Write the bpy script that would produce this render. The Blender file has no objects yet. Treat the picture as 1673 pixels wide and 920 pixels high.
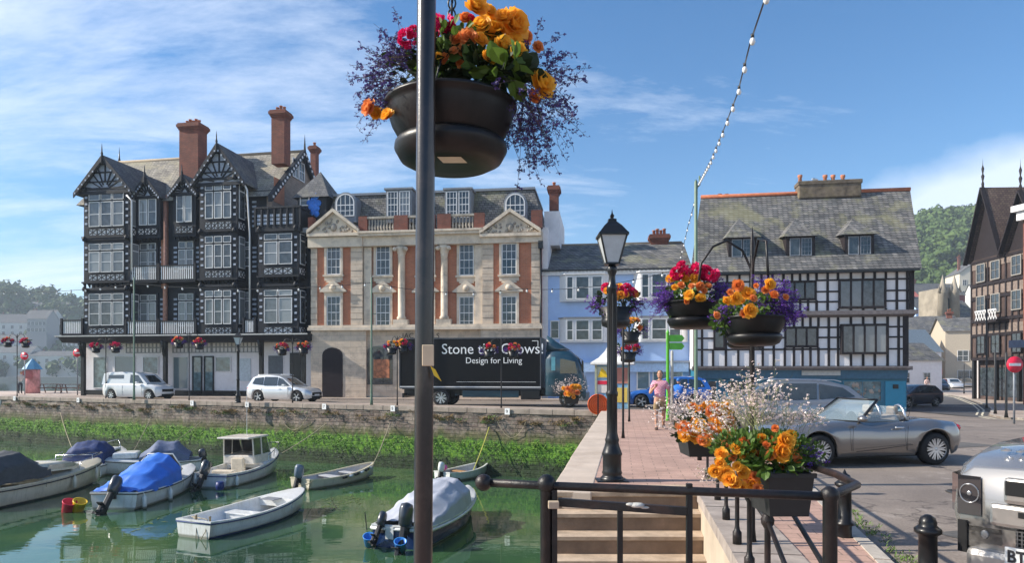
import bpy, bmesh, math, random
from mathutils import Vector, Matrix, noise
from mathutils.geometry import delaunay_2d_cdt
R = math.radians
random.seed(7)
SC = bpy.context.scene
COL = SC.collection
# ---------------------------------------------------------------- camera
F, CX, HY, CZ = 1115.0, 836.5, 608.0, 1.75      # measured focal length and horizon of the photograph
cd = bpy.data.cameras.new('camera'); cam = bpy.data.objects.new('camera', cd); COL.objects.link(cam)
cam.location = (0, 0, CZ); cam.rotation_euler = (R(90), 0, 0)
cd.sensor_width = 36; cd.lens = 36 * F / 1673; cd.shift_y = (HY - 460) / 1673
cd.clip_start = 0.05; cd.clip_end = 6000
SC.camera = cam
# ---------------------------------------------------------------- light
SUN = Vector((-0.97, -0.02, 0.62)).normalized()
el = math.asin(SUN.z); rot = math.atan2(SUN.x, SUN.y)
W = bpy.data.worlds.new('World'); SC.world = W; W.use_nodes = True
nt = W.node_tree; nt.nodes.clear()
def N(t, kind, **kw):
    n = t.nodes.new(kind)
    for k, v in kw.items(): setattr(n, k, v)
    return n
sky = N(nt, 'ShaderNodeTexSky', sky_type='NISHITA', sun_disc=False)
sky.sun_elevation = el; sky.sun_rotation = rot; sky.air_density = 1.0; sky.dust_density = 0.25; sky.ozone_density = 3.0
tc = N(nt, 'ShaderNodeTexCoord'); sep = N(nt, 'ShaderNodeSeparateXYZ'); nt.links.new(tc.outputs['Generated'], sep.inputs[0])
def MA(t, op, a, b=None, c=None, clamp=False):
    n = N(t, 'ShaderNodeMath', operation=op, use_clamp=clamp)
    for i, x in enumerate((a, b, c)):
        if x is None: continue
        if hasattr(x, 'links') or hasattr(x, 'is_linked'): t.links.new(x, n.inputs[i])
        else: n.inputs[i].default_value = x
    return n.outputs[0]
zc = MA(nt, 'MAXIMUM', sep.outputs[2], 0.0)
zz = MA(nt, 'ADD', zc, 0.22)
cmb = N(nt, 'ShaderNodeCombineXYZ')
nt.links.new(MA(nt, 'DIVIDE', sep.outputs[0], zz), cmb.inputs[0]); nt.links.new(MA(nt, 'DIVIDE', sep.outputs[1], zz), cmb.inputs[1])
mp = N(nt, 'ShaderNodeMapping'); mp.inputs['Rotation'].default_value = (0, 0, R(-28)); mp.inputs['Scale'].default_value = (1.0, 2.6, 1)
nt.links.new(cmb.outputs[0], mp.inputs[0])
n1 = N(nt, 'ShaderNodeTexNoise'); n1.inputs['Scale'].default_value = 1.35; n1.inputs['Detail'].default_value = 9; n1.inputs['Roughness'].default_value = 0.62; n1.inputs['Distortion'].default_value = 0.5
nt.links.new(mp.outputs[0], n1.inputs[0])
n2 = N(nt, 'ShaderNodeTexNoise'); n2.inputs['Scale'].default_value = 0.8; n2.inputs['Detail'].default_value = 2
nt.links.new(cmb.outputs[0], n2.inputs[0])
n3 = N(nt, 'ShaderNodeTexNoise'); n3.inputs['Scale'].default_value = 9; n3.inputs['Detail'].default_value = 6; n3.inputs['Roughness'].default_value = 0.7
nt.links.new(mp.outputs[0], n3.inputs[0])
den = MA(nt, 'ADD', MA(nt, 'MULTIPLY', n1.outputs[0], 1.0), MA(nt, 'MULTIPLY', n3.outputs[0], 0.28))
bias = MA(nt, 'MULTIPLY', sep.outputs[0], -0.34)                # more cloud towards the west (left)
den = MA(nt, 'ADD', den, bias); den = MA(nt, 'ADD', den, MA(nt, 'MULTIPLY', n2.outputs[0], 0.35))
mr = N(nt, 'ShaderNodeMapRange'); mr.inputs[1].default_value = 0.80; mr.inputs[2].default_value = 1.28
nt.links.new(den, mr.inputs[0])
# a low bank of cumulus on the horizon to the north-east
n4 = N(nt, 'ShaderNodeTexNoise'); n4.inputs['Scale'].default_value = 5; n4.inputs['Detail'].default_value = 8
mp2 = N(nt, 'ShaderNodeMapping'); mp2.inputs['Scale'].default_value = (1, 1, 1.6); nt.links.new(tc.outputs['Generated'], mp2.inputs[0]); nt.links.new(mp2.outputs[0], n4.inputs[0])
top = MA(nt, 'ADD', MA(nt, 'MULTIPLY', n4.outputs[0], 0.16), MA(nt, 'MULTIPLY', sep.outputs[0], 0.34))
bank = MA(nt, 'MULTIPLY', MA(nt, 'SUBTRACT', MA(nt, 'ADD', top, 0.01), sep.outputs[2]), 22, clamp=True)
cl = MA(nt, 'MULTIPLY', MA(nt, 'MAXIMUM', mr.outputs[0], MA(nt, 'MULTIPLY', bank, 0.8)), 0.8)
hs = N(nt, 'ShaderNodeHueSaturation'); hs.inputs['Saturation'].default_value = 1.3; hs.inputs['Value'].default_value = 1.0
nt.links.new(sky.outputs[0], hs.inputs['Color'])
mx = N(nt, 'ShaderNodeMix', data_type='RGBA'); nt.links.new(cl, mx.inputs[0]); nt.links.new(hs.outputs[0], mx.inputs[6]); mx.inputs[7].default_value = (7.2, 7.6, 8.4, 1)
bg = N(nt, 'ShaderNodeBackground'); bg.inputs[1].default_value = 0.10
nt.links.new(mx.outputs[2], bg.inputs[0])
wo = N(nt, 'ShaderNodeOutputWorld'); nt.links.new(bg.outputs[0], wo.inputs[0])
sl = bpy.data.lights.new('sun', 'SUN'); sl.energy = 4.4; sl.angle = R(0.6); sl.color = (1.0, 0.92, 0.8)
so = bpy.data.objects.new('sun', sl); COL.objects.link(so); so.rotation_euler = SUN.to_track_quat('Z', 'Y').to_euler()
SC.view_settings.view_transform = 'Standard'; SC.view_settings.look = 'None'; SC.view_settings.exposure = 0.85; SC.view_settings.gamma = 1
SC.view_settings.use_curve_mapping = False
SC.cycles.max_bounces = 6; SC.cycles.diffuse_bounces = 3; SC.cycles.glossy_bounces = 3; SC.cycles.transmission_bounces = 4; SC.cycles.transparent_max_bounces = 12; SC.cycles.volume_bounces = 0
SC.cycles.use_denoising = True; SC.cycles.caustics_reflective = False; SC.cycles.caustics_refractive = False
# ---------------------------------------------------------------- measuring helpers
def at(px, py, Y): return Vector(((px - CX) * Y / F, Y, CZ + (HY - py) * Y / F))
def gp(px, py, z=0.0):
    Y = F * (CZ - z) / (py - HY); return Vector(((px - CX) * Y / F, Y, z))
def sst(a, b, x):
    t = min(1, max(0, (x - a) / (b - a))); return t * t * (3 - 2 * t)
def gz(x, y):                                     # the road falls away gently to the north-east
    return -0.08 - 0.5 * sst(7, 15, x) * sst(16, 38, y)
class Frame:                                      # plan frame of a facade: u along it, d into the building
    def __init__(s, x, y, a): s.x, s.y, s.a = x, y, R(a); s.c, s.s = math.cos(s.a), math.sin(s.a)
    def u(s, px, d=0):
        k = (px - CX) / F; return (k * (s.y + d * s.c) - s.x + d * s.s) / (s.c - k * s.s)
    def uz(s, px, py, d=0):
        u = s.u(px, d); return u, CZ + (HY - py) * (s.y + u * s.s + d * s.c) / F
    def z(s, px, py, d=0): return s.uz(px, py, d)[1]
# ---------------------------------------------------------------- mesh helpers
class MB:
    def __init__(s): s.v = []; s.f = []; s.m = []; s.sm = []; s.mi = 0; s.sh = False; s.M = None
    def add(s, vs, fs):
        o = len(s.v)
        if s.M is not None: vs = [s.M @ Vector(v) for v in vs]
        s.v += [tuple(v) for v in vs]
        for f in fs: s.f.append(tuple(i + o for i in f)); s.m.append(s.mi); s.sm.append(s.sh)
        return s
    def box(s, x0, x1, y0, y1, z0, z1):
        return s.add([(x0,y0,z0),(x1,y0,z0),(x1,y1,z0),(x0,y1,z0),(x0,y0,z1),(x1,y0,z1),(x1,y1,z1),(x0,y1,z1)],
                     [(0,3,2,1),(4,5,6,7),(0,1,5,4),(1,2,6,5),(2,3,7,6),(3,0,4,7)])
    def bbox(s, x0, x1, y0, y1, z0, z1, b=0.01):     # chamfered box
        bm = bmesh.new(); bmesh.ops.create_cube(bm, size=1)
        for v in bm.verts: v.co = Vector(((x0+x1)/2 + v.co.x*(x1-x0), (y0+y1)/2 + v.co.y*(y1-y0), (z0+z1)/2 + v.co.z*(z1-z0)))
        bmesh.ops.bevel(bm, geom=bm.edges[:], offset=b, segments=2, affect='EDGES', profile=0.5)
        bm.verts.index_update(); s.add([v.co.copy() for v in bm.verts], [[v.index for v in f.verts] for f in bm.faces]); bm.free(); return s
    def beam(s, p, q, w, h=None, up=(0,0,1)):        # rectangular bar
        p, q = Vector(p), Vector(q); h = h or w; d = (q-p).normalized(); a = d.cross(Vector(up))
        if a.length < 1e-4: a = d.cross(Vector((0,1,0)))
        a.normalize(); b = a.cross(d); vs = []
        for o in (p, q):
            for i, j in ((-1,-1),(1,-1),(1,1),(-1,1)): vs.append(o + a*i*w/2 + b*j*h/2)
        return s.add(vs, [(0,1,2,3),(7,6,5,4),(0,4,5,1),(1,5,6,2),(2,6,7,3),(3,7,4,0)])
    def tube(s, pts, r, n=8, cap=True):
        pts = [Vector(p) for p in pts]; rs = r if isinstance(r, (list, tuple)) else [r]*len(pts)
        vs = []; fs = []; old = s.sh; s.sh = n > 5; pa = None
        for i, p in enumerate(pts):
            d = (pts[min(i+1, len(pts)-1)] - pts[max(i-1, 0)])
            d = d.normalized() if d.length > 1e-9 else Vector((0,0,1))
            if pa is None:
                a = d.cross(Vector((0,0,1)));
                if a.length < 1e-3: a = d.cross(Vector((1,0,0)))
            else: a = pa - d * pa.dot(d)
            a.normalize(); pa = a; b = d.cross(a)
            for k in range(n):
                t = 2*math.pi*k/n; vs.append(p + (a*math.cos(t) + b*math.sin(t))*rs[i])
        for i in range(len(pts)-1):
            for k in range(n): fs.append((i*n+k, i*n+(k+1)%n, (i+1)*n+(k+1)%n, (i+1)*n+k))
        if cap: fs += [tuple(range(n-1,-1,-1)), tuple(range((len(pts)-1)*n, len(pts)*n))]
        s.add(vs, fs); s.sh = old; return s
    def lathe(s, prof, n=16, at=(0,0,0), ax='z', cap=True):
        vs = []; fs = []; at = Vector(at); old = s.sh; s.sh = True
        for r, z in prof:
            for k in range(n):
                t = 2*math.pi*k/n; c, q = r*math.cos(t), r*math.sin(t)
                vs.append(at + (Vector((c,q,z)) if ax=='z' else Vector((c,z,q)) if ax=='y' else Vector((z,c,q))))
        for i in range(len(prof)-1):
            for k in range(n): fs.append((i*n+k, i*n+(k+1)%n, (i+1)*n+(k+1)%n, (i+1)*n+k))
        if cap and prof[0][0] > 1e-4: fs.append(tuple(range(n-1,-1,-1)))
        if cap and prof[-1][0] > 1e-4: fs.append(tuple(range((len(prof)-1)*n, len(prof)*n)))
        s.add(vs, fs); s.sh = old; return s
    def ball(s, c, r, n=8, sc=(1,1,1)):
        m = max(4, n//2+1); pr = [(max(1e-5, r*math.sin(math.pi*i/m)), -r*math.cos(math.pi*i/m)) for i in range(m+1)]
        M0 = s.M; T = Matrix.Translation(Vector(c)) @ Matrix.Diagonal((*sc, 1)); s.M = (M0 @ T) if M0 is not None else T
        s.lathe(pr, n); s.M = M0; return s
    def prism(s, poly, y0, y1, ax='y'):              # polygon in xz (ax y), xy (ax z) or yz (ax x), extruded
        n = len(poly); f = {'y': lambda a,b,t: (a,t,b), 'z': lambda a,b,t: (a,b,t), 'x': lambda a,b,t: (t,a,b)}[ax]
        vs = [f(a,b,y0) for a,b in poly] + [f(a,b,y1) for a,b in poly]
        return s.add(vs, [tuple(range(n)), tuple(range(2*n-1,n-1,-1))] + [(i,i+n,(i+1)%n+n,(i+1)%n) for i in range(n)])
    def loft(s, secs, closed=False, caps=True):      # list of equal-length point rows
        n = len(secs[0]); vs = [p for r in secs for p in r]; fs = []
        for i in range(len(secs)-1):
            for k in range(n if closed else n-1): fs.append((i*n+k, i*n+(k+1)%n, (i+1)*n+(k+1)%n, (i+1)*n+k))
        if caps: fs += [tuple(range(n-1,-1,-1)), tuple(range((len(secs)-1)*n, len(secs)*n))]
        return s.add(vs, fs)
    def build(s, name, mats, parent=None, loc=None, fix=True):
        me = bpy.data.meshes.new(name); me.from_pydata(s.v, [], s.f)
        for m in (mats if isinstance(mats, (list, tuple)) else [mats]): me.materials.append(m)
        me.polygons.foreach_set('material_index', s.m); me.polygons.foreach_set('use_smooth', s.sm)
        if fix and len(s.f) < 30000:
            bm = bmesh.new(); bm.from_mesh(me); bmesh.ops.recalc_face_normals(bm, faces=bm.faces[:]); bm.to_mesh(me); bm.free()
        me.update()
        o = bpy.data.objects.new(name, me); COL.objects.link(o)
        if parent is not None: o.parent = parent
        if loc is not None: o.location = loc
        return o
def thing(name, label, cat, loc=(0,0,0), rz=0.0, group=None):
    o = bpy.data.objects.new(name, None); COL.objects.link(o); o.location = loc; o.rotation_euler = (0,0,rz); o.empty_display_size = 0.3
    o['label'] = label; o['category'] = cat
    if group: o['group'] = group
    return o
def tag(o, label, cat, group=None, kind=None):
    if label: o['label'] = label
    if cat: o['category'] = cat
    if group: o['group'] = group
    if kind: o['kind'] = kind
    return o
def inst(src, parent, loc=(0,0,0), rz=0, sc=None):   # copy of one part (and its children)
    c = src.copy(); COL.objects.link(c); c.parent = parent; c.location = loc; c.rotation_euler = (0,0,rz)
    if sc: c.scale = sc
    return c
KIDS = {}
def kids(o):
    return [c for c in COL.objects if c.parent == o]
def dup(root, loc=None, rz=None, label=None, parent=None):
    c = root.copy(); COL.objects.link(c)
    if parent is not None: c.parent = parent
    if loc is not None: c.location = loc
    if rz is not None: c.rotation_euler = (0,0,rz)
    if label: c['label'] = label
    for k in kids(root):
        dup(k, parent=c)
    return c
def struct(o): o['kind'] = 'structure'; return o
def text(name, body, size, mat, parent, loc, rot, align='LEFT', ext=0.002, sx=1.0, off=0):
    cu = bpy.data.curves.new(name, 'FONT'); cu.body = body; cu.size = size; cu.extrude = ext; cu.align_x = align; cu.materials.append(mat); cu.offset = off; cu.resolution_u = 3
    o = bpy.data.objects.new(name, cu); COL.objects.link(o); o.parent = parent; o.location = loc; o.rotation_euler = rot; o.scale = (sx,1,1)
    bpy.context.view_layer.update(); me = bpy.data.meshes.new_from_object(o.evaluated_get(bpy.context.evaluated_depsgraph_get())); q = bpy.data.objects.new(name, me); COL.objects.link(q)
    q.parent = parent; q.location = loc; q.rotation_euler = rot; q.scale = (sx,1,1); bpy.data.objects.remove(o); q.name = name; return q
# ---------------------------------------------------------------- materials
MATS = {}
def newmat(name):
    m = bpy.data.materials.new(name); m.use_nodes = True; t = m.node_tree
    return m, t, t.nodes['Principled BSDF']
def coords(t, facade=False, scale=1.0):
    c = N(t, 'ShaderNodeTexCoord')
    if not facade: return c.outputs['Object']
    s = N(t, 'ShaderNodeSeparateXYZ'); t.links.new(c.outputs['Object'], s.inputs[0])
    k = N(t, 'ShaderNodeCombineXYZ'); t.links.new(MA(t, 'ADD', s.outputs[0], s.outputs[1]), k.inputs[0]); t.links.new(s.outputs[2], k.inputs[1])
    return k.outputs[0]
def noise_tex(t, vec, scale, detail=4, rough=0.6):
    n = N(t, 'ShaderNodeTexNoise'); n.inputs['Scale'].default_value = scale; n.inputs['Detail'].default_value = detail; n.inputs['Roughness'].default_value = rough
    t.links.new(vec, n.inputs[0]); return n.outputs[0]
def ramp(t, fac, stops):
    r = N(t, 'ShaderNodeValToRGB'); t.links.new(fac, r.inputs[0]); e = r.color_ramp.elements
    while len(e) < len(stops): e.new(0.5)
    for i, (p, c) in enumerate(stops): e[i].position = p; e[i].color = (*c, 1) if len(c) == 3 else c
    return r.outputs[0]
def mixc(t, fac, a, b, mode='MIX'):
    m = N(t, 'ShaderNodeMix', data_type='RGBA', blend_type=mode)
    for i, x in ((0, fac), (6, a), (7, b)):
        if hasattr(x, 'is_linked'): t.links.new(x, m.inputs[i])
        elif isinstance(x, (int, float)): m.inputs[i].default_value = x
        else: m.inputs[i].default_value = (*x, 1)
    return m.outputs[2]
def bump(t, b, h, strength=0.3, dist=0.02):
    n = N(t, 'ShaderNodeBump'); n.inputs['Strength'].default_value = strength; n.inputs['Distance'].default_value = dist
    t.links.new(h, n.inputs['Height']); t.links.new(n.outputs[0], b.inputs['Normal'])
def plain(name, col, rough=0.6, metal=0.0, var=0.15, scale=6.0, bmp=0.0, coat=0.0, spec=0.5, dirt=None):
    if name in MATS: return MATS[name]
    m, t, b = newmat(name); v = coords(t)
    n = noise_tex(t, v, scale, 5)
    c = ramp(t, n, [(0.3, tuple(x*(1-var) for x in col)), (0.7, tuple(min(1, x*(1+var)) for x in col))])
    if dirt:
        d = ramp(t, noise_tex(t, v, scale*0.35, 7, 0.7), [(0.48, (0,0,0)), (0.68, (1,1,1))])
        c = mixc(t, MA(t, 'MULTIPLY', d, dirt[1]), c, dirt[0])
    t.links.new(c, b.inputs['Base Color']); b.inputs['Roughness'].default_value = rough; b.inputs['Metallic'].default_value = metal
    b.inputs['Coat Weight'].default_value = coat; b.inputs['Coat Roughness'].default_value = 0.04; b.inputs['Specular IOR Level'].default_value = spec
    if bmp: bump(t, b, noise_tex(t, v, scale*6, 6), bmp, 0.01)
    MATS[name] = m; return m
def brickmat(name, c1, c2, mortar, bw=0.225, bh=0.075, ms=0.012, rough=0.85, bmp=0.4, var=0.5, stain=None, facade=True):
    m, t, b = newmat(name); v = coords(t, facade)
    br = N(t, 'ShaderNodeTexBrick'); t.links.new(v, br.inputs[0]); br.inputs['Scale'].default_value = 1
    br.inputs['Brick Width'].default_value = bw; br.inputs['Row Height'].default_value = bh; br.inputs['Mortar Size'].default_value = ms; br.inputs['Mortar Smooth'].default_value = 0.3
    br.inputs['Color1'].default_value = (*c1,1); br.inputs['Color2'].default_value = (*c2,1); br.inputs['Mortar'].default_value = (*mortar,1)
    c = br.outputs[0]
    n = noise_tex(t, coords(t), 1.3, 6, 0.7)
    c = mixc(t, 1.0, c, ramp(t, n, [(0.3, (1-var*0.7,)*3), (0.7, (1+var*0.3,)*3)]), 'MULTIPLY')
    if stain:
        d = ramp(t, noise_tex(t, coords(t), stain[2], 7, 0.7), [(0.5, (0,0,0)), (0.62, (1,1,1))])
        c = mixc(t, MA(t, 'MULTIPLY', d, stain[1]), c, stain[0])
    t.links.new(c, b.inputs['Base Color']); b.inputs['Roughness'].default_value = rough
    h = MA(t, 'ADD', MA(t, 'MULTIPLY', br.outputs[1], -1.0), MA(t, 'MULTIPLY', noise_tex(t, coords(t), 14, 5), 0.6))
    bump(t, b, h, bmp, 0.02); MATS[name] = m; return m
def glassmat(name, col, rough=0.06, curtain=None):
    m, t, b = newmat(name); oi = N(t, 'ShaderNodeObjectInfo')
    v = coords(t, True)
    n = noise_tex(t, v, 2.2, 3)
    c = ramp(t, n, [(0.35, tuple(x*0.5 for x in col)), (0.65, tuple(x*1.5 for x in col))])
    if curtain:
        w = N(t, 'ShaderNodeTexWave'); t.links.new(v, w.inputs[0]); w.inputs['Scale'].default_value = 5; w.inputs['Distortion'].default_value = 2.5; w.inputs['Detail'].default_value = 1
        cc = mixc(t, w.outputs[1], tuple(x*0.6 for x in curtain), curtain)
        k = MA(t, 'MULTIPLY', MA(t, 'SUBTRACT', MA(t, 'FRACT', MA(t, 'MULTIPLY', oi.outputs['Random'], 3.7)), 0.4), 1.6, clamp=True)
        c = mixc(t, k, c, cc)
    t.links.new(c, b.inputs['Base Color']); b.inputs['Roughness'].default_value = rough; b.inputs['IOR'].default_value = 1.5
    b.inputs['Specular IOR Level'].default_value = 0.8
    bump(t, b, noise_tex(t, v, 1.1, 2), 0.12, 0.02)
    MATS[name] = m; return m
TIMBER = plain('black_timber', (0.008,0.011,0.018), 0.6, var=0.4, bmp=0.2, spec=.3)
TIMB2 = plain('dark_brown_timber', (0.018,0.013,0.015), 0.7, var=0.35, bmp=0.2, spec=.3)
WHITE = plain('white_paint', (0.74,0.74,0.74), 0.45, var=0.06, dirt=((0.45,0.43,0.38),0.25))
WPANEL = plain('white_plaster', (0.84,0.81,0.81), 0.8, var=0.05, scale=3, bmp=0.15, dirt=((0.55,0.5,0.48),0.22))
STUD = plain('pale_blue_grey_infill', (0.36,0.4,0.48), 0.7, var=0.2)
SLATE = brickmat('slate_lichen', (0.22,0.2,0.17), (0.36,0.33,0.27), (0.04,0.04,0.042), 0.28, 0.2, 0.012, stain=((0.36,0.32,0.2),0.55,0.5))
SLATED = brickmat('slate_dark', (0.085,0.09,0.10), (0.15,0.15,0.155), (0.03,0.03,0.032), 0.28, 0.2, 0.012, stain=((0.2,0.19,0.15),0.4,0.9))
SLATEO = brickmat('slate_old', (0.10,0.105,0.11), (0.235,0.225,0.215), (0.022,0.022,0.024), 0.3, 0.17, 0.02, var=0.7, stain=((0.27,0.26,0.13),0.45,0.55))
BRICK = brickmat('red_brick', (0.58,0.18,0.08), (0.48,0.14,0.06), (0.42,0.26,0.18), var=0.3)
BRICKD = brickmat('chimney_brick', (0.27,0.062,0.032), (0.18,0.043,0.025), (0.16,0.1,0.08), var=0.5)
STONE = brickmat('ashlar_stone', (0.70,0.57,0.44), (0.62,0.50,0.38), (0.4,0.34,0.27), 0.9, 0.38, 0.008, bmp=0.15, var=0.25, stain=((0.3,0.25,0.2),0.5,1.2))
STONEP = plain('dressed_stone', (0.70,0.59,0.46), 0.8, var=0.12, bmp=0.15, scale=3, dirt=((0.22,0.19,0.16),0.6))
RUBBLE = brickmat('rubble_stone', (0.33,0.24,0.2), (0.24,0.17,0.15), (0.3,0.25,0.2), 0.4, 0.16, 0.03)
LEAD = plain('grey_lead', (0.2,0.22,0.25), 0.5, var=0.15)
GLP = glassmat('window_glass_curtained', (0.05,0.06,0.07), 0.05, curtain=(0.36,0.38,0.39))
GLD = glassmat('window_glass', (0.035,0.045,0.055), 0.04)
GLS = glassmat('shop_glass', (0.12,0.2,0.22), 0.05, curtain=(0.2,0.3,0.34))
BLUEW = plain('pale_blue_render', (0.42,0.58,0.86), 0.8, var=0.05, scale=2, bmp=0.1, dirt=((0.36,0.48,0.68),0.3))
BLACKM = plain('black_metal', (0.008,0.008,0.009), 0.36, var=0.3, bmp=0.12, coat=0.1, spec=.4)
IRON = plain('weathered_black_iron', (0.009,0.009,0.010), 0.42, var=0.4, bmp=0.35, scale=9, spec=.4, dirt=((0.10,0.05,0.04),0.3))
GREENP = plain('green_painted_metal', (0.13,0.2,0.14), 0.5)
COPPER = plain('copper_pipe', (0.42,0.2,0.14), 0.6, var=0.3)
RUBBER = plain('tyre_rubber', (0.012,0.012,0.013), 0.8)
CHROME = plain('wheel_alloy', (0.62,0.63,0.65), 0.28, 0.9, var=0.05)
DARK = plain('dark_void', (0.006,0.006,0.007), 0.9)
LAMPR = plain('red_lens', (0.6,0.02,0.03), 0.15, coat=1)
LAMPC = plain('clear_lens', (0.75,0.78,0.8), 0.08, 0.3, coat=1)
CARGL = plain('car_glass', (0.02,0.03,0.035), 0.03, coat=0.6, var=0.3, spec=0.9)
# ================================================================ the setting
WZ = -3.2
def inside(p, poly):
    x, y = p; c = False; n = len(poly); j = n-1
    for i in range(n):
        xi, yi = poly[i]; xj, yj = poly[j]
        if (yi > y) != (yj > y) and x < (xj-xi)*(y-yi)/(yj-yi)+xi: c = not c
        j = i
    return c
def sheet(name, outer, holes, zf, mat, step=0, skirt=0, parent=None):
    pts = []; fl = []
    for poly in [outer] + holes:
        o = len(pts); pts += [Vector(p) for p in poly]; fl.append(list(range(o, o+len(poly))))
    if step:
        xs = [p[0] for p in outer]; ys = [p[1] for p in outer]; y = min(ys)
        while y < max(ys):
            x = min(xs); sy = step if -10 < y < 110 else step*8
            while x < max(xs):
                if inside((x,y), outer) and not any(inside((x,y), h) for h in holes): pts.append(Vector((x+0.013,y+0.017)))
                x += step if -80 < x < 110 and -10 < y < 110 else step*8
            y += sy
    edges = [(f[i], f[(i+1) % len(f)]) for f in fl for i in range(len(f))]
    v, e, f, *_ = delaunay_2d_cdt(pts, edges, [], 0, 1e-5)
    fs = []
    for t in f:
        c = sum((v[i] for i in t), Vector((0,0)))/len(t)
        if inside(c, outer) and not any(inside(c, h) for h in holes): fs.append(tuple(t))
    m = MB(); m.add([(p.x, p.y, zf(p.x,p.y)) for p in v], fs)
    if skirt:
        for poly in [outer]+holes:
            for i in range(len(poly)):
                a, b = poly[i], poly[(i+1) % len(poly)]
                m.add([(*a, zf(*a)), (*b, zf(*b)), (*b, zf(*b)-skirt), (*a, zf(*a)-skirt)], [(0,1,2,3)])
    o = m.build(name, mat, parent); return o
BASIN = [(-70,4.3),(1.75,4.3),(2.7,9.9),(0.6,9.9),(4.05,30.5),(-36.7,49),(-60,59.6),(-70,60)]
# road asphalt
m, t, b = newmat('worn_road'); v = coords(t)
n = noise_tex(t, v, 0.35, 8, 0.65); n2 = noise_tex(t, v, 40, 3, 0.7); n3 = noise_tex(t, v, 1.4, 8, 0.75)
c = ramp(t, n, [(0.35, (0.17,0.14,0.12)), (0.65, (0.27,0.225,0.19))])
c = mixc(t, 1.0, c, ramp(t, n2, [(0.3, (0.75,)*3), (0.7, (1.2,)*3)]), 'MULTIPLY')
c = mixc(t, ramp(t, n3, [(0.58, (0,0,0)), (0.72, (0.7,)*3)]), c, (0.4,0.36,0.32))
c = mixc(t, ramp(t, noise_tex(t, v, 0.9, 6, 0.7), [(0.60, (0,0,0)), (0.70, (0.6,)*3)]), c, (0.09,0.075,0.065))
vo = N(t, 'ShaderNodeTexVoronoi', feature='DISTANCE_TO_EDGE'); vo.inputs['Scale'].default_value = 0.45
vm = N(t, 'ShaderNodeMix', data_type='VECTOR'); vm.inputs[0].default_value = 0.12; t.links.new(v, vm.inputs[4])
nn = N(t, 'ShaderNodeTexNoise'); nn.inputs['Scale'].default_value = 2.5; nn.inputs['Detail'].default_value = 5; t.links.new(v, nn.inputs[0]); vs_ = N(t, 'ShaderNodeVectorMath', operation='SCALE'); vs_.inputs[3].default_value = 6; t.links.new(nn.outputs[1], vs_.inputs[0]); t.links.new(vs_.outputs[0], vm.inputs[5])
t.links.new(vm.outputs[1], vo.inputs[0])
c = mixc(t, ramp(t, vo.outputs[0], [(0.0, (0.75,)*3), (0.012, (0,0,0))]), c, (0.05,0.04,0.035))
t.links.new(c, b.inputs['Base Color']); b.inputs['Roughness'].default_value = 0.85; bump(t, b, n2, 0.35, 0.008); ROADM = m
ASPH = plain('dark_asphalt', (0.06,0.06,0.065), 0.85, var=0.25, scale=2, bmp=0.2, dirt=((0.11,0.105,0.1),0.4))
OUT = [(-90,-60),(520,-60),(520,880),(-25,880),(-25,75),(-33,64),(-90,62)]
struct(sheet('ground', OUT, [BASIN], gz, ROADM, step=4))
# paving: reddish brick slabs
def paving(name, c1, c2, mortar, bw, bh, rot=0):
    m, t, b = newmat(name); mp = N(t, 'ShaderNodeMapping'); mp.inputs['Rotation'].default_value = (0,0,R(rot)); t.links.new(coords(t), mp.inputs[0])
    br = N(t, 'ShaderNodeTexBrick'); t.links.new(mp.outputs[0], br.inputs[0]); br.inputs['Scale'].default_value = 1; br.inputs['Brick Width'].default_value = bw; br.inputs['Row Height'].default_value = bh
    br.inputs['Mortar Size'].default_value = 0.006; br.inputs['Color1'].default_value = (*c1,1); br.inputs['Color2'].default_value = (*c2,1); br.inputs['Mortar'].default_value = (*mortar,1)
    n = noise_tex(t, coords(t), 1.1, 8, 0.7); n2 = noise_tex(t, coords(t), 30, 4)
    c = mixc(t, 1.0, br.outputs[0], ramp(t, n, [(0.3, (0.72,)*3), (0.7, (1.18,)*3)]), 'MULTIPLY')
    c = mixc(t, 1.0, c, ramp(t, n2, [(0.3, (0.88,)*3), (0.7, (1.1,)*3)]), 'MULTIPLY')
    c = mixc(t, ramp(t, noise_tex(t, coords(t), 2.3, 7, 0.7), [(0.6, (0,0,0)), (0.66, (0.45,)*3)]), c, tuple(x*0.55 for x in c1))
    t.links.new(c, b.inputs['Base Color']); b.inputs['Roughness'].default_value = 0.8
    bump(t, b, MA(t, 'ADD', MA(t, 'MULTIPLY', br.outputs[1], -1.0), n2), 0.35, 0.006); return m
PAVE = paving('pink_brick_paving', (0.48,0.31,0.245), (0.42,0.265,0.21), (0.2,0.14,0.11), 0.42, 0.21, 9)
PAVE2 = paving('stone_slab_paving', (0.42,0.34,0.28), (0.36,0.29,0.24), (0.16,0.13,0.11), 0.9, 0.6, 24)
COPE = plain('coping_stone', (0.52,0.43,0.35), 0.8, var=0.14, scale=1.5, bmp=0.35, dirt=((0.3,0.23,0.17),0.5))
KERBM = plain('granite_kerb', (0.42,0.38,0.33), 0.8, var=0.2, scale=8, bmp=0.3)
KL = [(2.0,-5),(2.45,2),(3.0,4.3),(3.5,6.3),(3.87,7.7),(4.6,10.5),(5.25,13.4),(5.8,17),(6.15,21),(6.4,26),(6.5,31.5)]
RL = [(1.75,4.3),(2.7,9.9)]
prom = [(-70,-6),(-70,4.3),(1.75,4.3),(2.7,9.9),(0.6,9.9),(4.05,30.5),(4.0,31.5)] + KL[::-1] + [(2,-6)]
struct(sheet('promenade', prom, [], lambda x,y: 0.0, PAVE, skirt=0.15))
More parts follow.
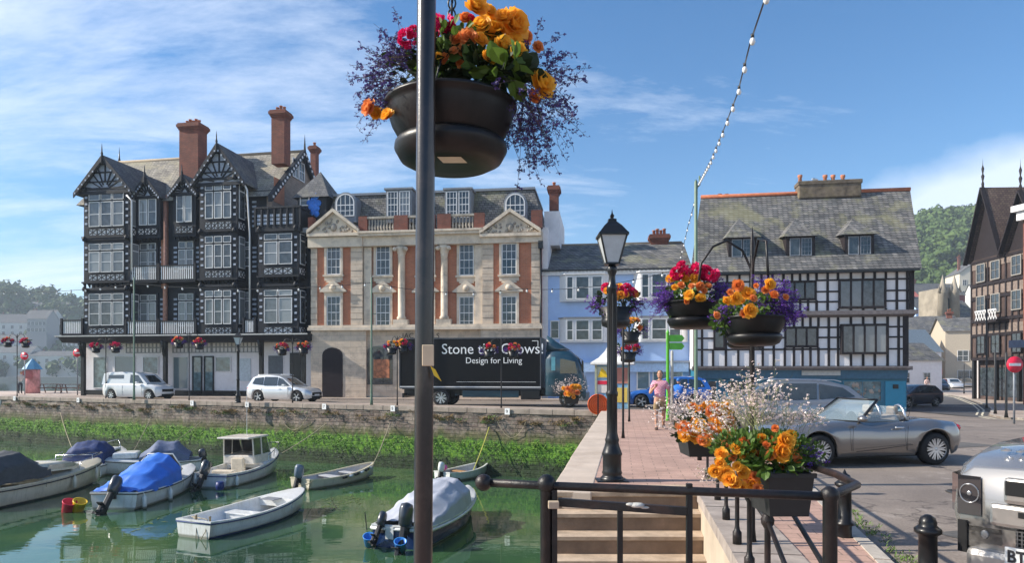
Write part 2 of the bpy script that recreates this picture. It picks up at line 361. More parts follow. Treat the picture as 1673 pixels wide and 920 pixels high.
def strip(name, pts, w, z, h, mat, side=1, parent=None, seg=0.9, gap=0.012, over=0.0):
    """row of kerb or coping stones following a line"""
    m = MB(); P = [Vector(p) for p in pts]
    for a, b in zip(P, P[1:]):
        d = (b-a).normalized(); nrm = Vector((-d.y, d.x))*side; L = (b-a).length; k = max(1, round(L/seg)); 
        for i in range(k):
            p = a + d*(L*i/k + gap); q = a + d*(L*(i+1)/k - gap); jz = random.uniform(-.004,.004)
            c = [p - nrm*over, q - nrm*over, q + nrm*w, p + nrm*w]; za = z if not callable(z) else z(p.x,p.y)
            m.add([(v.x,v.y,za-h) for v in c]+[(v.x,v.y,za+jz) for v in c], [(3,2,1,0),(4,5,6,7),(0,1,5,4),(1,2,6,5),(2,3,7,6),(3,0,4,7)])
    return m.build(name, mat, parent)
struct(strip('kerb', KL, 0.14, 0.012, 0.2, KERBM, side=1))
# far quay pavement strip, and the pavement in front of the houses
d_ = Vector((40.75,-18.5)).normalized(); n_ = Vector((-d_.y, d_.x))     # n_ points north, away from the basin
A0 = Vector((-60,59.6)); A1 = Vector((-36.7,49)); A2 = Vector((4.05,30.5))
fq = [tuple(A1), tuple(A2), (4.0,31.5), (6.5,31.5), tuple(A2+n_*2.0+d_*1.6), tuple(A1+n_*1.7), tuple(A0+n_*1.7), tuple(A0)]
struct(sheet('quay_pavement', [fq[7], fq[0], fq[1], fq[2], fq[3], fq[4], fq[5], fq[6]], [], lambda x,y: 0.004, PAVE2, skirt=0.12))
struct(sheet('pavement', [(-36,61),(-36,50.6),(-32.5,48.3),(-13.7,44.8),(1.5,42.6),(10.5,40.9),(10.9,45),(1.5,48),(-13,50),(-30,56)], [], lambda x,y: 0.03, PAVE2, skirt=0.2))
struct(sheet('waterside_paving', [(-75,61.8),(-75,50),(-37.5,52),(-36.2,52),(-36.2,62.4)], [], lambda x,y: 0.0, plain('pale_paving',(0.5,0.4,0.33),0.8), skirt=0.15))
# dark asphalt of the side street
def gq(px, py, z=-0.58): p = gp(px, py, z); return (p.x, p.y)
ds = [gq(1493,652), gq(1470,686), (33.0,31.5), gq(1602,683), gq(1616,672), gq(1604,661), gq(1572,650), (65,110), (50,110)]
ds = [(23.6,47), (23.3,32.6), gq(1600,687), gq(1614,680), gq(1617,672), gq(1606,662), gq(1572,650), (60,110), (50,110)]
struct(sheet('side_street', ds, [], lambda x,y: gz(x,y)+0.004, ASPH, step=3))
rp = [gq(1572,650), gq(1606,662), gq(1619,671), gq(1617,681), gq(1640,688), gq(1710,694), (90,30), (90,110), (60,110)]
struct(sheet('right_pavement', rp, [], lambda x,y: gz(x,y)+0.10, PAVE2, step=5, skirt=0.2))
kp = [(60,110)] + rp[:6]
struct(strip('pavement_kerb', kp, 0.16, lambda x,y: gz(x,y)+0.112, 0.2, KERBM, side=1))
YEL = plain('cream_road_paint', (0.62,0.56,0.42), 0.7, var=0.15, scale=10)
WRP = plain('worn_white_paint', (0.55,0.52,0.48), 0.7, var=0.25, scale=10)
m = MB()
for off in (0.35, 0.6):
    P = [Vector(p) for p in kp]; Q = []
    for i, p in enumerate(P):
        d = (P[min(i+1,len(P)-1)]-P[max(i-1,0)]).normalized(); Q.append(p + Vector((d.y,-d.x))*off)
    for a, b in zip(Q, Q[1:]):
        d = (b-a).normalized(); nn_ = Vector((-d.y,d.x))*0.05; k = max(1,int((b-a).length/3))
        for i in range(k):
            p = a+(b-a)*i/k; q = a+(b-a)*(i+1)/k
            m.add([(w.x,w.y,gz(w.x,w.y)+0.009) for w in (p-nn_,q-nn_,q+nn_,p+nn_)], [(0,1,2,3)])
struct(m.build('double_road_line', YEL))
m = MB()
for a, b, w in (((12.6,17.6),(15.9,15.4),0.1), ((16.6,15.0),(19,13.6),0.1), ((24.5,40),(27.5,39.5),0.12), ((28.5,46),(31,45.6),0.12)):
    a, b = Vector(a), Vector(b); d = (b-a).normalized(); q = Vector((-d.y,d.x))*w
    m.add([(p.x,p.y,gz(p.x,p.y)+0.012) for p in (a-q,b-q,b+q,a+q)], [(0,1,2,3)])
struct(m.build('road_marking', WRP))
# water
m, t, b = newmat('harbour_water'); v = coords(t)
n = noise_tex(t, v, 0.16, 5, 0.6)
c = ramp(t, n, [(0.35, (0.024,0.06,0.034)), (0.5, (0.04,0.10,0.042)), (0.68, (0.10,0.16,0.055))])
t.links.new(c, b.inputs['Base Color']); b.inputs['Roughness'].default_value = 0.02; b.inputs['IOR'].default_value = 1.45; b.inputs['Specular IOR Level'].default_value = 0.95
mp = N(t, 'ShaderNodeMapping'); mp.inputs['Scale'].default_value = (1,2.6,1); t.links.new(v, mp.inputs[0])
h = MA(t, 'ADD', noise_tex(t, mp.outputs[0], 0.9, 2, 0.5), MA(t, 'MULTIPLY', noise_tex(t, mp.outputs[0], 3.5, 3, 0.5), 0.16))
bump(t, b, h, 0.07, 0.05)
mw = MB(); mw.add([(-850,-55,WZ),(70,-55,WZ),(70,75,WZ),(-20,860,WZ),(-850,860,WZ)], [(0,1,2,3,4)])
struct(mw.build('water', m))
# ---- harbour walls
def wallmat(name, dark=1.0):
    m, t, b = newmat(name); v = coords(t, True)
    br = N(t, 'ShaderNodeTexBrick'); t.links.new(v, br.inputs[0]); br.inputs['Scale'].default_value = 1; br.inputs['Brick Width'].default_value = 0.5; br.inputs['Row Height'].default_value = 0.19
    br.inputs['Mortar Size'].default_value = 0.03; br.inputs['Mortar Smooth'].default_value = 0.5; br.offset_frequency = 2; br.squash = 0.8; br.squash_frequency = 3
    br.inputs['Color1'].default_value = (0.14,0.10,0.085,1); br.inputs['Color2'].default_value = (0.24,0.185,0.15,1); br.inputs['Mortar'].default_value = (0.12,0.1,0.08,1)
    o = coords(t); n = noise_tex(t, o, 0.9, 8, 0.75); n2 = noise_tex(t, o, 5, 6, 0.75)
    c = mixc(t, 1.0, br.outputs[0], ramp(t, n2, [(0.3, (0.45,)*3), (0.7, (1.35,)*3)]), 'MULTIPLY')
    c = mixc(t, ramp(t, n, [(0.48, (0,0,0)), (0.66, (0.6,)*3)]), c, (0.40,0.35,0.29))
    s = N(t, 'ShaderNodeSeparateXYZ'); t.links.new(o, s.inputs[0])
    mpz = N(t, 'ShaderNodeMapping'); mpz.inputs['Scale'].default_value = (1,1,0.25); t.links.new(o, mpz.inputs[0])
    z = MA(t, 'ADD', s.outputs[2], MA(t, 'MULTIPLY', MA(t, 'SUBTRACT', noise_tex(t, mpz.outputs[0], 1.6, 7, 0.75), 0.5), 1.3))
    z = MA(t, 'ADD', z, MA(t, 'MULTIPLY', MA(t, 'SUBTRACT', n2, 0.5), 0.5))
    # olive fringe, vivid weed, dark wet foot
    fr = ramp(t, n2, [(0.35, (0.04,0.05,0.015)), (0.65, (0.13,0.13,0.05))])
    gr = ramp(t, n2, [(0.36, (0.012,0.022,0.006)), (0.5, (0.07,0.19,0.012)), (0.66, (0.19,0.36,0.02))])
    dk = ramp(t, n2, [(0.35, (0.008,0.014,0.006)), (0.65, (0.035,0.07,0.018))])
    def step(a, w): return MA(t, 'MULTIPLY', MA(t, 'SUBTRACT', a, z), 1/w, clamp=True)
    c = mixc(t, step(-1.0, 0.35), c, fr); c = mixc(t, step(-1.45, 0.2), c, gr); c = mixc(t, step(-2.15, 0.5), c, dk)
    t.links.new(c, b.inputs['Base Color']); b.inputs['Roughness'].default_value = 0.85
    bump(t, b, MA(t, 'ADD', MA(t, 'MULTIPLY', br.outputs[1], -0.8), n2), 0.8, 0.05); return m
WALLM = wallmat('weed_covered_stone')
def quaywall(name, label, p, q, top=0.0, cw=0.45, cover=0.06, res=0.3, mat=WALLM, cop=COPE):
    p, q = Vector(p), Vector(q); d = q-p; L = d.length; a = math.atan2(d.y, d.x)
    th = thing(name, label, 'harbour wall', (p.x,p.y,0), a)
    nx = max(2, int(L/res)); nz = 16; vs = []; fs = []
    for i in range(nx+1):
        for j in range(nz+1):
            x = L*i/nx; z = -0.2 - 4.0*j/nz
            y = -0.02 - 0.05*j/nz*4*0.3 + 0.10*noise.noise(Vector((x*1.7, z*2.3, p.x))) + 0.06*noise.noise(Vector((x*5, z*6, p.y)))
            if -2.2 < z < -1.3: y -= 0.08*abs(noise.noise(Vector((x*2.2, z, 5))))
            vs.append((x,y,z))
    for i in range(nx):
        for j in range(nz): fs.append((i*(nz+1)+j, (i+1)*(nz+1)+j, (i+1)*(nz+1)+j+1, i*(nz+1)+j+1))
    mb = MB(); mb.sh = True; mb.add(vs, fs); o = mb.build('stone_face', mat, th, fix=False)
    c = MB(); x = 0
    while x < L-0.01:
        l = min(random.uniform(0.8,1.3), L-x); c.bbox(x+0.006, x+l-0.006, -cover-random.uniform(0,.02), cw, -0.24, top+0.012+random.uniform(-.005,.006), 0.02); x += l
    c.build('coping', cop, th); return th
FW = quaywall('harbour_wall', 'long weathered stone harbour wall with bright green weed below the road', A1, A2, cop=plain('grey_coping',(0.3,0.25,0.21),0.85,var=0.25,scale=2,bmp=0.4,dirt=((0.13,0.1,0.08),0.6)))
quaywall('harbour_wall', 'end stretch of stone harbour wall at the far left beyond the moored cabin boats', A0, A1)
PWt = quaywall('harbour_wall', 'stone wall dropping from the lamp post promenade into the basin', (4.05,30.5), (0.6,9.9), cw=0.55)
quaywall('harbour_wall', 'near harbour wall under the foreground railing', (1.75,4.3), (-70,4.3), cw=0.5)
# white number plates fixed along the far wall
PLT = plain('white_plate', (0.8,0.8,0.8), 0.4); INK = plain('dark_ink', (0.02,0.02,0.025), 0.6)
FRW = Frame(A1.x, A1.y, math.degrees(math.atan2(d_.y, d_.x)))
for px, py, s_ in ((24,656,'3'),(128,657,'4'),(314,662,'5'),(404,664,'6'),(530,667,'7'),(642,670,'8'),(829,674,'9')):
    u = FRW.u(px, -0.12)
    pl = MB().box(-.13,.13,-.03,.0,-.15,.15).build('plate', PLT, FW, (u,-0.12,-0.12)); text('number', s_, 0.22, INK, pl, (-.07,-.032,-.08), (R(90),0,0))
# weeds rooted in the joints below the coping
def tufts(m, c, n, h, spread, wd=0.03, droop=0.5):
    for _ in range(n):
        a = random.uniform(0,6.283); r = random.uniform(0,spread); p = Vector(c)+Vector((math.cos(a)*r, math.sin(a)*r*0.5, random.uniform(-.05,.05)))
        a2 = random.uniform(0,6.283); l = h*random.uniform(.5,1.1); d = Vector((math.cos(a2)*droop, math.sin(a2)*droop, 1)).normalized()*l; sd = Vector((-math.sin(a2),math.cos(a2),0))*wd
        m.add([p-sd, p+sd, p+d*0.6+sd*0.6, p+d+Vector((0,0,-l*0.15))], [(0,1,2,3)])
WEEDD = plain('dry_weed', (0.22,0.15,0.06), 0.9, var=0.5); WEEDG = plain('green_weed', (0.12,0.2,0.04), 0.8, var=0.5)
m = MB(); mg = MB()
for i in range(150):
    u = random.uniform(0,44); pz = -0.55+0.35*noise.noise(Vector((u*0.3,3,1)))+random.uniform(-.12,.12); P_ = A1 + d_*u - n_*0.12
    (tufts(m if random.random()<.72 else mg, (P_.x,P_.y,pz), random.randint(14,45), random.uniform(.12,.32), random.uniform(.12,.5), 0.014, 1.1))
tag(m.build('dry_weeds', WEEDD, fix=False), 'dry brown weeds growing from the joints of the far harbour wall', 'weeds', kind='stuff')
tag(mg.build('green_weeds', WEEDG, fix=False), 'green weeds sprouting along the top of the far harbour wall', 'weeds', kind='stuff')
m = MB()
for i in range(90):
    k = random.random(); P_ = Vector(KL[2]).lerp(Vector(KL[5]), k) + Vector((random.uniform(.12,.28),0))
    tufts(m, (P_.x,P_.y,gz(P_.x,P_.y)), random.randint(6,18), random.uniform(.04,.1), .07, 0.006, 0.9)
tag(m.build('kerb_weeds', WEEDG, fix=False), 'small green weeds growing along the promenade kerb by the bollards', 'weeds', kind='stuff')
# seaweed fringe
m = MB()
for i in range(1500):
    u = random.uniform(0,44.5); wv = noise.noise(Vector((u*.9,1,2)))+.6*noise.noise(Vector((u*3,4,2))); z = -1.5+.3*wv-abs(random.gauss(0,.55))-random.uniform(0,.15)
    if wv < -.35 and random.random() < .8: continue
    
    if z < -3.1: continue
    P_ = A1 + d_*u - n_*(0.1+random.uniform(0,.06)); l = random.uniform(.06,.16); w = random.uniform(.015,.04)
    a = Vector((d_.x*w, d_.y*w, 0)); o_ = Vector((-n_.x*random.uniform(.02,.09), -n_.y*.05, 0)); p = Vector((P_.x,P_.y,z))
    m.add([p-a, p+a, p+a*0.7+o_-Vector((0,0,l*.6)), p+o_*.6-Vector((0,0,l)), p-a*0.7+o_-Vector((0,0,l*.6))], [(0,1,2,3,4)])
mm, t, b = newmat('green_seaweed'); o = coords(t); s = N(t, 'ShaderNodeSeparateXYZ'); t.links.new(o, s.inputs[0]); nz_ = noise_tex(t, o, 4, 5)
z = MA(t, 'ADD', s.outputs[2], MA(t, 'MULTIPLY', nz_, 0.9))
c = ramp(t, MA(t, 'MULTIPLY', MA(t, 'ADD', z, 3.2), 0.45, clamp=True), [(0.1, (0.01,0.016,0.007)), (0.5, (0.015,0.035,0.008)), (0.7, (0.09,0.21,0.012)), (1.0, (0.15,0.23,0.02))])
t.links.new(c, b.inputs['Base Color']); b.inputs['Roughness'].default_value = 0.7
tag(m.build('seaweed', mm, fix=False), 'bright green seaweed hanging on the far harbour wall above the water', 'seaweed', kind='stuff')
# ---- steps down to the water
CONC = plain('worn_step_stone_shaded', (0.23,0.16,0.11), 0.85, var=0.25, scale=3, bmp=0.5, dirt=((0.12,0.085,0.06),0.6))  # risers and body: shade on their faces put into the darker colour
CONL = plain('step_stone_lit', (0.46,0.35,0.25), 0.85, var=0.25, scale=4, bmp=0.6, dirt=((0.2,0.14,0.1),.6))  # treads: light on their tops put into the paler colour
st = thing('stone_steps', 'flight of worn stone steps going down to the water', 'steps', (0,0,0))
m = MB(); mn = MB()
def xr(y): return 1.75 + (y-4.3)*0.95/5.6 - 0.004
def xl(y): return 0.6 - (9.9-y)*0.055 + 0.0
y0, z0 = 9.885, 0.0
for i in range(11):
    y1 = y0-0.345; z1 = z0-0.235
    m.add([(xl(y0),y0,z0-.05),(xr(y0),y0,z0-.05),(xr(y0),y0,-4),(xl(y0),y0,-4),(xl(y1),y1,z1-.05),(xr(y1),y1,z1-.05)], [(0,1,2,3)])
    m.add([(xl(y0),y0,z1-.05),(xr(y0),y0,z1-.05),(xr(y1),y1,z1-.05),(xl(y1),y1,z1-.05)], [(0,1,2,3)])
    m.add([(xl(y0),y0,z1),(xl(y1),y1,z1),(xl(y1),y1,-4),(xl(y0),y0,-4)], [(0,1,2,3)])
    mn.add([(xl(y0),y0-.003,z1),(xr(y0),y0-.003,z1),(xr(y1),y1-.02,z1),(xl(y1),y1-.02,z1),(xl(y0),y0-.003,z1-.05),(xr(y0),y0-.003,z1-.05),(xr(y1),y1-.02,z1-.05),(xl(y1),y1-.02,z1-.05)],
           [(0,1,2,3),(4,5,6,7),(0,4,5,1),(1,5,6,2),(2,6,7,3),(3,7,4,0)])
    y0, z0 = y1, z1
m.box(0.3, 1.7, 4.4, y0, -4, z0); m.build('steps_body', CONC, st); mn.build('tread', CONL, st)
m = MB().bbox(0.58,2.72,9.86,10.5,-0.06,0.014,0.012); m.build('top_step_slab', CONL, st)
rw = thing('retaining_wall', 'pale rendered wall along the right side of the steps', 'wall', (0,0,0))
m = MB(); m.add([(1.75,4.3,0),(2.7,9.9,0),(2.7,9.9,-4),(1.75,4.3,-4),(1.9,4.3,0),(2.85,9.9,0),(2.85,9.9,-4),(1.9,4.3,-4)], [(0,1,2,3),(4,5,6,7),(0,4,5,1),(0,3,7,4),(1,5,6,2)])
m.build('wall_body', plain('pale_render', (0.46,0.38,0.29), 0.85, var=0.15, scale=2, bmp=0.3, dirt=((0.32,0.25,0.17),0.5)), rw)
o = strip('coping', [(1.75,4.3),(2.7,9.9)], 0.62, 0.02, 0.14, plain('granite_slab', (0.33,0.28,0.245), 0.85, var=0.25, scale=4, bmp=0.5), side=-1, seg=1.1, over=0.02, parent=rw)

# repairs and covers in the road
PATCH = plain('asphalt_patch', (0.10,0.095,0.09), 0.9, var=0.3, scale=5, bmp=0.3)
m = MB()
for x0,y0_,w,h,a in ((7.2,8.6,1.9,.8,.2),(10.5,16.8,3.0,.9,.35),(12.0,12.0,.7,2.2,.1),(16.5,19.5,2.4,1.3,.5),(5.2,7.6,.7,.5,.3)):
    c_,s_ = math.cos(a),math.sin(a); pts = [(-w/2,-h/2),(w/2,-h/2),(w/2,h/2),(-w/2,h/2)]
    m.add([(x0+p*c_-q*s_, y0_+p*s_+q*c_, gz(x0+p*c_-q*s_, y0_+p*s_+q*c_)+.006) for p,q in pts], [(0,1,2,3)])
struct(m.build('road_patch', PATCH))
for x,y in ((6.9,10.3),(11.2,19.2)):
    m = MB(); m.lathe([(.001,.012),(.27,.012),(.29,.012),(.31,.004)],24,(x,y,gz(x,y)));
    for i in range(-4,5): m.box(x-.2,x+.2,y+i*.05-.008,y+i*.05+.008,gz(x,y)+.0135,gz(x,y)+.018)
    tag(m.build('manhole_cover', plain('cast_iron_cover',(0.07,0.065,0.06),.6,.4)), 'round iron manhole cover in the road near the kerb' if y<15 else 'round iron manhole cover in the road beyond the roadster','manhole cover')
# ================================================================ buildings
WCACHE = {}
def window(parent, u, z, w, h, nx=2, ny=1, y=0.0, fm=None, gm=None, fw=0.05, bar=0.025, trans=None, name='window', sash=True, arch=False, depth=0.07, sub=False, xs=None):
    """window standing on the plane y: frame with bars (material 0) and the glass behind them (material 1)"""
    fm = fm or WHITE; gm = gm or GLP
    key = (round(w,2), round(h,2), nx, ny, fm.name, gm.name, fw, bar, trans, arch, depth, sash)
    if key not in WCACHE:
        m = MB(); d = depth
        if arch:
            n = 14; r = w/2; zc_ = h-r
            outl = [(0,0)] + [(w,0)] + [(r+r*math.cos(math.pi*i/n), zc_+r*math.sin(math.pi*i/n)) for i in range(n+1)]
            inn = [(fw,fw)] + [(w-fw,fw)] + [(r+(r-fw)*math.cos(math.pi*i/n), zc_+(r-fw)*math.sin(math.pi*i/n)) for i in range(n+1)]
            k = len(outl); vs = [(a,-d,b_) for a,b_ in outl]+[(a,-d,b_) for a,b_ in inn]+[(a,0,b_) for a,b_ in outl]+[(a,-d*.3,b_) for a,b_ in inn]
            for i in range(k):
                j = (i+1)%k; m.add(vs, [(i,j,k+j,k+i),(i,2*k+i,2*k+j,j),(k+i,k+j,3*k+j,3*k+i)])
            m.mi = 1; m.add([(a,-d*.35,b_) for a,b_ in inn], [tuple(range(k))]); m.mi = 0
            H_ = lambda x: zc_+math.sqrt(max(0,(r-fw)**2-(x-r)**2))
        else:
            m.box(0,w,-d,0,0,fw); m.box(0,w,-d,0,h-fw,h); m.box(0,fw,-d,0,fw,h-fw); m.box(w-fw,w,-d,0,fw,h-fw)
            m.mi = 1; m.add([(fw,-d*.35,fw),(w-fw,-d*.35,fw),(w-fw,-d*.35,h-fw),(fw,-d*.35,h-fw)], [(0,1,2,3)]); m.mi = 0
            H_ = lambda x: h-fw
        for i in range(1, nx):
            x = w*i/nx; m.box(x-bar/2, x+bar/2, -d*.8, -d*.3, fw, H_(x))
        for j in range(1, ny):
            zz_ = h*j/ny; 
            if arch and zz_ > h-w/2: continue
            bb = bar*1.6 if (sash and abs(j-ny/2) < .6 and ny > 2) else bar
            m.box(fw, w-fw, -d*.75, -d*.32, zz_-bb/2, zz_+bb/2)
        if trans: m.box(fw, w-fw, -d*1.1, -d*.3, h*trans-fw*.6, h*trans+fw*.6)
        o = m.build(name, [fm, gm], parent, (u, y, z)); WCACHE[key] = o; return o
    s = WCACHE[key]; o = s.copy(); o.name = name; COL.objects.link(o); o.parent = parent; o.location = (u, y, z); return o
def chimney(parent, u, y, z0, z1, w=1.2, d=0.7, pots=4, mat=None, potm=None, taper=0.0):
    mat = mat or BRICKD; m = MB(); m.box(u-w/2,u+w/2,y-d/2,y+d/2,z0,z1-.5)
    for i, e in enumerate((.05,.1,.16,.16,.1)): m.box(u-w/2-e,u+w/2+e,y-d/2-e,y+d/2+e,z1-.5+i*.1,z1-.4+i*.1-.001)
    c = m.build('chimney', mat, parent); pm = MB()
    for i in range(pots): 
        x = u + (i-(pots-1)/2)*min(.34, w*.8/max(1,pots)); hh = .35+.1*(i%2); pm.lathe([(.11,z1),(.1,z1+hh-.06),(.13,z1+hh-.05),(.13,z1+hh),(.08,z1+hh)], 8, (x,y,0))
    pm.build('chimney_pot', potm or BRICK, c); return c
def gable_roof_mesh(m, u0, u1, y0, y1, ze, zr, th=0.12):
    """roof with its ridge along y over [u0,u1]"""
    um = (u0+u1)/2
    m.add([(u0,y0,ze),(um,y0,zr),(um,y1,zr),(u0,y1,ze),(u1,y0,ze),(u1,y1,ze),
           (u0,y0,ze-th),(um,y0,zr-th),(um,y1,zr-th),(u0,y1,ze-th),(u1,y0,ze-th),(u1,y1,ze-th)],
          [(0,1,2,3),(1,4,5,2),(6,9,8,7),(7,8,11,10),(0,6,7,1),(1,7,10,4),(0,3,9,6),(4,10,11,5)])
# ---------------------------------------------------------------- black timbered house
YF = Frame(-31.46, 49.3, -10)
yk = thing('timbered_house', 'tall black half-timbered house with carved gables, balconies and a lichened slate roof', 'house', (YF.x,YF.y,0), YF.a)
U = lambda px, d=0: YF.u(px, d); Z = lambda px, py, d=0: YF.z(px, py, d)
MW = 1.1                                             # main wall plane behind the bay fronts
uL, uR = U(125), U(503)
zs = [Z(300,548), Z(300,462), Z(300,383), Z(300,310)]   # floor levels: slab, 2nd floor, 3rd floor, eaves
zs[0] = Z(300,547); print('york', uL, uR, zs)
ug = U(445,1.0); m = MB(); m.box(uL+.25, ug-.05, MW, 9.5, zs[0], zs[3]); m.box(ug-.05, uR-.1, MW, 9.5, zs[0], Z(455,373)); m.build('wall', TIMBER, yk)
def studs(m, u0, u1, z0, z1, y, n=None, sz=.2, vert=True):
    n = n or max(1, int((z1-z0)/.42))
    for i in range(n):
        z = z0+(z1-z0)*(i+.5)/n; m.box(u0,u1,y-.02,y+.02,z-.07,z+.07)
def lattice(parent, u0, u1, z0, z1, y, k):
    o = MB().box(u0,u1,y-.01,y+.03,z0,z1).build('lattice_panel', WPANEL, parent); m = MB()
    for i in range(k+1): x = u0+(u1-u0)*i/k; m.box(x-.04,x+.04,y-.05,y-.012,z0,z1)
    for i in range(k):
        a = u0+(u1-u0)*i/k; b = u0+(u1-u0)*(i+1)/k
        m.beam((a,y-.03,z0),(b,y-.03,z1),.045,.05,(0,1,0)); m.beam((a,y-.032,z1),(b,y-.032,z0),.045,.05,(0,1,0))
        m.beam(((a+b)/2,y-.034,z0),((a+b)/2,y-.034,z1),.03,.03,(0,1,0))
    m.box(u0-.04,u1+.04,y-.06,y-.012,z0-.06,z0); m.box(u0-.04,u1+.04,y-.06,y-.012,z1,z1+.06)
    m.build('lattice_bars', TIMBER, o if False else parent)
def bay(pl, pr, y, floors, nl, k, side=True):
    u0, u1 = U(pl,y), U(pr,y); um = (pl+pr)/2
    for (pw0, pt, ptr, pb, pl0, pl1) in floors:      # window top, transom, bottom, lattice top/bottom in photo rows
        zt, zb = Z(um,pt,y), Z(um,pb,y); zl1, zl0 = Z(um,pl0,y), Z(um,pl1,y)
        b = MB(); b.box(u0,u1,y,MW+.05,zl0-.22,zt+.42)
        nb = max(3,int((u1-u0)/.36))
        for i in range(nb+1):
            x = u0+.06+(u1-u0-.12)*i/nb; b.prism([(y-.12,zl0-.22),(y+.1,zl0-.22),(y+.1,zl0-.5)], x-.06, x+.06, 'x')
        b.box(u0-.08,u1+.08,y-.14,y-.002,zl0-.2,zl0-.09); b.box(u0-.06,u1+.06,y-.1,y-.002,zt+.25,zt+.42)
        for x in (u0+.16,u1-.16): b.lathe([(.13,zt+.2),(.17,zt+.34),(.1,zt+.52),(.02,zt+.56)],8,(x,y-.12,0))   # carved consoles
        s = b; s.mi = 1
        for x0 in (u0+.1, u1-.32): studs(s, x0, x0+.2, zb, zt, y-.01)
        if side:                                      # right return of the bay
            s.M = Matrix.Translation((u1,0,0)) @ Matrix.Rotation(R(90),4,'Z'); studs(s, MW-.12, MW-.02, zb, zt, 0); s.M = None
        bo = b.build('bay', [TIMBER, STUD], yk)
        cw_ = .36; wu0, wu1 = u0+cw_+.05, u1-cw_-.05; lw = (wu1-wu0)/nl; tz = Z(um,ptr,y)
        for i in range(nl):
            window(bo, wu0+i*lw+.05, zb, lw-.1, tz-zb-.06, 1, 2, y-.01, fw=.045, bar=.04, depth=.06, sub=True)
            window(bo, wu0+i*lw+.05, tz+.06, lw-.1, zt-tz-.06, 1, 1, y-.01, fw=.035, bar=.03, depth=.06, sub=True)
        lattice(bo, wu0, wu1, zl0, zl1, y-.02, k)
        if side and MW-y > .7:
            w = MW-y; sw = MB(); sw.box(0,0.04,0,0.001,0,.001)
            o = MB(); o.box(u1,u1+.05,y+.16,y+w*.78,zb,zt); f = o.build('side_window', WHITE, bo)
            g = MB(); g.box(u1+.03,u1+.056,y+.22,y+w*.72,zb+.06,tz-.05); g.box(u1+.03,u1+.056,y+.22,y+w*.72,tz+.04,zt-.06); g.build('side_glass', GLP, bo)
            g = MB(); g.box(u1-.01,u1+.03,y+.14,y+w*.8,zl0,zl1); g.build('side_lattice', WPANEL, bo)
            g = MB()
            for (a_,c_) in ((y+.16,y+w*.46),(y+w*.46,y+w*.78)):
                g.beam((u1+.05,a_,zl0),(u1+.05,c_,zl1),.04,.04,(1,0,0)); g.beam((u1+.052,a_,zl1),(u1+.052,c_,zl0),.04,.04,(1,0,0))
            g.build('side_lattice_bars', TIMBER, bo)
    return u0, u1
rowsA = [(0,480,492,532,537,545),(0,398,410,445,449,458),(0,316,328,370,374,384)]
rowsD = [(0,475,487,530,536,545),(0,386,398,438,443,453),(0,300,312,357,363,374)]
rowsE = [(0,474,485,528,535,545),(0,382,393,432,438,448)]
A_ = bay(137,212,0,rowsA,3,4); D_ = bay(326,388,0,rowsD,3,4); E_ = bay(422,488,0,rowsE,2,3)
# the narrow windows between the bays (on the main wall, third floor with its own gables)
def wallwin(pl, pr, rows, nl=2):
    for (pt, ptr, pb) in rows:
        u0, u1 = U(pl,MW), U(pr,MW); um = (pl+pr)/2; zt, zb, tz = Z(um,pt,MW), Z(um,pb,MW), Z(um,ptr,MW); lw = (u1-u0)/nl
        fr = MB(); fr.box(u0-.12,u1+.12,MW-.08,MW,zb-.12,zt+.12); f = fr.build('window_surround', TIMBER, yk)
        for i in range(nl):
            window(f, u0+i*lw+.03, zb, lw-.06, tz-zb-.05, 1, 2, MW-.085, fw=.045, bar=.04, depth=.05)
            window(f, u0+i*lw+.03, tz+.05, lw-.06, zt-tz-.05, 1, 1, MW-.085, fw=.035, depth=.05)
wallwin(230,257,[(398,410,446),(482,493,533)]); wallwin(293,318,[(395,407,440),(480,492,533)])
wallwin(397,410,[(396,406,436),(478,490,530)],1)
y3 = .5
for pl, pr, rw_ in ((222,262,(0,325,325,368,374,383)),(283,320,(0,318,318,363,370,380))):
    u0, u1 = U(pl,y3), U(pr,y3); um=(pl+pr)/2; zt, zb = Z(um,rw_[1],y3), Z(um,rw_[3],y3); zl1, zl0 = Z(um,rw_[4],y3), Z(um,rw_[5],y3)
    b = MB(); b.box(u0,u1,y3,MW+.05,zl0-.3,zt+.35)
    for i in range(6): x = u0+.1+(u1-u0-.2)*i/5; b.prism([(y3-.1,zl0-.25),(y3+.1,zl0-.25),(y3+.1,zl0-.5)], x-.05, x+.05, 'x')
    bo = b.build('bay', TIMBER, yk); lw = (u1-u0-.5)/2
    for i in range(2): window(bo, u0+.25+i*lw+.04, zb, lw-.08, zt-zb, 1, 2, y3-.01, fw=.05, bar=.04, depth=.06)
    lattice(bo, u0+.2, u1-.2, zl0, zl1, y3-.02, 3)
# infill stripes on the main wall
s = MB()
for (a, b_, rows) in ((216,226,1),(262,270,1),(284,291,1),(412,419,1),(320,325,1)):
    for (t_, q) in ((400,446),(484,532),(325,372)):
        z0, z1 = Z(a,q,MW), Z(a,t_,MW); k = 6
        for i in range(k): s.box(U(a,MW),U(b_,MW),MW-.02,MW+.02,z0+(z1-z0)*i/k+.05,z0+(z1-z0)*i/k+.19)
s.build('wall_infill', STUD, yk)
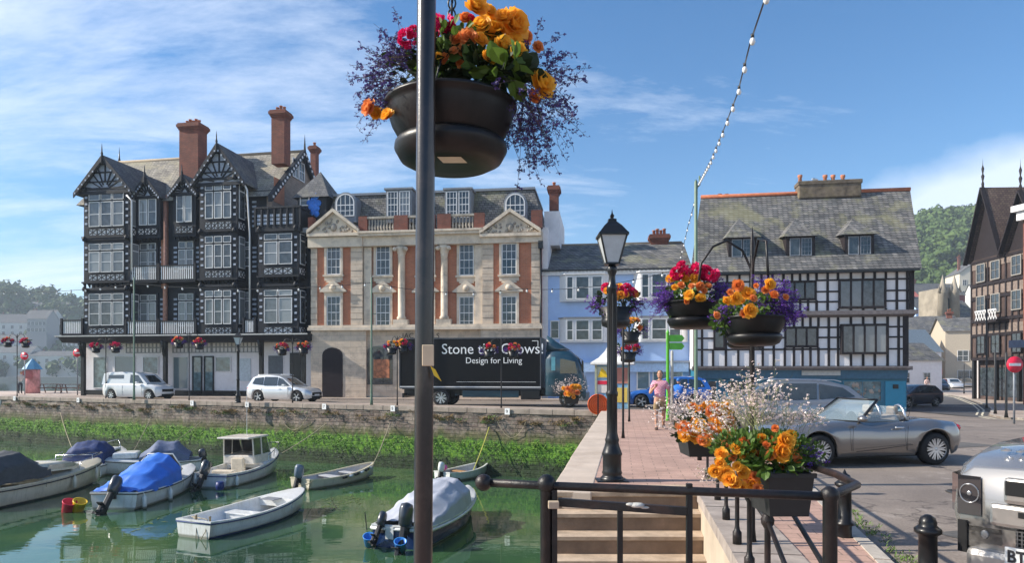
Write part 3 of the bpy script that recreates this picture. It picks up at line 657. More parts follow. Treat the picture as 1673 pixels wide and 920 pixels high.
# gables
def gable(pl, pr, papx, eave_py, apex_py, y, yb, fin=.9, overh=.35, rad=True, big=False):
    u0, u1 = U(pl,y), U(pr,y); um = (u0+u1)/2; ze, za = Z(papx,eave_py,y), Z(papx,apex_py,y)
    r = MB(); gable_roof_mesh(r, u0-overh, u1+overh, y-.35, yb, ze-.15, za+.1); ro = r.build('gable_roof', SLATED, yk)
    g = MB(); g.prism([(u0,ze-.1),(u1,ze-.1),(um,za-.1)], y-.02, y+.1); g.build('gable_panel', STUD if rad else BRICKD, ro)
    g = MB()
    for sgn in (-1, 1):                               # barge boards
        e = u0-overh if sgn < 0 else u1+overh
        g.beam((e,y-.42,ze-.3),(um,y-.42,za-.08),.08,.34,(0,1,0)) if False else g.add(
            [(e,y-.38,ze-.15),(um,y-.38,za+.12),(um,y-.38,za-.3),(e,y-.38,ze-.5),(e,y-.3,ze-.15),(um,y-.3,za+.12),(um,y-.3,za-.3),(e,y-.3,ze-.5)],
            [(0,1,2,3),(7,6,5,4),(0,4,5,1),(3,2,6,7),(0,3,7,4),(1,5,6,2)])
    if rad:
        for i in range(9):                           # radiating timbers
            a = math.pi*(i+.5)/9; L = 9; c_, s_ = math.cos(a), math.sin(a)
            # clip to the triangle
            half = (u1-u0)/2; hh = za-ze; t1 = hh/(s_+abs(c_)*hh/half+1e-6); p = (um+c_*t1*.25, y-.06, ze+s_*t1*.25); q = (um+c_*t1*.95, y-.06, ze+s_*t1*.95)
            g.beam(p, q, .07, .09, (0,1,0))
        for f_ in (.27,.55,.8):
            w_ = (u1-u0)/2*(1-f_); g.box(um-w_,um+w_,y-.09,y-.02,ze+(za-ze)*f_-.05,ze+(za-ze)*f_+.05)
        g.box(u0-.1,u1+.1,y-.12,y-.02,ze-.25,ze-.02)
    g.lathe([(.07,za-.6),(.1,za-.4),(.06,za),(.09,za+.2),(.05,za+.3),(.035,za+.6),(.001,za+fin)], 6, (um,y-.36,0))
    if rad:
        s = g; s.mi = 1
        for sgn in (-1,1):
            e = u0-overh if sgn < 0 else u1+overh
            for i in range(int(8 if big else 6)):
                k = (i+.5)/8; x = e+(um-e)*k; z_ = ze-.33+(za-.0-ze)*k*1.0; s.box(x-.05,x+.05,y-.4,y-.37,z_-.06,z_+.06)
    g.build('barge_board', [TIMBER, STUD], ro)
    return ro
gable(133,213,162,312,258,0,6.2,fin=.95); gable(222,262,238,320,290,.5,3.6,fin=.8,overh=.2); gable(283,322,303,314,288,.5,3.6,fin=.8,overh=.2)
gable(322,396,352,298,238,0,6.6,fin=.95,big=True)
# main roof: ridge along u
rz = 18.5; yr = 5.2; r = MB()
ul, ur = U(195,yr), ug+.1; e0, e1 = U(118,.3), U(500,.2)
ze = zs[3]-.25
r.add([(uL-.6,MW-.5,ze-.3),(ur,MW-.5,ze-.3),(ur,yr,rz),(ul,yr,rz),(uL-.6,9.8,ze),(ur,9.8,ze)], [(0,1,2,3),(3,2,5,4),(0,3,4)])
mr_ = r.build('main_roof', SLATE, yk)
r = MB(); r.tube([(ul-.1,yr,rz+.02),(ur,yr,rz+.02)], .13, 8); r.build('ridge_tiles', plain('ridge_tile',(0.33,0.27,0.2),0.8), mr_)
r = MB(); r.lathe([(.1,rz-.3),(.13,rz),(.06,rz+.4),(.001,rz+1.3)],6,(ul,yr,0)); r.build('roof_finial', BLACKM, mr_)
# stone gable end of the main roof, seen at a slant from the right
zge = Z(445,316,1.0); g = MB(); g.prism([(MW-.15,zs[2]-.5),(9.7,zs[2]-.5),(9.7,zge),(yr,rz-.2),(MW-.15,zge)], ug-.4, ug, 'x'); go = g.build('stone_gable', RUBBLE, yk)
MB().box(ug,ug+.04,MW+.1,MW+1.5,Z(460,330,1.5),Z(460,290,1.5)).build('brick_quoin', BRICK, go)
wz0, wz1 = Z(486,293,4.6), Z(486,262,4.6)
for wy in (3.75,4.75):
    w_ = window(go, ug+.03, wz0, .85, wz1-wz0, 2, 2, wy, fw=.07, bar=.05); w_.rotation_euler = (0,0,R(90))
gb_ = MB()
for (ya,yb2) in ((MW-.75,yr),(9.9,yr)):
    za_ = zge-.25
    gb_.add([(ug+.05,ya,za_),(ug+.05,yb2,rz+.15),(ug+.05,yb2,rz-.4),(ug+.05,ya,za_-.5),(ug+.35,ya,za_),(ug+.35,yb2,rz+.15),(ug+.35,yb2,rz-.4),(ug+.35,ya,za_-.5)],[(0,1,2,3),(7,6,5,4),(0,4,5,1),(3,2,6,7),(0,3,7,4),(1,5,6,2)])
gb_.lathe([(.09,rz-.9),(.13,rz-.2),(.09,rz+.2),(.06,rz+.6),(.001,rz+1.35)],6,(ug+.3,yr,0))
s = gb_; s.mi = 1
for (ya,yb2) in ((MW-.75,yr),(9.9,yr)):
    for i in range(15):
        f = (i+.5)/15; yy_ = ya+(yb2-ya)*f; zz_ = zge-.25+(rz+.15-zge+.25)*f-.25; s.box(ug+.35,ug+.38,yy_-.09,yy_+.09,zz_-.1,zz_+.07)
gb_.build('barge_board', [TIMBER, WPANEL], go)
MB().box(ug-.05,uR-.1,.2,9.5,Z(455,373)-.3,Z(455,373)+.02).build('flat_roof', LEAD, yk)
# corner turret with blue sheet, and the top balcony
tx0, tx1 = U(487,1.6), U(540,1.6); tz0, tz1 = Z(515,400,1.6), Z(515,322,1.6); tm = (tx0+tx1)/2
t_ = MB().box(tx0+.1,tx1-.2,1.35,4,tz0,tz1).build('turret', TIMBER, yk)
r = MB(); r.add([(tx0-.2,1.1,tz1-.1),(tx1+.1,1.1,tz1-.1),(tx1+.1,4.2,tz1-.1),(tx0-.2,4.2,tz1-.1),(tm,2.6,Z(515,281,2.6))],[(0,1,4),(1,2,4),(2,3,4),(3,0,4)]); r.build('turret_roof', SLATED, t_)
window(t_, tx0+.3, Z(500,338,1.6), .7, .75, 1, 2, 1.34, fw=.06)
bx = MB()
for i in range(12):
    a = i*2.4; rr_ = .12+.045*i; bx.ball((tx0+1.35+rr_*math.cos(a)*.7,1.3,Z(515,338,1.6)+rr_*math.sin(a)*1.1), .24, 6, (1,.25,1))
bx.build('blue_sheet', plain('bright_blue_sheet', (0.02,0.16,0.6), 0.7, var=.3), t_)
bu0, bu1 = U(419), U(492); bz0, bz1 = Z(455,370), Z(455,338)
b = MB(); b.box(bu0,bu1,-.15,1.2,bz0-.35,bz0); b.box(bu0-.05,bu1+.05,-.22,-.02,bz1-.12,bz1); b.box(bu1-.1,bu1+.07,-.2,1.3,bz1-.13,bz1+.002)
b.box(bu0,bu1,-.12,-.05,bz0,bz1-.12); b.box(bu1-.09,bu1-.02,-.12,1.3,bz0,bz1-.12)
for i in range(8): x = bu0+(bu1-bu0)*i/7; b.box(x-.06,x+.06,-.2,-.03,bz0,bz1)
s = b; s.mi = 1
for i in range(6): 
    x = bu0+(bu1-bu0)*(i+.5)/7+.05
    for k in range(3): s.box(x-.14,x+.14,-.15,-.121,bz0+.12+k*.26,bz0+.3+k*.26)
b.build('top_balcony', [TIMBER, STUD], yk)
# balconies with white balusters
def balcony(pl, pr, pt, pb, y, name='balcony'):
    u0, u1 = U(pl,y), U(pr,y); um=(pl+pr)/2; z1, z0 = Z(um,pt,y), Z(um,pb,y)
    b = MB(); b.box(u0,u1,y-.05,y+.05,z1-.08,z1); b.box(u0,u1,y-.05,y+.05,z0,z0+.08); b.box(u0,u1,y-.03,MW,z0-.12,z0-.001)
    for x in (u0,u1): b.box(x-.07,x+.07,y-.07,y+.07,z0,z1+.12)
    o = b.build(name, TIMBER, yk); s = MB(); n = int((u1-u0)/.17)
    for i in range(n): x = u0+.12+(u1-u0-.24)*(i+.5)/n; s.box(x-.035,x+.035,y-.02,y+.02,z0+.08,z1-.08)
    s.build('balusters', WHITE, o)
balcony(206,258,434,459,.1); balcony(260,319,433,458,.1); balcony(206,258,524,547,0); balcony(260,320,524,547,0); balcony(101,135,523,547,0); balcony(398,417,522,545,.1)
# canopy slab over the shopfronts
s0, s1 = U(92,-.5), U(505,-.3); zb = zs[0]
b = MB(); b.box(s0,s1,-.55,MW+1.2,zb-.16,zb-.02); b.prism([(-.5,zb-.16),(MW+1.4,zb-.16),(MW+1.4,zb-.5),(-.15,zb-.5)], s0+.15, s1-.02, 'x'); b.build('canopy', TIMBER, yk)
MB().box(s0-.05,s1,-.6,-.5,zb-.1,zb-.02).build('canopy_edge', plain('weathered_white',(0.5,0.5,0.48),0.7,var=.2), yk)
# ground floor shopfronts set back
SB = 1.6; gf = MB(); g0, g1 = U(137,SB), uR-.1; zt = zb-.5
gf.box(g0,g1,SB,SB+6,0.03,zt); sh = gf.build('shop_front', WPANEL, yk)
k = MB()
for (pl, pr, pt, pb) in ((153,176,583,635),(188,222,582,610),(234,260,583,612),(283,309,583,636),(352,378,583,608)):
    window(sh, U(pl,SB), max(.4,Z(pl,pb,SB)), U(pr,SB)-U(pl,SB), Z(pl,pt,SB)-max(.4,Z(pl,pb,SB)), 1, 1, SB-.01, gm=GLS, fw=.06)
for (pl, pr) in ((315,331),(334,350)): window(sh, U(pl,SB), .15, U(pr,SB)-U(pl,SB), 2.75, 1, 1, SB-.02, fm=TIMBER, gm=GLS, fw=.09)
door = MB(); door.box(U(439,SB),U(462,SB),SB-.06,SB,.1,2.9); door.build('panel', plain('grey_blind',(0.12,0.14,0.16),0.6), sh)
door = MB(); door.box(U(474,SB),U(492,SB),SB-.06,SB,.1,3.1); door.build('door', BLACKM, sh)
door = MB(); door.box(U(392,SB),U(410,SB),SB-.05,SB,1.1,2.7); door.build('noticeboard', plain('pale_blind',(0.55,0.62,0.66),0.6), sh)
k.box(g0,g1,SB-.06,SB-.002,.03,.4); k.build('plinth', BLACKM, sh)
k = MB(); zt2 = Z(300,568,SB)
for (a, b_) in ((207,262),(283,345),(347,424)):
    u0, u1 = U(a,SB), U(b_,SB); n = int((u1-u0)/.3)
    k.box(u0,u1,SB-.05,SB-.002,zt2-.04,zt2+.04); k.box(u0,u1,SB-.05,SB-.002,zt2+.3,zt2+.36); k.box(u0,u1,SB-.05,SB-.002,zt2-.4,zt2-.34)
    for i in range(n+1): x = u0+(u1-u0)*i/n; k.box(x-.03,x+.03,SB-.06,SB-.003,zt2-.4,zt2+.4)
k.build('leaded_band', plain('mid_grey_paint',(0.33,0.34,0.35),0.6), sh)
for px in (136,270,427,496): 
    x = U(px,.2); k = MB()
    k.box(x-.12,x+.12,.1,.34,.03,zb-.5); 
    for i in range(6): a = i/5*1.4; k.beam((x,.1-.1*i*.6,zb-1.5+.2*i),(x,-.06*i*.5,zb-1.3+.2*i),.14,.12)
    k.build('column', BLACKM, yk)
# pipes
pp = MB(); pp.tube([(U(270,MW-.15),MW-.15,.3),(U(270,MW-.15),MW-.15,zs[3]-.2)], .16, 8); pp.build('drainpipe', COPPER, yk)
MB().box(U(264,MW),U(275,MW),MW-.04,MW,zs[1]-.2,zs[3]).build('brick_strip', BRICK, yk)
pp = MB(); pp.tube([(U(216,-.05),-.1,zs[2]-2.4),(U(216,-.05),-.1,zs[3]-.6),(U(208,-.05),-.12,zs[3]-.2)], .06, 6)
pp.build('white_drainpipe', WHITE, yk); pp = MB(); pp.tube([(U(408,.2),.2,zs[0]+.4),(U(408,.2),.2,zs[2]),(U(405,.2),.1,zs[3]-.2),(U(400,0),0,zs[3]+.1)], .06, 6); pp.build('white_drainpipe', WHITE, yk)
chimney(yk, U(313,3.2), 3.4, Z(313,305,3.2), Z(313,203,3.2), 1.55, 1.1, 5); chimney(yk, U(459,2.6), 2.6, Z(459,270,2.6), Z(459,183,2.6), 1.0, .9, 3)
chimney(yk, U(514,8.5), 8.5, 12, Z(514,240,8.5), .45, .6, 1)
# ---------------------------------------------------------------- brick and stone bank
BF = Frame(-13.7, 46.5, -7.65)
bk = thing('brick_building', 'red brick and cream stone building with pediments and a slate mansard roof', 'building', (BF.x,BF.y,0), BF.a)
U = lambda px, d=0: BF.u(px, d); Z = lambda px, py, d=0: BF.z(px, py, d)
uR = U(885); H = Z(700,382); zc1 = Z(700,538); print('bank', uR, H, zc1)
MB().box(0,uR,0.3,9,zc1,H).build('wall', BRICK, bk)
g = MB(); 
for (a,b_,d) in ((508,598,-.18),(598,785,0.12),(785,885,-.18)):
    # ground floor of banded ashlar: courses with joints
    z = .03; 
    while z < zc1-.1:
        h = .42; g.box(U(a,d),U(b_,d)-.004,d,.8,z+.015,min(z+h,zc1-.05)); z += h
    g.box(U(a,d)+.01,U(b_,d)-.014,d+.03,.8,.03,zc1-.06)
gfo = g.build('ground_floor', STONE, bk)
s = MB(); s.box(-.1,uR+.05,-.35,.4,zc1-.05,zc1+.16); s.box(-.05,uR,-.28,.4,zc1+.16,zc1+.3)
s.box(U(594),U(788),-.2,.4,H-.75,H-.12); s.box(U(588),U(792),-.45,.4,H-.12,H+.06); s.box(U(588),U(792),-.55,.4,H+.06,H+.2)
s.box(-.1,U(594),-.3,.35,H-.78,H-.1); s.box(U(787),uR+.06,-.3,.35,H-.78,H-.1)
s.build('cornice', STONEP, bk)
# pilasters and quoins
for (a,b_) in ((508,518),(573,592),(788,806),(868,882)):
    u0, u1 = U(a,-.1), U(b_,-.1); z = zc1+.3; i = 0; q = MB()
    while z < H-.8: q.box(u0,u1,-.12+(.0 if i%2 else .02),.32,z+.01,z+.4); z += .41; i += 1
    q.build('pilaster', STONE, bk)
for px in (655,725):
    x = U(px,0); w = .36; cl_ = MB()
    cl_.box(x-.5,x+.5,-.18,.31,zc1+.3,zc1+.65); cl_.lathe([(.30,zc1+.65),(.32,zc1+.8),(.24,zc1+.9),(.23,H-1.5),(.26,H-1.45),(.23,H-1.4),(.26,H-1.3),(.36,H-1.0),(.4,H-.8)],16,(x,.16,0))
    for sg in (-1,1): cl_.lathe([(.13,-.1),(.15,0),(.13,.1)],10,(x+sg*.38,-.16,H-1.0),'y')
    cl_.build('column', STONEP, bk)
for px in (600,782):
    MB().box(U(px-6,0),U(px+6,0),.05,.31,zc1+.3,H-.78).build('pilaster', STONEP, bk)
wn = ((546,1),(624,0),(694,0),(761,0),(832,1))
for px, wing in wn:
    x = U(px,0); yy = -.07 if wing else .26
    for fl, (pt, pb) in enumerate(((398,447),(484,535))):
        zt, zb_ = Z(px,pt), Z(px,pb); w = 1.0
        sr = MB(); e = .15
        sr.box(x-w/2-e,x-w/2+.0,yy-.08,.32,zb_-.1,zt+.22); sr.box(x+w/2,x+w/2+e,yy-.08,.32,zb_-.1,zt+.22); sr.box(x-w/2,x+w/2,yy-.08,.32,zt,zt+.22)
        sr.box(x-w/2-e-.08,x+w/2+e+.08,yy-.16,.32,zb_-.22,zb_-.1)
        if fl == 0: sr.box(x-w/2-e,x+w/2+e,yy-.06,.31,zb_-.5,zb_-.22); sr.box(x-w/2,x+w/2,yy-.05,.31,zb_-.62,zb_-.5)
        else:
            sr.prism([(x-w/2-.42,zt+.26),(x+w/2+.42,zt+.26),(x+w/2+.42,zt+.36),(x+.1,zt+1.0),(x-.1,zt+1.0),(x-w/2-.42,zt+.36)], yy-.2, .3)
            sr.lathe([(.05,-.14),(.2,-.1),(.22,0)],10,(x,yy-.18,zt+.55),'y'); sr.box(x-w/2-e-.04,x+w/2+e+.04,yy-.1,.3,zt+.2,zt+.27)
        so_ = sr.build('window_surround', STONEP, bk)
        MB().box(x-w/2,x+w/2,yy+.05,.33,zb_-.1,zt).build('reveal', DARK, so_)
        window(so_, x-w/2, zb_-.1, w, zt-zb_+.1, 3, 4, yy+.03, gm=GLD, fw=.07, bar=.03, depth=.06)
    if wing:                                         # brick fields are on the projecting plane
        MB().box(x-w/2-.95,x+w/2+.95,-.03,.31,zc1+.3,H-.78).build('brick_panel', BRICK, bk)
        u0, u1 = (U(503,-.3),U(588,-.3)) if px < 700 else (U(784,-.3),U(884,-.3)); um = (u0+u1)/2; z0 = Z(px,382,-.3); za = Z(px,347,-.3)
        p = MB(); p.box(u0,u1,-.5,.4,z0-.18,z0+.02)
        for (a, b_) in ((u0,um),(um,u1)):
            za0, za1 = (z0+.02, za) if a == u0 else (za, z0+.02)
            p.add([(a,-.55,za0),(b_,-.55,za1),(b_,-.55,za1+.24),(a,-.55,za0+.24),(a,1.5,za0),(b_,1.5,za1),(b_,1.5,za1+.24),(a,1.5,za0+.24)],[(0,1,2,3),(7,6,5,4),(3,2,6,7),(0,4,5,1),(0,3,7,4),(1,5,6,2)])
        po = p.build('pediment', STONEP, bk)
        MB().prism([(u0+.1,z0+.02),(u1-.1,z0+.02),(um,za)], -.3, 1.4).build('tympanum', STONEP, po)
        cv = MB()
        for i in range(26):
            tt = random.uniform(-.72,.72); hh = (1-abs(tt))*(za-z0)*.8; cv.ball((um+tt*(u1-u0)/2,-.32,z0+.14+random.random()*max(0,hh-.15)), random.uniform(.07,.13), 6, (1,.6,1))
        cv.ball((um,-.34,z0+.42),.26,8,(.9,.5,1.1)); cv.build('carving', plain('dark_carved_stone',(0.34,0.3,0.25),.9,var=.4,bmp=.6), po)
# balustrade, parapet piers
bz0 = H+.2; bz1 = Z(700,353)
for (a,b_) in ((588,602),(646,668),(700,712),(716,738),(776,792)): MB().box(U(a,0),U(b_,0),-.3,.05,bz0,bz1+.05).build('parapet_pier', BRICKD, bk)
for (a,b_) in ((504,512),(868,886)): MB().box(U(a,0),U(b_,0),-.1,.4,bz0,bz1+.15).build('parapet_pier', BRICKD, bk)
for (a,b_) in ((602,646),(668,700),(738,776)):
    bl=MB(); u0,u1=U(a,0),U(b_,0); n=int((u1-u0)/.2)
    for i in range(n): bl.lathe([(.05,bz0),(.04,bz0+.1),(.09,bz0+.28),(.04,bz0+.5),(.06,bz1-.12)],6,(u0+(u1-u0)*(i+.5)/n,-.14,0))
    bl.box(u0,u1,-.28,.0,bz1-.12,bz1+.02)
    bl.build('balustrade', plain('weathered_stone',(0.4,0.36,0.3),.9,var=.35,bmp=.4), bk)
# mansard
r = MB(); mz0, mz1 = H-.1, Z(700,313,1.4)
m0, m1 = U(524,1.0), U(893,1.0); t0, t1 = U(547,1.8), U(872,1.8)
r.add([(m0,.7,mz0),(m1,.7,mz0),(t1,1.8,mz1),(t0,1.8,mz1),(m0,9,mz0),(m1,9,mz0),(t1,8,mz1),(t0,8,mz1)],[(0,1,2,3),(1,5,6,2),(0,3,7,4),(3,2,6,7)])
mo = r.build('mansard_roof', SLATEO, bk)
MB().box(t0-.1,t1+.1,1.65,8.1,mz1-.02,mz1+.14).build('roof_edge', LEAD, mo)
for (pl,pr) in ((631,673),(727,770)):
    u0,u1=U(pl,.6),U(pr,.6); z1_=Z(pl,311,.6); z0_=Z(pl,357,.6)
    d=MB(); d.box(u0,u1,.55,2.6,z0_-.3,z1_); d.box(u0-.1,u1+.1,.42,2.7,z1_,z1_+.12); do=d.build('dormer', LEAD, mo); w=(u1-u0-.36)/2
    for i in range(2): window(do, u0+.12+i*(w+.12), z0_, w, z1_-z0_-.12, 3, 4, .54, gm=GLP, fw=.05, bar=.03)
for px in (565,842):
    x=U(px,.6); w=1.3; z0_=Z(px,354,.6); z1_=Z(px,317,.6)
    d=MB(); n=12; pr_=[(x-w/2-.12,z0_-.4),(x+w/2+.12,z0_-.4)]+[(x+(w/2+.12)*math.cos(math.pi*i/n),z1_-w/2+(w/2+.12)*math.sin(math.pi*i/n)) for i in range(n+1)]
    d.prism(pr_,.55,2.2); do=d.build('dormer', LEAD, mo); window(do, x-w/2, z0_, w, z1_-z0_, 4, 4, .54, gm=GLP, fw=.07, bar=.035, arch=True)
# side wall rising above the blue house, chimney
sw_ = MB(); sw_.box(uR-.02,uR+.38,.35,9,.03,H+.3); sw_.add([],[]); sw_.build('side_wall', WPANEL, bk)
MB().box(U(889,2.5),U(914,2.5),2.5,8.5,H-.5,Z(900,345,2.5)).build('gable_end', WPANEL, bk)
chimney(bk, U(905,3), 3.2, Z(905,345,3), Z(905,305,3), .6, 1.0, 1)
pp=MB(); pp.tube([(uR-.05,-.15,.2),(uR-.05,-.15,H-1)],.07,8); pp.box(uR-.2,uR+.1,-.3,0,H-1.2,H-.7); pp.build('drainpipe', BLACKM, bk)
# door, arched shop window, lettering
d=MB(); x=U(543,-.2); d.prism([(x-.72,.05),(x+.72,.05),(x+.72,2.9)]+[(x+.72*math.cos(math.pi*i/8),2.9+.5*math.sin(math.pi*i/8)) for i in range(1,8)]+[(x-.72,2.9)],-.21,.2); d.build('door', plain('dark_plum_door',(0.014,0.008,0.011),.6,spec=.25), bk)
x=U(619,.1); d=MB(); d.prism([(x-.95,.9),(x+.95,.9),(x+.95,3.0)]+[(x+.95*math.cos(math.pi*i/8),3.0+.5*math.sin(math.pi*i/8)) for i in range(1,8)]+[(x-.95,3.0)],.08,.3); do=d.build('shop_window', GLD, bk)
ps=MB(); ps.box(x-.35,x+.75,.03,.07,1.35,2.6); ps.build('poster', plain('orange_poster',(0.45,0.16,0.07),.6,var=.7,scale=3), do)
x=U(706,.1); d=MB(); d.prism([(x-1.3,.9),(x+1.3,.9),(x+1.3,3.0)]+[(x+1.3*math.cos(math.pi*i/8),3.0+.5*math.sin(math.pi*i/8)) for i in range(1,8)]+[(x-1.3,3.0)],.08,.3); d.build('shop_window', GLD, bk)
x=U(832,-.2); d=MB(); d.prism([(x-.9,.9),(x+.9,.9),(x+.9,3.0)]+[(x+.9*math.cos(math.pi*i/8),3.0+.5*math.sin(math.pi*i/8)) for i in range(1,8)]+[(x-.9,3.0)],-.2,.2); d.build('shop_window', GLD, bk)
text('shop_lettering', 'JAC', .5, BLACKM, bk, (U(657,.05),.04,Z(657,553,.05)), (R(90),0,0)); text('shop_lettering', 'LLS', .5, BLACKM, bk, (U(701,.05),.04,Z(701,553,.05)), (R(90),0,0))
# ---------------------------------------------------------------- pale blue house
LF = Frame(1.95, 44.9, -7.65)
bl = thing('blue_house', 'pale blue rendered house with white bay windows and a grey slate roof', 'house', (LF.x,LF.y,0), LF.a)
U = lambda px, d=0: LF.u(px, d); Z = lambda px, py, d=0: LF.z(px, py, d)
uR = U(1127); zE = Z(1000,440); zR_ = Z(1000,399,4.5); print('blue', uR, zE, zR_)
MB().box(.05,uR,0,8,.03,zE).build('wall', BLUEW, bl)
r=MB(); r.add([(-.1,-.35,zE-.02),(uR+.1,-.35,zE-.02),(uR+.1,4.5,zR_),(-.1,4.5,zR_),(-.1,9,zE),(uR+.1,9,zE)],[(0,1,2,3),(3,2,5,4)]); ro=r.build('roof', SLATEO, bl)
MB().tube([(-.1,4.5,zR_),(uR,4.5,zR_)],.1,6).build('ridge_tiles', plain('ridge_tile',(0.33,0.27,0.2),0.8), ro)
s=MB(); s.box(0,uR,-.34,-.25,zE-.12,zE-.03); s.build('gutter', BLACKM, bl)
s=MB(); s.box(0.02,uR,-.22,0,zE-.35,zE-.1)
for i in range(int(uR/.25)): s.box(i*.25+.05,i*.25+.15,-.3,-.22,zE-.22,zE-.12)
s.build('cornice', WHITE, bl)
def bowbay(pl, pr, rows, splits):
    u0,u1=U(pl,-.3),U(pr,-.3)
    for (pt,pb) in rows:
        zt,zb_=Z(pl,pt,-.3),Z(pl,pb,-.3); b=MB(); b.prism([(u0-.25,0),(u0+.15,-.42),(u1-.15,-.42),(u1+.25,0)],zb_-.12,zt+.1,'z'); bo=b.build('bay', WHITE, bl)
        w=(u1-u0-.3); x=u0+.15
        for i,f in enumerate(splits):
            window(bo, x+.06, zb_, w*f-.12, zt-zb_, 1, 2, -.43, gm=GLD if i<2 else GLP, fw=.07, bar=.05, depth=.05); x+=w*f
        b=MB(); b.prism([(u0-.35,.0),(u0+.1,-.55),(u1-.1,-.55),(u1+.35,.0)],zt+.1,zt+.17,'z'); b.build('bay_cap', LEAD if rows[0][0]!=pt else WHITE, bo)
bowbay(920,990,[(452,490),(523,557)],(.24,.42,.34)); bowbay(1042,1118,[(448,488),(521,556)],(.24,.42,.34))
window(bl, U(899), Z(905,554), U(914)-U(899), Z(905,524)-Z(905,554), 1, 2, -.01, gm=GLD, fw=.07)
s=MB(); s.box(U(972,-.1),uR,-.5,-.01,Z(1050,590,-.4)-.1,Z(1050,590,-.4)); s.build('shop_cornice', plain('blue_grey_trim',(0.2,0.24,0.3),.6), bl)
s=MB(); s.box(U(895,-.1),uR-.1,-.3,-.01,Z(1050,608,-.3),Z(1050,592,-.3)); s.build('fascia', plain('sky_blue_fascia',(0.45,0.62,0.86),.6), bl)
for (a,b_) in ((900,930),(975,1000),(1040,1062),(1066,1092),(1096,1116)): window(bl, U(a,-.1), .6, U(b_,-.1)-U(a,-.1), 1.6, 1, 1, -.01, gm=GLS, fw=.08)
chimney(bl, U(1077,4.5), 4.6, zR_-.3, Z(1077,392,4.5)+.35, 1.2, .8, 4)
# ---------------------------------------------------------------- black and white timber framed house
TF = Frame(10.75, 40.8, math.degrees(math.atan2(-1.9,12.35)))
tb = thing('timber_framed_house', 'black and white timber framed house with teal shopfront and steep mottled slate roof', 'house', (TF.x,TF.y,0), TF.a)
U = lambda px, d=0: TF.u(px, d); Z = lambda px, py, d=0: TF.z(px, py, d)
uR=U(1499); zE=Z(1300,443); zJ1=Z(1300,602); zJ2=Z(1300,512); gb=-.58; print('timber', uR, zE, zJ1, zJ2)
xRr=U(1487,4.2); xbk=uR+(xRr-uR)*2
MB().prism([(.1,.25),(uR-.12,.25),(xbk-.2,8.5),(.1,8.5)],zJ2,zE,'z').build('upper_wall', WPANEL, tb); MB().prism([(.15,.5),(uR-.35,.5),(xbk-.4,8.5),(.15,8.5)],zJ1,zJ2,'z').build('middle_wall', WPANEL, tb)
def frame_(name, y, z0, z1, x0, x1, wins, rails, xs):
    m=MB(); D=.05
    def free(a,b,c,d): return not any(a<w[1]+.02 and b>w[0]-.02 and c<w[3]-.02 and d>w[2]+.02 for w in wins)
    for x in xs:
        segs=[(z0,z1)]
        for w in wins:
            if w[0]-.03<x<w[1]+.03:
                n=[]
                for (a,b) in segs:
                    if w[2]>a: n.append((a,min(b,w[2])))
                    if w[3]<b: n.append((max(a,w[3]),b))
                segs=n
        for a,b in segs:
            if b-a>.05: m.box(x-.066+random.uniform(-.008,.008),x+.066,y-D,y,a,b)
    for z in rails:
        segs=[(x0,x1)]
        for w in wins:
            if w[2]<z<w[3]:
                n=[]
                for (a,b) in segs:
                    if w[0]>a: n.append((a,min(b,w[0])))
                    if w[1]<b: n.append((max(a,w[1]),b))
                segs=n
        for a,b in segs:
            if b-a>.05: m.box(a,b,y-D+.006,y,z-.048,z+.048)
    m.box(x0,x1,y-D-.03,y,z0,z0+.14); m.box(x0,x1,y-D-.03,y,z1-.14,z1); m.box(x0-.02,x0+.2,y-D-.03,y,z0,z1); m.box(x1-.24,x1+.02,y-D-.03,y,z0,z1)
    return m.build(name, TIMB2, tb)
def win3(px0,px1,pt,pb,y,n,proj=.06,gm=None):
    u0,u1=U(px0,y),U(px1,y); z1,z0=Z((px0+px1)/2,pt,y),Z((px0+px1)/2,pb,y)
    b=MB(); b.box(u0-.06,u1+.06,y-proj-.04,y+.02,z0-.08,z0); b.box(u0-.06,u1+.06,y-proj-.04,y+.02,z1,z1+.08); b.box(u0-.06,u0,y-proj-.04,y+.02,z0,z1); b.box(u1,u1+.06,y-proj-.04,y+.02,z0,z1); b.box(u0,u1,y-.02,y+.015,z0,z1)
    o=b.build('window_surround', TIMB2, tb); w=(u1-u0)/n
    for i in range(n): window(o,u0+i*w,z0,w,z1-z0,1,1,y-proj+.04,fm=TIMB2,gm=gm or GLD,fw=.05,depth=.06)
    return (u0-.06,u1+.06,z0-.08,z1+.08)
yu=.25
wu=[win3(1281,1332,461,489,yu,3),win3(1371,1445,458,502,yu,4,.12,GLP),win3(1170,1205,463,489,yu,2)]
xu=[U(p,yu) for p in (1150,1168,1188,1208,1226,1244,1262,1280,1294,1307,1320,1334,1352,1369,1390,1410,1429,1447,1465,1482)]
frame_('timber_frame',yu,zJ2,zE,.1,uR-.12,wu,[Z(1300,459,yu),Z(1300,478,yu)+.02,Z(1300,494,yu)],xu)
ym=.5
wm=[win3(1283,1335,536,566,ym,3),win3(1374,1446,532,577,ym,4,.3,GLP),win3(1167,1183,540,569,ym,1),win3(1212,1246,538,567,ym,2)]
xm=[U(p,ym) for p in (1147,1165,1186,1206,1226,1246,1264,1282,1297,1311,1324,1337,1354,1369,1390,1410,1429,1450,1468,1482)]
frame_('timber_frame',ym,zJ1,zJ2,.15,uR-.35,wm,[Z(1300,535,ym)-.02,Z(1300,552,ym),Z(1300,571,ym)],xm)
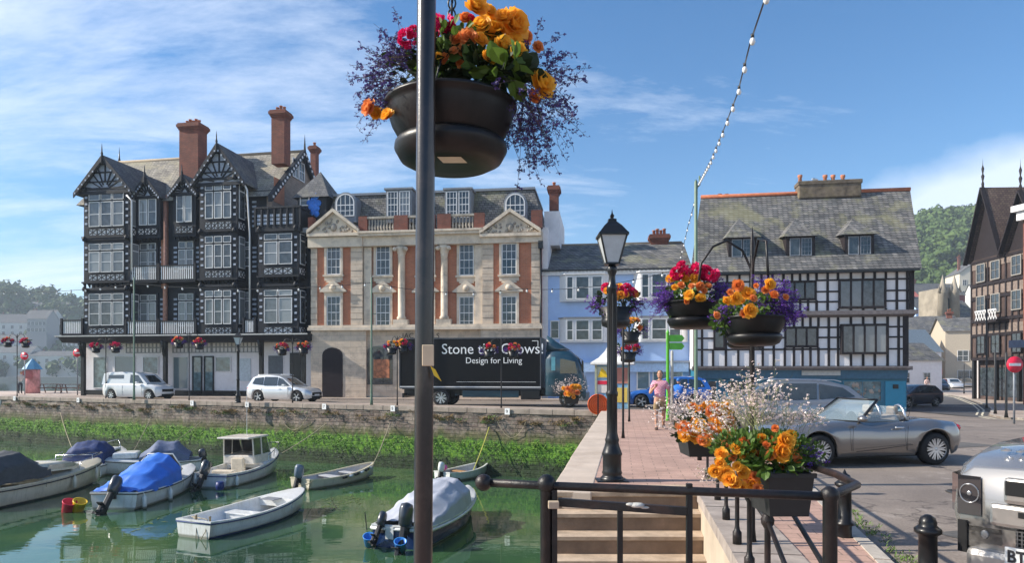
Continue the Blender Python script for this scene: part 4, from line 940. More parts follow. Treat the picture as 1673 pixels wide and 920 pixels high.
j=MB(); j.prism([(.05,zJ2),(.3,zJ2),(.6,zJ2-.02),(.6,zJ2-.28),(.2,zJ2-.1)],0,uR,'x'); j.box(0,uR,-.1,.25,zJ2-.12,zJ2+.12); j.prism([(.0,zJ1+.02),(.5,zJ1+.02),(.75,zJ1-.15),(.2,zJ1-.1)],.05,uR-.3,'x'); j.box(.05,uR-.2,.1,.5,zJ1-.1,zJ1+.12); j.build('jetty', plain('weathered_grey_timber',(0.16,0.14,0.14),.8,var=.3), tb)
# right return wall, seen at a slant
# shopfront
TEAL=plain('teal_paint',(0.02,0.17,0.27),.45,var=.1)
yg=.7; s=MB(); s.box(.2,uR-.3,yg,8,gb,zJ1-.05); so=s.build('shop_front', TEAL, tb)
s=MB(); s.prism([(yg-.35,zJ1-.1),(yg,zJ1-.1),(yg,zJ1-.62),(yg-.2,zJ1-.62)],.2,uR-.35,'x'); s.build('fascia', plain('blue_fascia',(0.04,0.14,0.24),.5), so)
sg_=MB(); sg_.box(U(1310,.35),U(1373,.35),.32,.42,zJ1-.42,zJ1-.14); sgo=sg_.build('sign_board', plain('cream_board',(0.5,0.5,0.47),.6), so)
text('sign_letters','HARBOUR BOOKS',.2,INK,sgo,(U(1314,.35),.315,zJ1-.35),(R(90),0,0)) if False else None
for (a,b_,gm) in ((1155,1172,GLD),(1187,1230,GLD),(1250,1290,GLD),(1300,1350,GLD),(1376,1441,GLS)):
    window(so,U(a,yg),gb+.55,U(b_,yg)-U(a,yg),zJ1-.75-gb-.5,2 if b_-a>35 else 1,1,yg-.01,fm=TEAL,gm=gm,fw=.08)
d=MB(); d.box(U(1446,yg),U(1479,yg),yg-.06,yg,gb+.05,zJ1-.75); d.build('teal_panel', plain('bright_teal',(0.015,0.25,0.4),.45,var=.08), so)
d=MB(); d.box(U(1458,yg),U(1467,yg),yg-.09,yg-.06,gb+1.35,gb+1.6); d.build('letter_box', BLACKM, so)
gd_=MB()
for i in range(26): gd_.ball((U(random.uniform(1380,1438),yg),yg-.03,random.uniform(gb+.7,zJ1-.95)), random.uniform(.06,.13),6,(1,.3,1.2))
gd_.build('shop_goods', plain('assorted_goods',(0.3,0.24,0.2),.7,var=.9,scale=1.5), so)
# roof
zR_=13.2; r=MB(); yR=4.2; x0,x1=-.15,uR+.1; ye=-.35
nx,nz=60,24; vs=[];fs=[]
for i in range(nx+1):
    for k in range(nz+1):
        f=k/nz; x=x0+(x1-x0)*i/nx + (.0 if 0<i<nx else 0); y=ye+(yR-ye)*f; z=zE-.05+(zR_-zE+.05)*f - .35*math.sin(math.pi*f)*.5*(1-f) + .05*noise.noise(Vector((x*.5,f*3,2)))
        vs.append((x + (xRr-x1)*f*(i/nx) + (U(1145,yR)-x0)*f*(1-i/nx), y, z))
for i in range(nx):
    for k in range(nz): fs.append((i*(nz+1)+k,(i+1)*(nz+1)+k,(i+1)*(nz+1)+k+1,i*(nz+1)+k+1))
r.add(vs,fs); xl_=U(1145,yR); r.add([(xl_,yR,zR_),(xRr,yR,zR_),(xbk,8.9,zE),(x0+1,8.9,zE)],[(0,1,2,3)]); ro=r.build('roof', SLATEO, tb)
g=MB(); g.add([(x1-.2,ye+.25,zE-.1),(xRr-.15,yR,zR_-.15),(xbk-.2,8.6,zE-.1)],[(0,1,2)]); g.build('gable_end', SLATEO, ro); g=MB(); g.add([(x0+.2,ye+.25,zE-.1),(xl_+.1,yR,zR_-.15),(x0+1.1,8.6,zE-.1)],[(0,1,2)]); g.build('gable_end', SLATEO, ro)
MB().tube([(xl_,yR,zR_+.04),(xRr,yR,zR_+.04)],.13,8).build('ridge_tiles', plain('orange_ridge_tile',(0.42,0.13,0.06),.8,var=.3), ro)
MB().box(0,uR,ye-.02,ye+.08,zE-.16,zE-.03).build('gutter', BLACKM, tb)
for k,(pc,pt,pb) in enumerate(((1213,391,420),(1308,389,418),(1404,386,416))):
    yd=.55; x=U(pc,yd); w=1.3; z1,z0=Z(pc,pt,yd),Z(pc,pb,yd); yb_=2.9
    d=MB(); d.box(x-w/2-.16,x+w/2+.16,yd,yb_,z0-.15,z1+.1); do=d.build('dormer', TIMB2, ro)
    for i in range(2): window(do,x-w/2+i*w/2+.03,z0,w/2-.06,z1-z0,1 if i==0 else 3,1 if i==0 else 4,yd-.01,fm=WHITE if False else LEAD,gm=GLP if i==0 else GLD,fw=.05,bar=.015,depth=.05)
    d=MB(); e=.38; zt=z1+.08; ap=(x,yd+1.2,Z(pc,357,yd+1.2)); 
    d.add([(x-w/2-e,yd-.3,zt),(x+w/2+e,yd-.3,zt),(x+w/2+e,yb_,zt+.3),(x-w/2-e,yb_,zt+.3),ap,(x,yb_+1,ap[2])],[(0,1,4),(1,2,5,4),(3,0,4,5),(0,3,2,1)]); d.build('dormer_roof', SLATEO, do)
    MB().box(x-w/2-.2,x+w/2+.2,yd-.06,yd+.04,z0-.22,z0-.13).build('sill', LEAD, do)
# ridge chimney: broad low stack with pots
c=MB(); cu0,cu1=U(1302,yR),U(1404,yR); c.bbox(cu0,cu1,yR-.45,yR+.5,zR_-.4,Z(1350,299,yR),.08); c.bbox(cu0-.05,cu1+.05,yR-.5,yR+.55,Z(1350,304,yR),Z(1350,297,yR),.05)
co=c.build('chimney', plain('dark_stone_stack',(0.14,0.11,0.08),.9,var=.5,bmp=.6,scale=3,dirt=((0.3,0.24,0.12),.4)), ro)
for px in (1307,1348,1361,1377): p=MB(); p.lathe([(.13,Z(px,300,yR)),(.11,Z(px,291,yR)),(.15,Z(px,289.5,yR)),(.15,Z(px,286,yR)),(.09,Z(px,286,yR))],8,(U(px,yR),yR,0)); p.build('chimney_pot', BRICK, co)
for px in (1176,1187,1217,1228): MB().lathe([(.14,zR_-.5),(.12,Z(px,320,6)),(.15,Z(px,317,6))],8,(U(px,6),6,0)).build('chimney_pot', BRICKD, ro)
gl=thing('seagull','white seagull perched on the broad stone chimney','bird',tuple((Matrix.Translation((TF.x,TF.y,0))@Matrix.Rotation(TF.a,4,'Z'))@Vector((U(1330,yR),yR-.1,Z(1350,297,yR)))),.3)
g=MB(); g.lathe([(.001,-.24),(.05,-.16),(.09,0),(.07,.12),(.04,.17),(.045,.22),(.03,.27),(.001,.29)],8,(0,0,.16),'x'); g.tube([(0,.02,.09),(0,.02,0)],.01,5); g.tube([(0,-.03,.09),(0,-.03,0)],.01,5); g.build('body', WHITE, gl)
g=MB(); g.ball((-.04,.0,.2),.09,8,(1.9,.9,.4)); g.build('wing', LEAD, gl)
# ================================================================ vehicles
def paint(name, col, metal=0.0, rough=0.3):
    return plain(name, col, rough, metal, var=0.03, scale=2, coat=1.0)
def lerpf(pts, x):
    if x <= pts[0][0]: return pts[0][1]
    for (a,b),(c,d) in zip(pts, pts[1:]):
        if x <= c: return b+(d-b)*(x-a)/(c-a) if c > a else d
    return pts[-1][1]
def smoothf(pts, x, w=.09):
    return sum(lerpf(pts, x+o*w) for o in (-1,-.5,0,.5,1))/5
WMESH = {}
def wheel(parent, x, y, r, w=.22, spokes=5, side=1, hub=CHROME):
    key = (r, w, spokes, hub.name)
    if key not in WMESH:
        t = MB(); t.lathe([(r*.66,-w/2),(r*.9,-w/2),(r,-w/2+.04),(r,w/2-.04),(r*.9,w/2),(r*.68,w/2),(r*.66,w/2-.03),(r*.62,-w/2)], 28, ax='y', cap=False); 
        m = MB(); m.lathe([(r*.69,-w/2-.004),(r*.66,-w/2+.012),(r*.62,-w/2+.05),(r*.6,.0)],28,ax='y',cap=False); m.lathe([(.001,-w/2+.01),(r*.13,-w/2+.01),(r*.15,-w/2+.04)],12,ax='y')
        for i in range(spokes):
            a = 2*math.pi*i/spokes
            for o in (-.13,.13):
                m.beam((r*.1*math.cos(a),-w/2+.02,r*.1*math.sin(a)),(r*.66*math.cos(a+o),-w/2+.015,r*.66*math.sin(a+o)),r*.09,.025,(0,1,0))
        d = MB(); d.lathe([(.001,-w/2+.06),(r*.64,-w/2+.06),(r*.64,0)],24,ax='y')
        WMESH[key] = (t, m, d)
        T = t.build('tyre', RUBBER); Rr = m.build('rim', hub); D = d.build('brake_disc', plain('brake_dark_grey',(0.03,0.03,0.033),.6));  # dark grey disc filling the wheel behind the spokes
        for o in (T, Rr, D): COL.objects.unlink(o)
        WMESH[key] = (T.data, Rr.data, D.data)
    w0 = bpy.data.objects.new('wheel', None); COL.objects.link(w0); w0.parent = parent; w0.location = (x, y, r); w0.rotation_euler = (0,random.uniform(0,6),0) if side > 0 else (0,0,math.pi)
    for nme, me in zip(('tyre','rim','brake_disc'), WMESH[key]):
        o = bpy.data.objects.new(nme, me); COL.objects.link(o); o.parent = w0
    return w0
def lowerbody(L, W, top, sill, arches, hwf, shoulder=.07, n=None, zmid=.55, fillx=None, tuck=.9, under=None):
    """x runs from the nose (+L/2) to the tail (-L/2); returns the body shell"""
    m = MB(); m.sh = True; secs = []; n = n or int(L/.055)
    xs = [L/2 - L*i/n for i in range(n+1)]
    for x in xs:
        hw = W/2*smoothf(hwf, x, .05); zt = smoothf(top, x); sl = smoothf(sill, x, .04); zb = sl
        for xa, ra, rw in arches:
            dx = abs(x-xa)
            if dx < ra: zb = max(zb, rw+math.sqrt(ra*ra-dx*dx))
        zsd = zt-shoulder; zm = sl+(zsd-sl)*zmid
        zp = [zb, max(sl+.1, zb+.012), max(zm, zb+.03), max(zsd-.1, zb+.05), zsd, zt-.012, zt, zt+.015]; yp = [hw*tuck, hw*.975, hw, hw*.985, hw*.95, hw*.86, hw*.55, 0]
        half = [(x, -y, z) for y, z in zip(yp, zp)]; secs.append(half + [(x, -p[1], p[2]) for p in half[-2::-1]])
    m.loft(secs, caps=True); return m
def cabin(prof, belt, hwb, tumble, crown=.03):
    m = MB(); m.sh = True; secs = []
    for x, z in prof:
        hw = hwb - tumble*max(0, z-belt); fr = (-1,-.97,-.88,-.5,0,.5,.88,.97,1); dz = (-.05,-.022,-.006,.012,.018,.012,-.006,-.022,-.05)
        k = min(1, max(0,(z-belt)/.15)); secs.append([(x, f*(hw+.0), z+d*k) for f, d in zip(fr, dz)])
    m.loft(secs, caps=False); m.sh = False
    for sg in (-1, 1):
        i_ = 0 if sg < 0 else 8; poly = [s[i_] for s in secs]; a, b = poly[0], poly[-1]
        m.add(poly + [(b[0], b[1], belt-.05), (a[0], a[1], belt-.05)], [tuple(range(len(poly)+2))])
    return m
def sideglass(polys, belt, hwb, tumble, off=.006):
    m = MB()
    for sg in (-1, 1):
        for poly in polys:
            m.add([(x, sg*(hwb - tumble*(z-belt)+off), z) for x, z in poly], [tuple(range(len(poly)))])
    return m
def screen(a, b, belt, hwb, tumble, ins=.07, off=.012):
    (x0,z0),(x1,z1) = a, b; d = Vector((x1-x0,0,z1-z0)); n = Vector((d.z,0,-d.x)).normalized()*off
    if n.z < 0: n = -n
    m = MB(); rows = []
    for f in (.1,.5,.93):
        x, z = x0+d.x*f, z0+d.z*f; hw = hwb - tumble*max(0,z-belt) - ins
        rows.append([(x+n.x+ (-abs(g)**2*.05*(1 if x0 > 0 else -1)), g*hw, z+n.z+.02*(1-g*g)) for g in (-1,-.5,0,.5,1)])
    m.sh = True; m.loft(rows, caps=False); return m
def seams(xs_, y, z0, z1, hw, name, parent):
    m = MB()
    for x in xs_:
        for sg in (-1,1): m.box(x-.004,x+.004,sg*hw-.004,sg*hw+.004,z0,z1)
    return m.build(name, DARK, parent)
def generic_car(name, label, cat, loc, rz, L, W, H, pm, rw, xf, xr, top, prof, wins, belt, plate=True, sillz=.2, tumble=.32, spokes=5, trim=None, grp=None, hwf=None, rails=False, detail=True):
    t = thing(name, label, cat, loc, rz, grp)
    hwf = hwf or [(-L/2,.82),(-L/2+.12,.93),(-L/2+.5,1),(L/2-.9,1),(L/2-.25,.9),(L/2,.7)]
    lb = lowerbody(L, W, top, [(-L/2,sillz+.12),(-L/2+.3,sillz),(L/2-.3,sillz),(L/2,sillz+.1)], [(xf,rw+.055,rw),(xr,rw+.055,rw)], hwf)
    body = lb.build('body', pm, t)
    u = MB(); u.box(-L/2+.15,L/2-.2,-W/2+.24,W/2-.24,sillz-.02,belt-.2); u.build('underbody', DARK, t)
    hwb = W/2*.93; cb = cabin(prof, belt, hwb, tumble); c = cb.build('cabin', pm, t)
    for sg in (-1,1):
        for w_ in wins: m = MB(); m.add([(x, sg*(hwb-tumble*(z-belt)+.005), z) for x, z in w_], [tuple(range(len(w_)))]); m.build('side_window', CARGL, c)
    screen(prof[0], prof[1], belt, hwb, tumble).build('windscreen', CARGL, c); screen(prof[-1], prof[-2], belt, hwb, tumble).build('rear_window', CARGL, c)
    for x in (xf, xr):
        for sg in (-1, 1): wheel(t, x, sg*(W/2-.12), rw, spokes=spokes, side=-sg)
    if detail:
        zt = lerpf(top, L/2-.1)
        for sg in (-1,1):
            m = MB(); m.ball((L/2-.24, sg*(W/2-.27), zt-.16), .17, 10, (.75,.8,.5)); m.build('headlight', LAMPC, t)
            m = MB(); m.ball((-L/2+.13, sg*(W/2-.2), belt-.1), .14, 10, (.7,.75,1.0)); m.build('tail_light', LAMPR, t)
            m = MB(); m.bbox(xf-.75-.1, xf-.75+.08, sg*(W/2+.02), sg*(W/2+.2) if sg > 0 else sg*(W/2+.2)+.001, belt+.02, belt+.15, .02) if sg > 0 else m.bbox(xf-.85, xf-.67, -W/2-.2, -W/2-.02, belt+.02, belt+.15, .02)
            m.build('wing_mirror', pm, t)
        seams((wins[0][0][0]-.05, wins[-1][0][0]), 0, sillz+.12, belt-.08, W/2*.998, 'door_seams', t)
        m = MB(); m.box(L/2-.06,L/2+.01,-W/2*.55,W/2*.55,zt-.3,zt-.12); m.box(L/2-.06,L/2+.005,-W/2*.6,W/2*.6,sillz+.06,sillz+.2); m.build('grille', DARK, t)
        if plate: m = MB(); m.box(L/2+.0,L/2+.02,-.26,.26,sillz+.2,sillz+.31); m.build('number_plate', WHITE, t)
        m = MB()
        for sg in (-1,1):
            for x in (wins[0][0][0]-.62,): m.bbox(x-.1,x+.08,sg*W/2-.02,sg*W/2+.025,belt-.14,belt-.11,.008)
        m.build('door_handle', trim or pm, t)
        if rails:
            m = MB()
            for sg in (-1,1): m.tube([(prof[1][0]-.15,sg*(hwb-tumble*(H-belt)-.04),H-.03),(prof[1][0]-.4,sg*(hwb-tumble*(H-belt)-.04),H+.02),(prof[-2][0]+.4,sg*(hwb-tumble*(H-belt)-.04),H+.0),(prof[-2][0]+.2,sg*(hwb-tumble*(H-belt)-.04),H-.05)],.018,6)
            m.build('roof_rail', CHROME, t)
    return t
WP = paint('white_car_paint', (0.72,0.73,0.74)); SP = paint('silver_car_paint', (0.36,0.345,0.33), .75, .28); LP = paint('pale_silver_paint', (0.66,0.68,0.70), .4, .3)
BP = paint('blue_car_paint', (0.015,0.12,0.45), .3); DP = paint('dark_car_paint', (0.012,0.015,0.03), .2)
# white van
p = gp(228,651.5,-.08); p = at(228,651.5,45.2)
generic_car('parked_van','small white panel van parked in front of the black timbered house','van',(p.x,p.y,-.08),R(-14),4.42,1.84,1.84,WP,.33,1.5,-1.42,
    [(-2.21,1.05),(-2.1,1.12),(.9,1.1),(1.3,1.08),(1.75,.98),(2.1,.85),(2.21,.66)],
    [(1.35,1.08),(.75,1.62),(.4,1.78),(-.3,1.84),(-1.7,1.82),(-2.1,1.74),(-2.2,1.1)], [[(1.05,1.12),(.02,1.12),(.02,1.66),(.62,1.62)],[(-.5,1.4),(-1.7,1.4),(-1.7,1.62),(-.5,1.64)]], 1.05, tumble=.14, trim=BLACKM, spokes=7)
# white suv
p = at(466,657,41.4)
generic_car('parked_suv','compact pale silver SUV parked beside the dark plum door','car',(p.x,p.y,-.08),R(-16),4.35,1.82,1.66,LP,.35,1.36,-1.28,
    [(-2.17,.9),(-2.0,.98),(.7,.98),(1.2,.96),(1.8,.86),(2.1,.72),(2.17,.6)],
    [(1.05,.98),(.35,1.46),(0,1.6),(-.7,1.66),(-1.5,1.62),(-1.8,1.52),(-2.12,1.0)], [[(.85,1.02),(.02,1.02),(.02,1.5),(.3,1.42)],[(-.05,1.02),(-.95,1.02),(-.95,1.54),(-.05,1.53)],[(-1.02,1.05),(-1.75,1.12),(-1.6,1.46),(-1.02,1.52)]], .95, tumble=.34, trim=CHROME, rails=True)
# blue car behind the man
p = at(1090,664,35.5)
generic_car('parked_car','bright blue car parked behind the strolling man','car',(p.x,p.y,gz(p.x,p.y)),R(172),4.3,1.82,1.62,BP,.34,1.35,-1.3,
    [(-2.15,.9),(-2.0,.97),(.7,.97),(1.2,.95),(1.8,.86),(2.1,.72),(2.15,.6)],
    [(1.05,.97),(.35,1.42),(0,1.56),(-.7,1.62),(-1.5,1.6),(-1.85,1.5),(-2.12,1.0)], [[(.85,1.02),(.02,1.02),(.02,1.46),(.3,1.38)],[(-.05,1.02),(-.95,1.02),(-.95,1.5),(-.05,1.5)],[(-1.02,1.05),(-1.8,1.1),(-1.6,1.44),(-1.02,1.5)]], .95)
# silver estate
p = at(1262,700,20.3)
es = generic_car('parked_estate_car','silver estate car with roof rails parked behind the open roadster','car',(p.x,p.y,gz(p.x,p.y)),R(174),4.95,1.86,1.6,SP,.34,1.5,-1.38,
    [(-2.47,.86),(-2.3,.98),(-1.2,1.02),(.7,1.0),(1.2,.98),(1.8,.9),(2.25,.78),(2.47,.6)],
    [(1.25,1.0),(.45,1.42),(.0,1.56),(-.7,1.6),(-1.5,1.55),(-1.95,1.42),(-2.4,1.0)], [[(.95,1.04),(.0,1.04),(.0,1.48),(.42,1.37)],[(-.06,1.04),(-1.0,1.06),(-1.05,1.5),(-.06,1.5)],[(-1.07,1.06),(-2.05,1.14),(-1.75,1.38),(-1.12,1.49)]], .98, tumble=.4, trim=CHROME, rails=True)
# dark car at the corner, and the cars far down the street
GE = dict(L=4.1,W=1.8,H=1.5,rw=.32,xf=1.3,xr=-1.22)
def smallcar(label, px, py, Y, rz, pm, name='parked_car', det=True, grp=None):
    p = at(px, py, Y)
    return generic_car(name,label,'car',(p.x,p.y,gz(p.x,p.y)),rz,4.1,1.8,1.48,pm,.32,1.3,-1.22,
    [(-2.05,.85),(-1.9,.93),(.7,.95),(1.2,.9),(1.75,.8),(2.0,.68),(2.05,.55)],
    [(1.05,.93),(.3,1.36),(0,1.45),(-.7,1.48),(-1.4,1.42),(-1.9,.95)], [[(.8,.97),(.02,.97),(.02,1.38),(.26,1.3)],[(-.05,.97),(-.95,.97),(-.95,1.38),(-.05,1.39)],[(-1.0,1.0),(-1.5,1.05),(-1.35,1.33),(-1.0,1.37)]], .92, detail=det, grp=grp)
smallcar('dark navy car just nosing out behind the teal shop corner', 1489, 660, 46, R(200), DP)
for lab,px,Y,rz,pm in (('tiny black car first in the line far down the side street',1533,84,R(250),DP),('tiny silver car in the middle of the line far down the side street',1556,92,R(255),LP),('tiny grey car last in the line far down the side street',1577,98,R(250),SP)):
    smallcar(lab, px, 640, Y, rz, pm, det=False, grp='cars far down the side street')
# ---- roadster
pr_ = at(1513,760,13.45); pf_ = at(1325,760,13.05); ang = math.atan2(pf_.y-pr_.y, pf_.x-pr_.x); mid = (pr_+pf_)/2
rd = thing('roadster','silver open-top two-seat roadster parked behind the flower planter','car',(mid.x,mid.y+.77,-.08),ang)
wb = (pf_-pr_).length; xf, xr_ = wb/2, -wb/2; L = wb+1.62; Wd = 1.78; nose = xf+.86; tail = xr_-.76; L = nose-tail; ox = (nose+tail)/2
top = [(tail,.72),(tail+.12,.83),(tail+.35,.86),(xr_,.90),(xr_+.45,.86),(0,.84),(.45,.86),(xf-.55,.87),(xf,.84),(xf+.4,.74),(nose-.12,.6),(nose,.45)]
m = lowerbody(L, Wd, [(x-ox,z) for x,z in top], [(-L/2,.34),(-L/2+.3,.2),(L/2-.3,.19),(L/2,.26)], [(xf-ox,.37,.31),(xr_-ox,.375,.315)], [(-L/2,.72),(-L/2+.15,.9),(-L/2+.6,1.02),(-L/2+1.1,1.0),(0,.95),(L/2-1.1,1.0),(L/2-.4,.93),(L/2,.66)], shoulder=.10, zmid=.5)
hb = m.build('body', paint('grey_silver_paint',(0.25,0.235,0.225),.7,.26), rd); hb.location.x = ox
c = MB(); c.bbox(xr_+.35,.55,-.66,.66,.5,.872,.05); c.build('cockpit', DARK, rd)
c = MB(); c.box(tail+.3,nose-.3,-.62,.62,.16,.55); c.build('underbody', DARK, rd)
xw0, zw0, xw1, zw1 = .62,.88,.0,1.27
ws = MB(); ws.sh=True; ws.loft([[(xw0-abs(g)**2*.28,g*.72,zw0+.0) for g in (-1,-.6,-.3,0,.3,.6,1)],[(xw1-abs(g)**2*.16,g*.6,zw1) for g in (-1,-.6,-.3,0,.3,.6,1)]],caps=False)
gm_, gt_, gb_ = newmat('clear_car_glass'); gb_.inputs['Base Color'].default_value=(.35,.45,.5,1); gb_.inputs['Alpha'].default_value=.42; gb_.inputs['Roughness'].default_value=.03; gb_.inputs['Coat Weight'].default_value=1
wso = ws.build('windscreen', gm_, rd)
f = MB()
for sg in (-1,1): f.tube([(xw0-.28,sg*.74,zw0-.03),(xw1-.16,sg*.61,zw1+.005)],.028,6)
f.tube([(xw1-abs(g)**2*.16,g*.61,zw1+.01) for g in (-1,-.6,-.3,0,.3,.6,1)],.022,6); f.build('windscreen_frame', BLACKM, rd)
for sg in (-1,1):
    f = MB(); f.tube([(xr_+.42,sg*.36+.2*math.cos(a),.86+.3*math.sin(a)) for a in [math.pi*i/8 for i in range(9)]],.026,6); f.build('roll_hoop', CHROME, rd)
for sg in (-1,1):
    s_=MB(); s_.bbox(xr_+.5,xr_+.66,sg*.36-.21,sg*.36+.21,.5,.98,.05); s_.bbox(xr_+.5,xr_+.62,sg*.36-.12,sg*.36+.12,.97,1.14,.04); s_.build('seat', plain('pale_leather',(0.34,0.3,0.25),.6), rd)
s_=MB(); s_.lathe([(.17,-.012),(.185,0),(.17,.012)],16,(.22,.36,.86),'x'); s_.build('steering_wheel', DARK, rd)
MB().add([(xr_+.38,-.55,.86),(xr_+.38,.55,.86),(xr_+.36,.5,1.12),(xr_+.36,-.5,1.12)],[(0,1,2,3)]).build('wind_deflector', gm_, rd)
for sg in (-1,1): g_=MB(); g_.add([(.28,sg*.78,.86),(-.5,sg*.8,.86),(-.42,sg*.72,1.12),(-.1,sg*.69,1.17)],[(0,1,2,3)]); g_.build('side_window', gm_, rd)
for x,r_ in ((xf,.315),(xr_,.318)):
    for sg in (-1,1): wheel(rd, x, sg*(Wd/2-.12), r_, .23, 10, side=-sg)
for sg in (-1,1):
    m=MB(); m.ball((tail+.14,sg*(Wd/2-.24),.72),.13,10,(.75,.9,.6)); m.build('tail_light', LAMPR, rd)
    m=MB(); m.ball((nose-.34,sg*(Wd/2-.2),.62),.17,10,(1.0,.5,.5)); m.build('headlight', LAMPC, rd)
    m=MB(); m.ball((.38,sg*(Wd/2+.02),.93),.11,10,(.8,1,.6)); m.build('wing_mirror', hb.data.materials[0], rd)
m=MB()
for sg in (-1,1):
    for x in (.55,-.62): m.tube([(x,sg*.868,.3),(x+.03,sg*.9,.5),(x,sg*.882,.78)],.004,4)
    m.tube([(.5,sg*.9,.30),(0,sg*.893,.34),(-.7,sg*.905,.42)],.006,4)
m.build('door_seams', DARK, rd)
m=MB(); m.bbox(-.52,-.34,.862,.9,.735,.765,.01); m.build('door_handle', CHROME, rd); m=MB(); m.bbox(-.52,-.34,-.9,-.862,.735,.765,.01); m.build('door_handle', CHROME, rd)
m=MB(); m.tube([(tail+.75,.1,.86),(tail+.6,.1,1.28)],.005,5); m.build('aerial', BLACKM, rd)
# ---- boxy silver 4x4, its front corner nearest the camera
sv = thing('four_wheel_drive','big boxy silver four-wheel drive car cut off by the right edge','car',(5.72,5.64,-.08),math.atan2(-.574,-.819))
DFP = paint('warm_silver_paint',(0.36,0.345,0.33),.65,.26); DL=4.6; DW=2.0
sv.scale = (1,1,1.12)
m = lowerbody(DL, DW, [(-2.3,1.12),(1.0,1.17),(1.75,1.15),(1.95,1.12),(2.2,1.06),(2.3,1.0)], [(-2.3,.45),(2.1,.42),(2.3,.5)], [(1.38,.47,.39),(-1.45,.47,.39)], [(-2.3,.92),(-2,1),(1.9,1),(2.1,1),(2.22,.975),(2.3,.93)], shoulder=.07, zmid=.5)
m.build('body', DFP, sv)
MB().box(-2.1,2.1,-.74,.74,.36,1.0).build('underbody', DARK, sv)
cb = cabin([(1.0,1.16),(.62,1.72),(.3,1.86),(-2.1,1.9),(-2.25,1.15)],1.12,.93,.16); co=cb.build('cabin', DFP, sv)
screen((1.0,1.16),(.62,1.72),1.12,.93,.16).build('windscreen', CARGL, co); sideglass([[(.75,1.2),(-.2,1.2),(-.2,1.7),(.5,1.68)],[(-.3,1.2),(-1.3,1.2),(-1.3,1.72),(-.3,1.7)]],1.12,.93,.16).build('side_windows', CARGL, co)
m=MB(); m.bbox(2.17,2.335,-.62,.62,.80,.97,.03); m.build('upper_grille_surround', DFP, sv)
m=MB(); m.box(2.2,2.34,-.6,.6,.86,.95); m.build('grille_slot', DARK, sv)
m=MB(); m.box(2.33,2.347,-.46,.46,.885,.925); m.build('grille_bar', plain('satin_silver',(0.6,0.58,0.55),.35,.6), sv)
m=MB(); m.bbox(2.16,2.345,-.7,.7,.655,.80,.025); m.build('front_panel', DFP, sv)
m=MB(); m.box(2.2,2.35,-.52,.52,.73,.765); m.build('grille_slot', DARK, sv)
m=MB(); m.bbox(2.1,2.32,-.55,.55,.50,.652,.02); go=m.build('lower_grille', DARK, sv)
m=MB()
for i in range(40): y=-.53+1.06*i/39; m.box(2.318,2.332,y-.004,y+.004,.51,.645)
for i in range(6): z=.52+.024*i; m.box(2.316,2.33,-.54,.54,z-.003,z+.003)
m.build('grille_mesh', plain('graphite_mesh',(0.12,0.12,0.125),.4,.5), go)
m=MB(); m.bbox(2.0,2.34,-.86,.86,.28,.50,.05); m.build('bumper', plain('satin_bumper',(0.4,0.385,0.37),.4,.6,var=.04), sv)
m=MB(); m.bbox(2.05,2.3,-.8,.8,.16,.29,.03); m.build('skid_plate', DARK, sv)
m=MB()
for i in range(12): z=.175+.01*i; m.box(2.296,2.306,-.6,.6,z,z+.004)
m.build('lower_mesh', plain('graphite_mesh',(0.12,0.12,0.125),.4,.5), sv)
for sg in (-1,1):
    m=MB(); m.bbox(1.93,2.285,sg*.93-.085 if sg>0 else -.955,.955 if sg>0 else sg*.93+.085+.0,.70,1.0,.04) if False else m.add([(2.31,sg*.76,.955),(2.31,sg*.76,.70),(2.31,sg*.91,.70),(2.31,sg*.91,.955),(2.22,sg*.985,.71),(2.22,sg*.985,.955),(1.98,sg*1.008,.735),(1.98,sg*1.008,.955)],[(0,1,2,3),(3,2,4,5),(5,4,6,7)])
    hl=m.build('headlight', plain('smoked_lens',(0.02,0.02,0.024),.06,coat=1), sv)
    m=MB(); m.lathe([(.056,.0),(.059,.006),(.063,.006),(.066,.0)],24,(2.312,sg*.835,.84),'x',cap=False); m.lathe([(.001,.006),(.014,.004),(.018,.0)],14,(2.312,sg*.835,.84),'x'); m.build('lamp_ring', plain('dim_lamp_ring',(0.3,0.3,0.31),.2,.6), hl)
    m=MB(); m.bbox(2.07,2.3,min(sg*.6,sg*.9),max(sg*.6,sg*.9),.5,.66,.03); m.build('fog_lamp_bezel', plain('satin_bumper',(0.4,0.385,0.37),.4,.6,var=.04), sv)
    m=MB(); m.lathe([(.001,.005),(.022,.005),(.03,0)],12,(2.3,sg*.74,.585),'x'); m.build('fog_lamp', plain('dull_lens',(0.2,0.2,0.2),.2,coat=1), sv)
    m=MB(); m.box(2.1,2.315,sg*.88-.03,sg*.88+.03,.45,.66); m.build('air_intake', DARK, sv)
    for x in (1.38,-1.45): wheel(sv, x, sg*.86, .39, .25, 5, side=-sg)
MB().bbox(1.2,1.85,-.35,.35,1.155,1.185,.012).build('bonnet_panel', DARK, sv)
pl=MB().bbox(2.335,2.352,-.60,-.08,.43,.54,.004).build('number_plate', plain('plate_white',(0.78,0.78,0.76),.35), sv)
text('plate_letters','BT21 KXO',.105,INK,pl,(2.354,-.585,.45),(R(90),0,R(90)),sx=.93,off=.003)
lt=text('bonnet_letters','D E F E N D E R',.075,CHROME,sv,(2.09,-.72,1.118),(R(8),0,R(90)),sx=1.25,ext=.005)
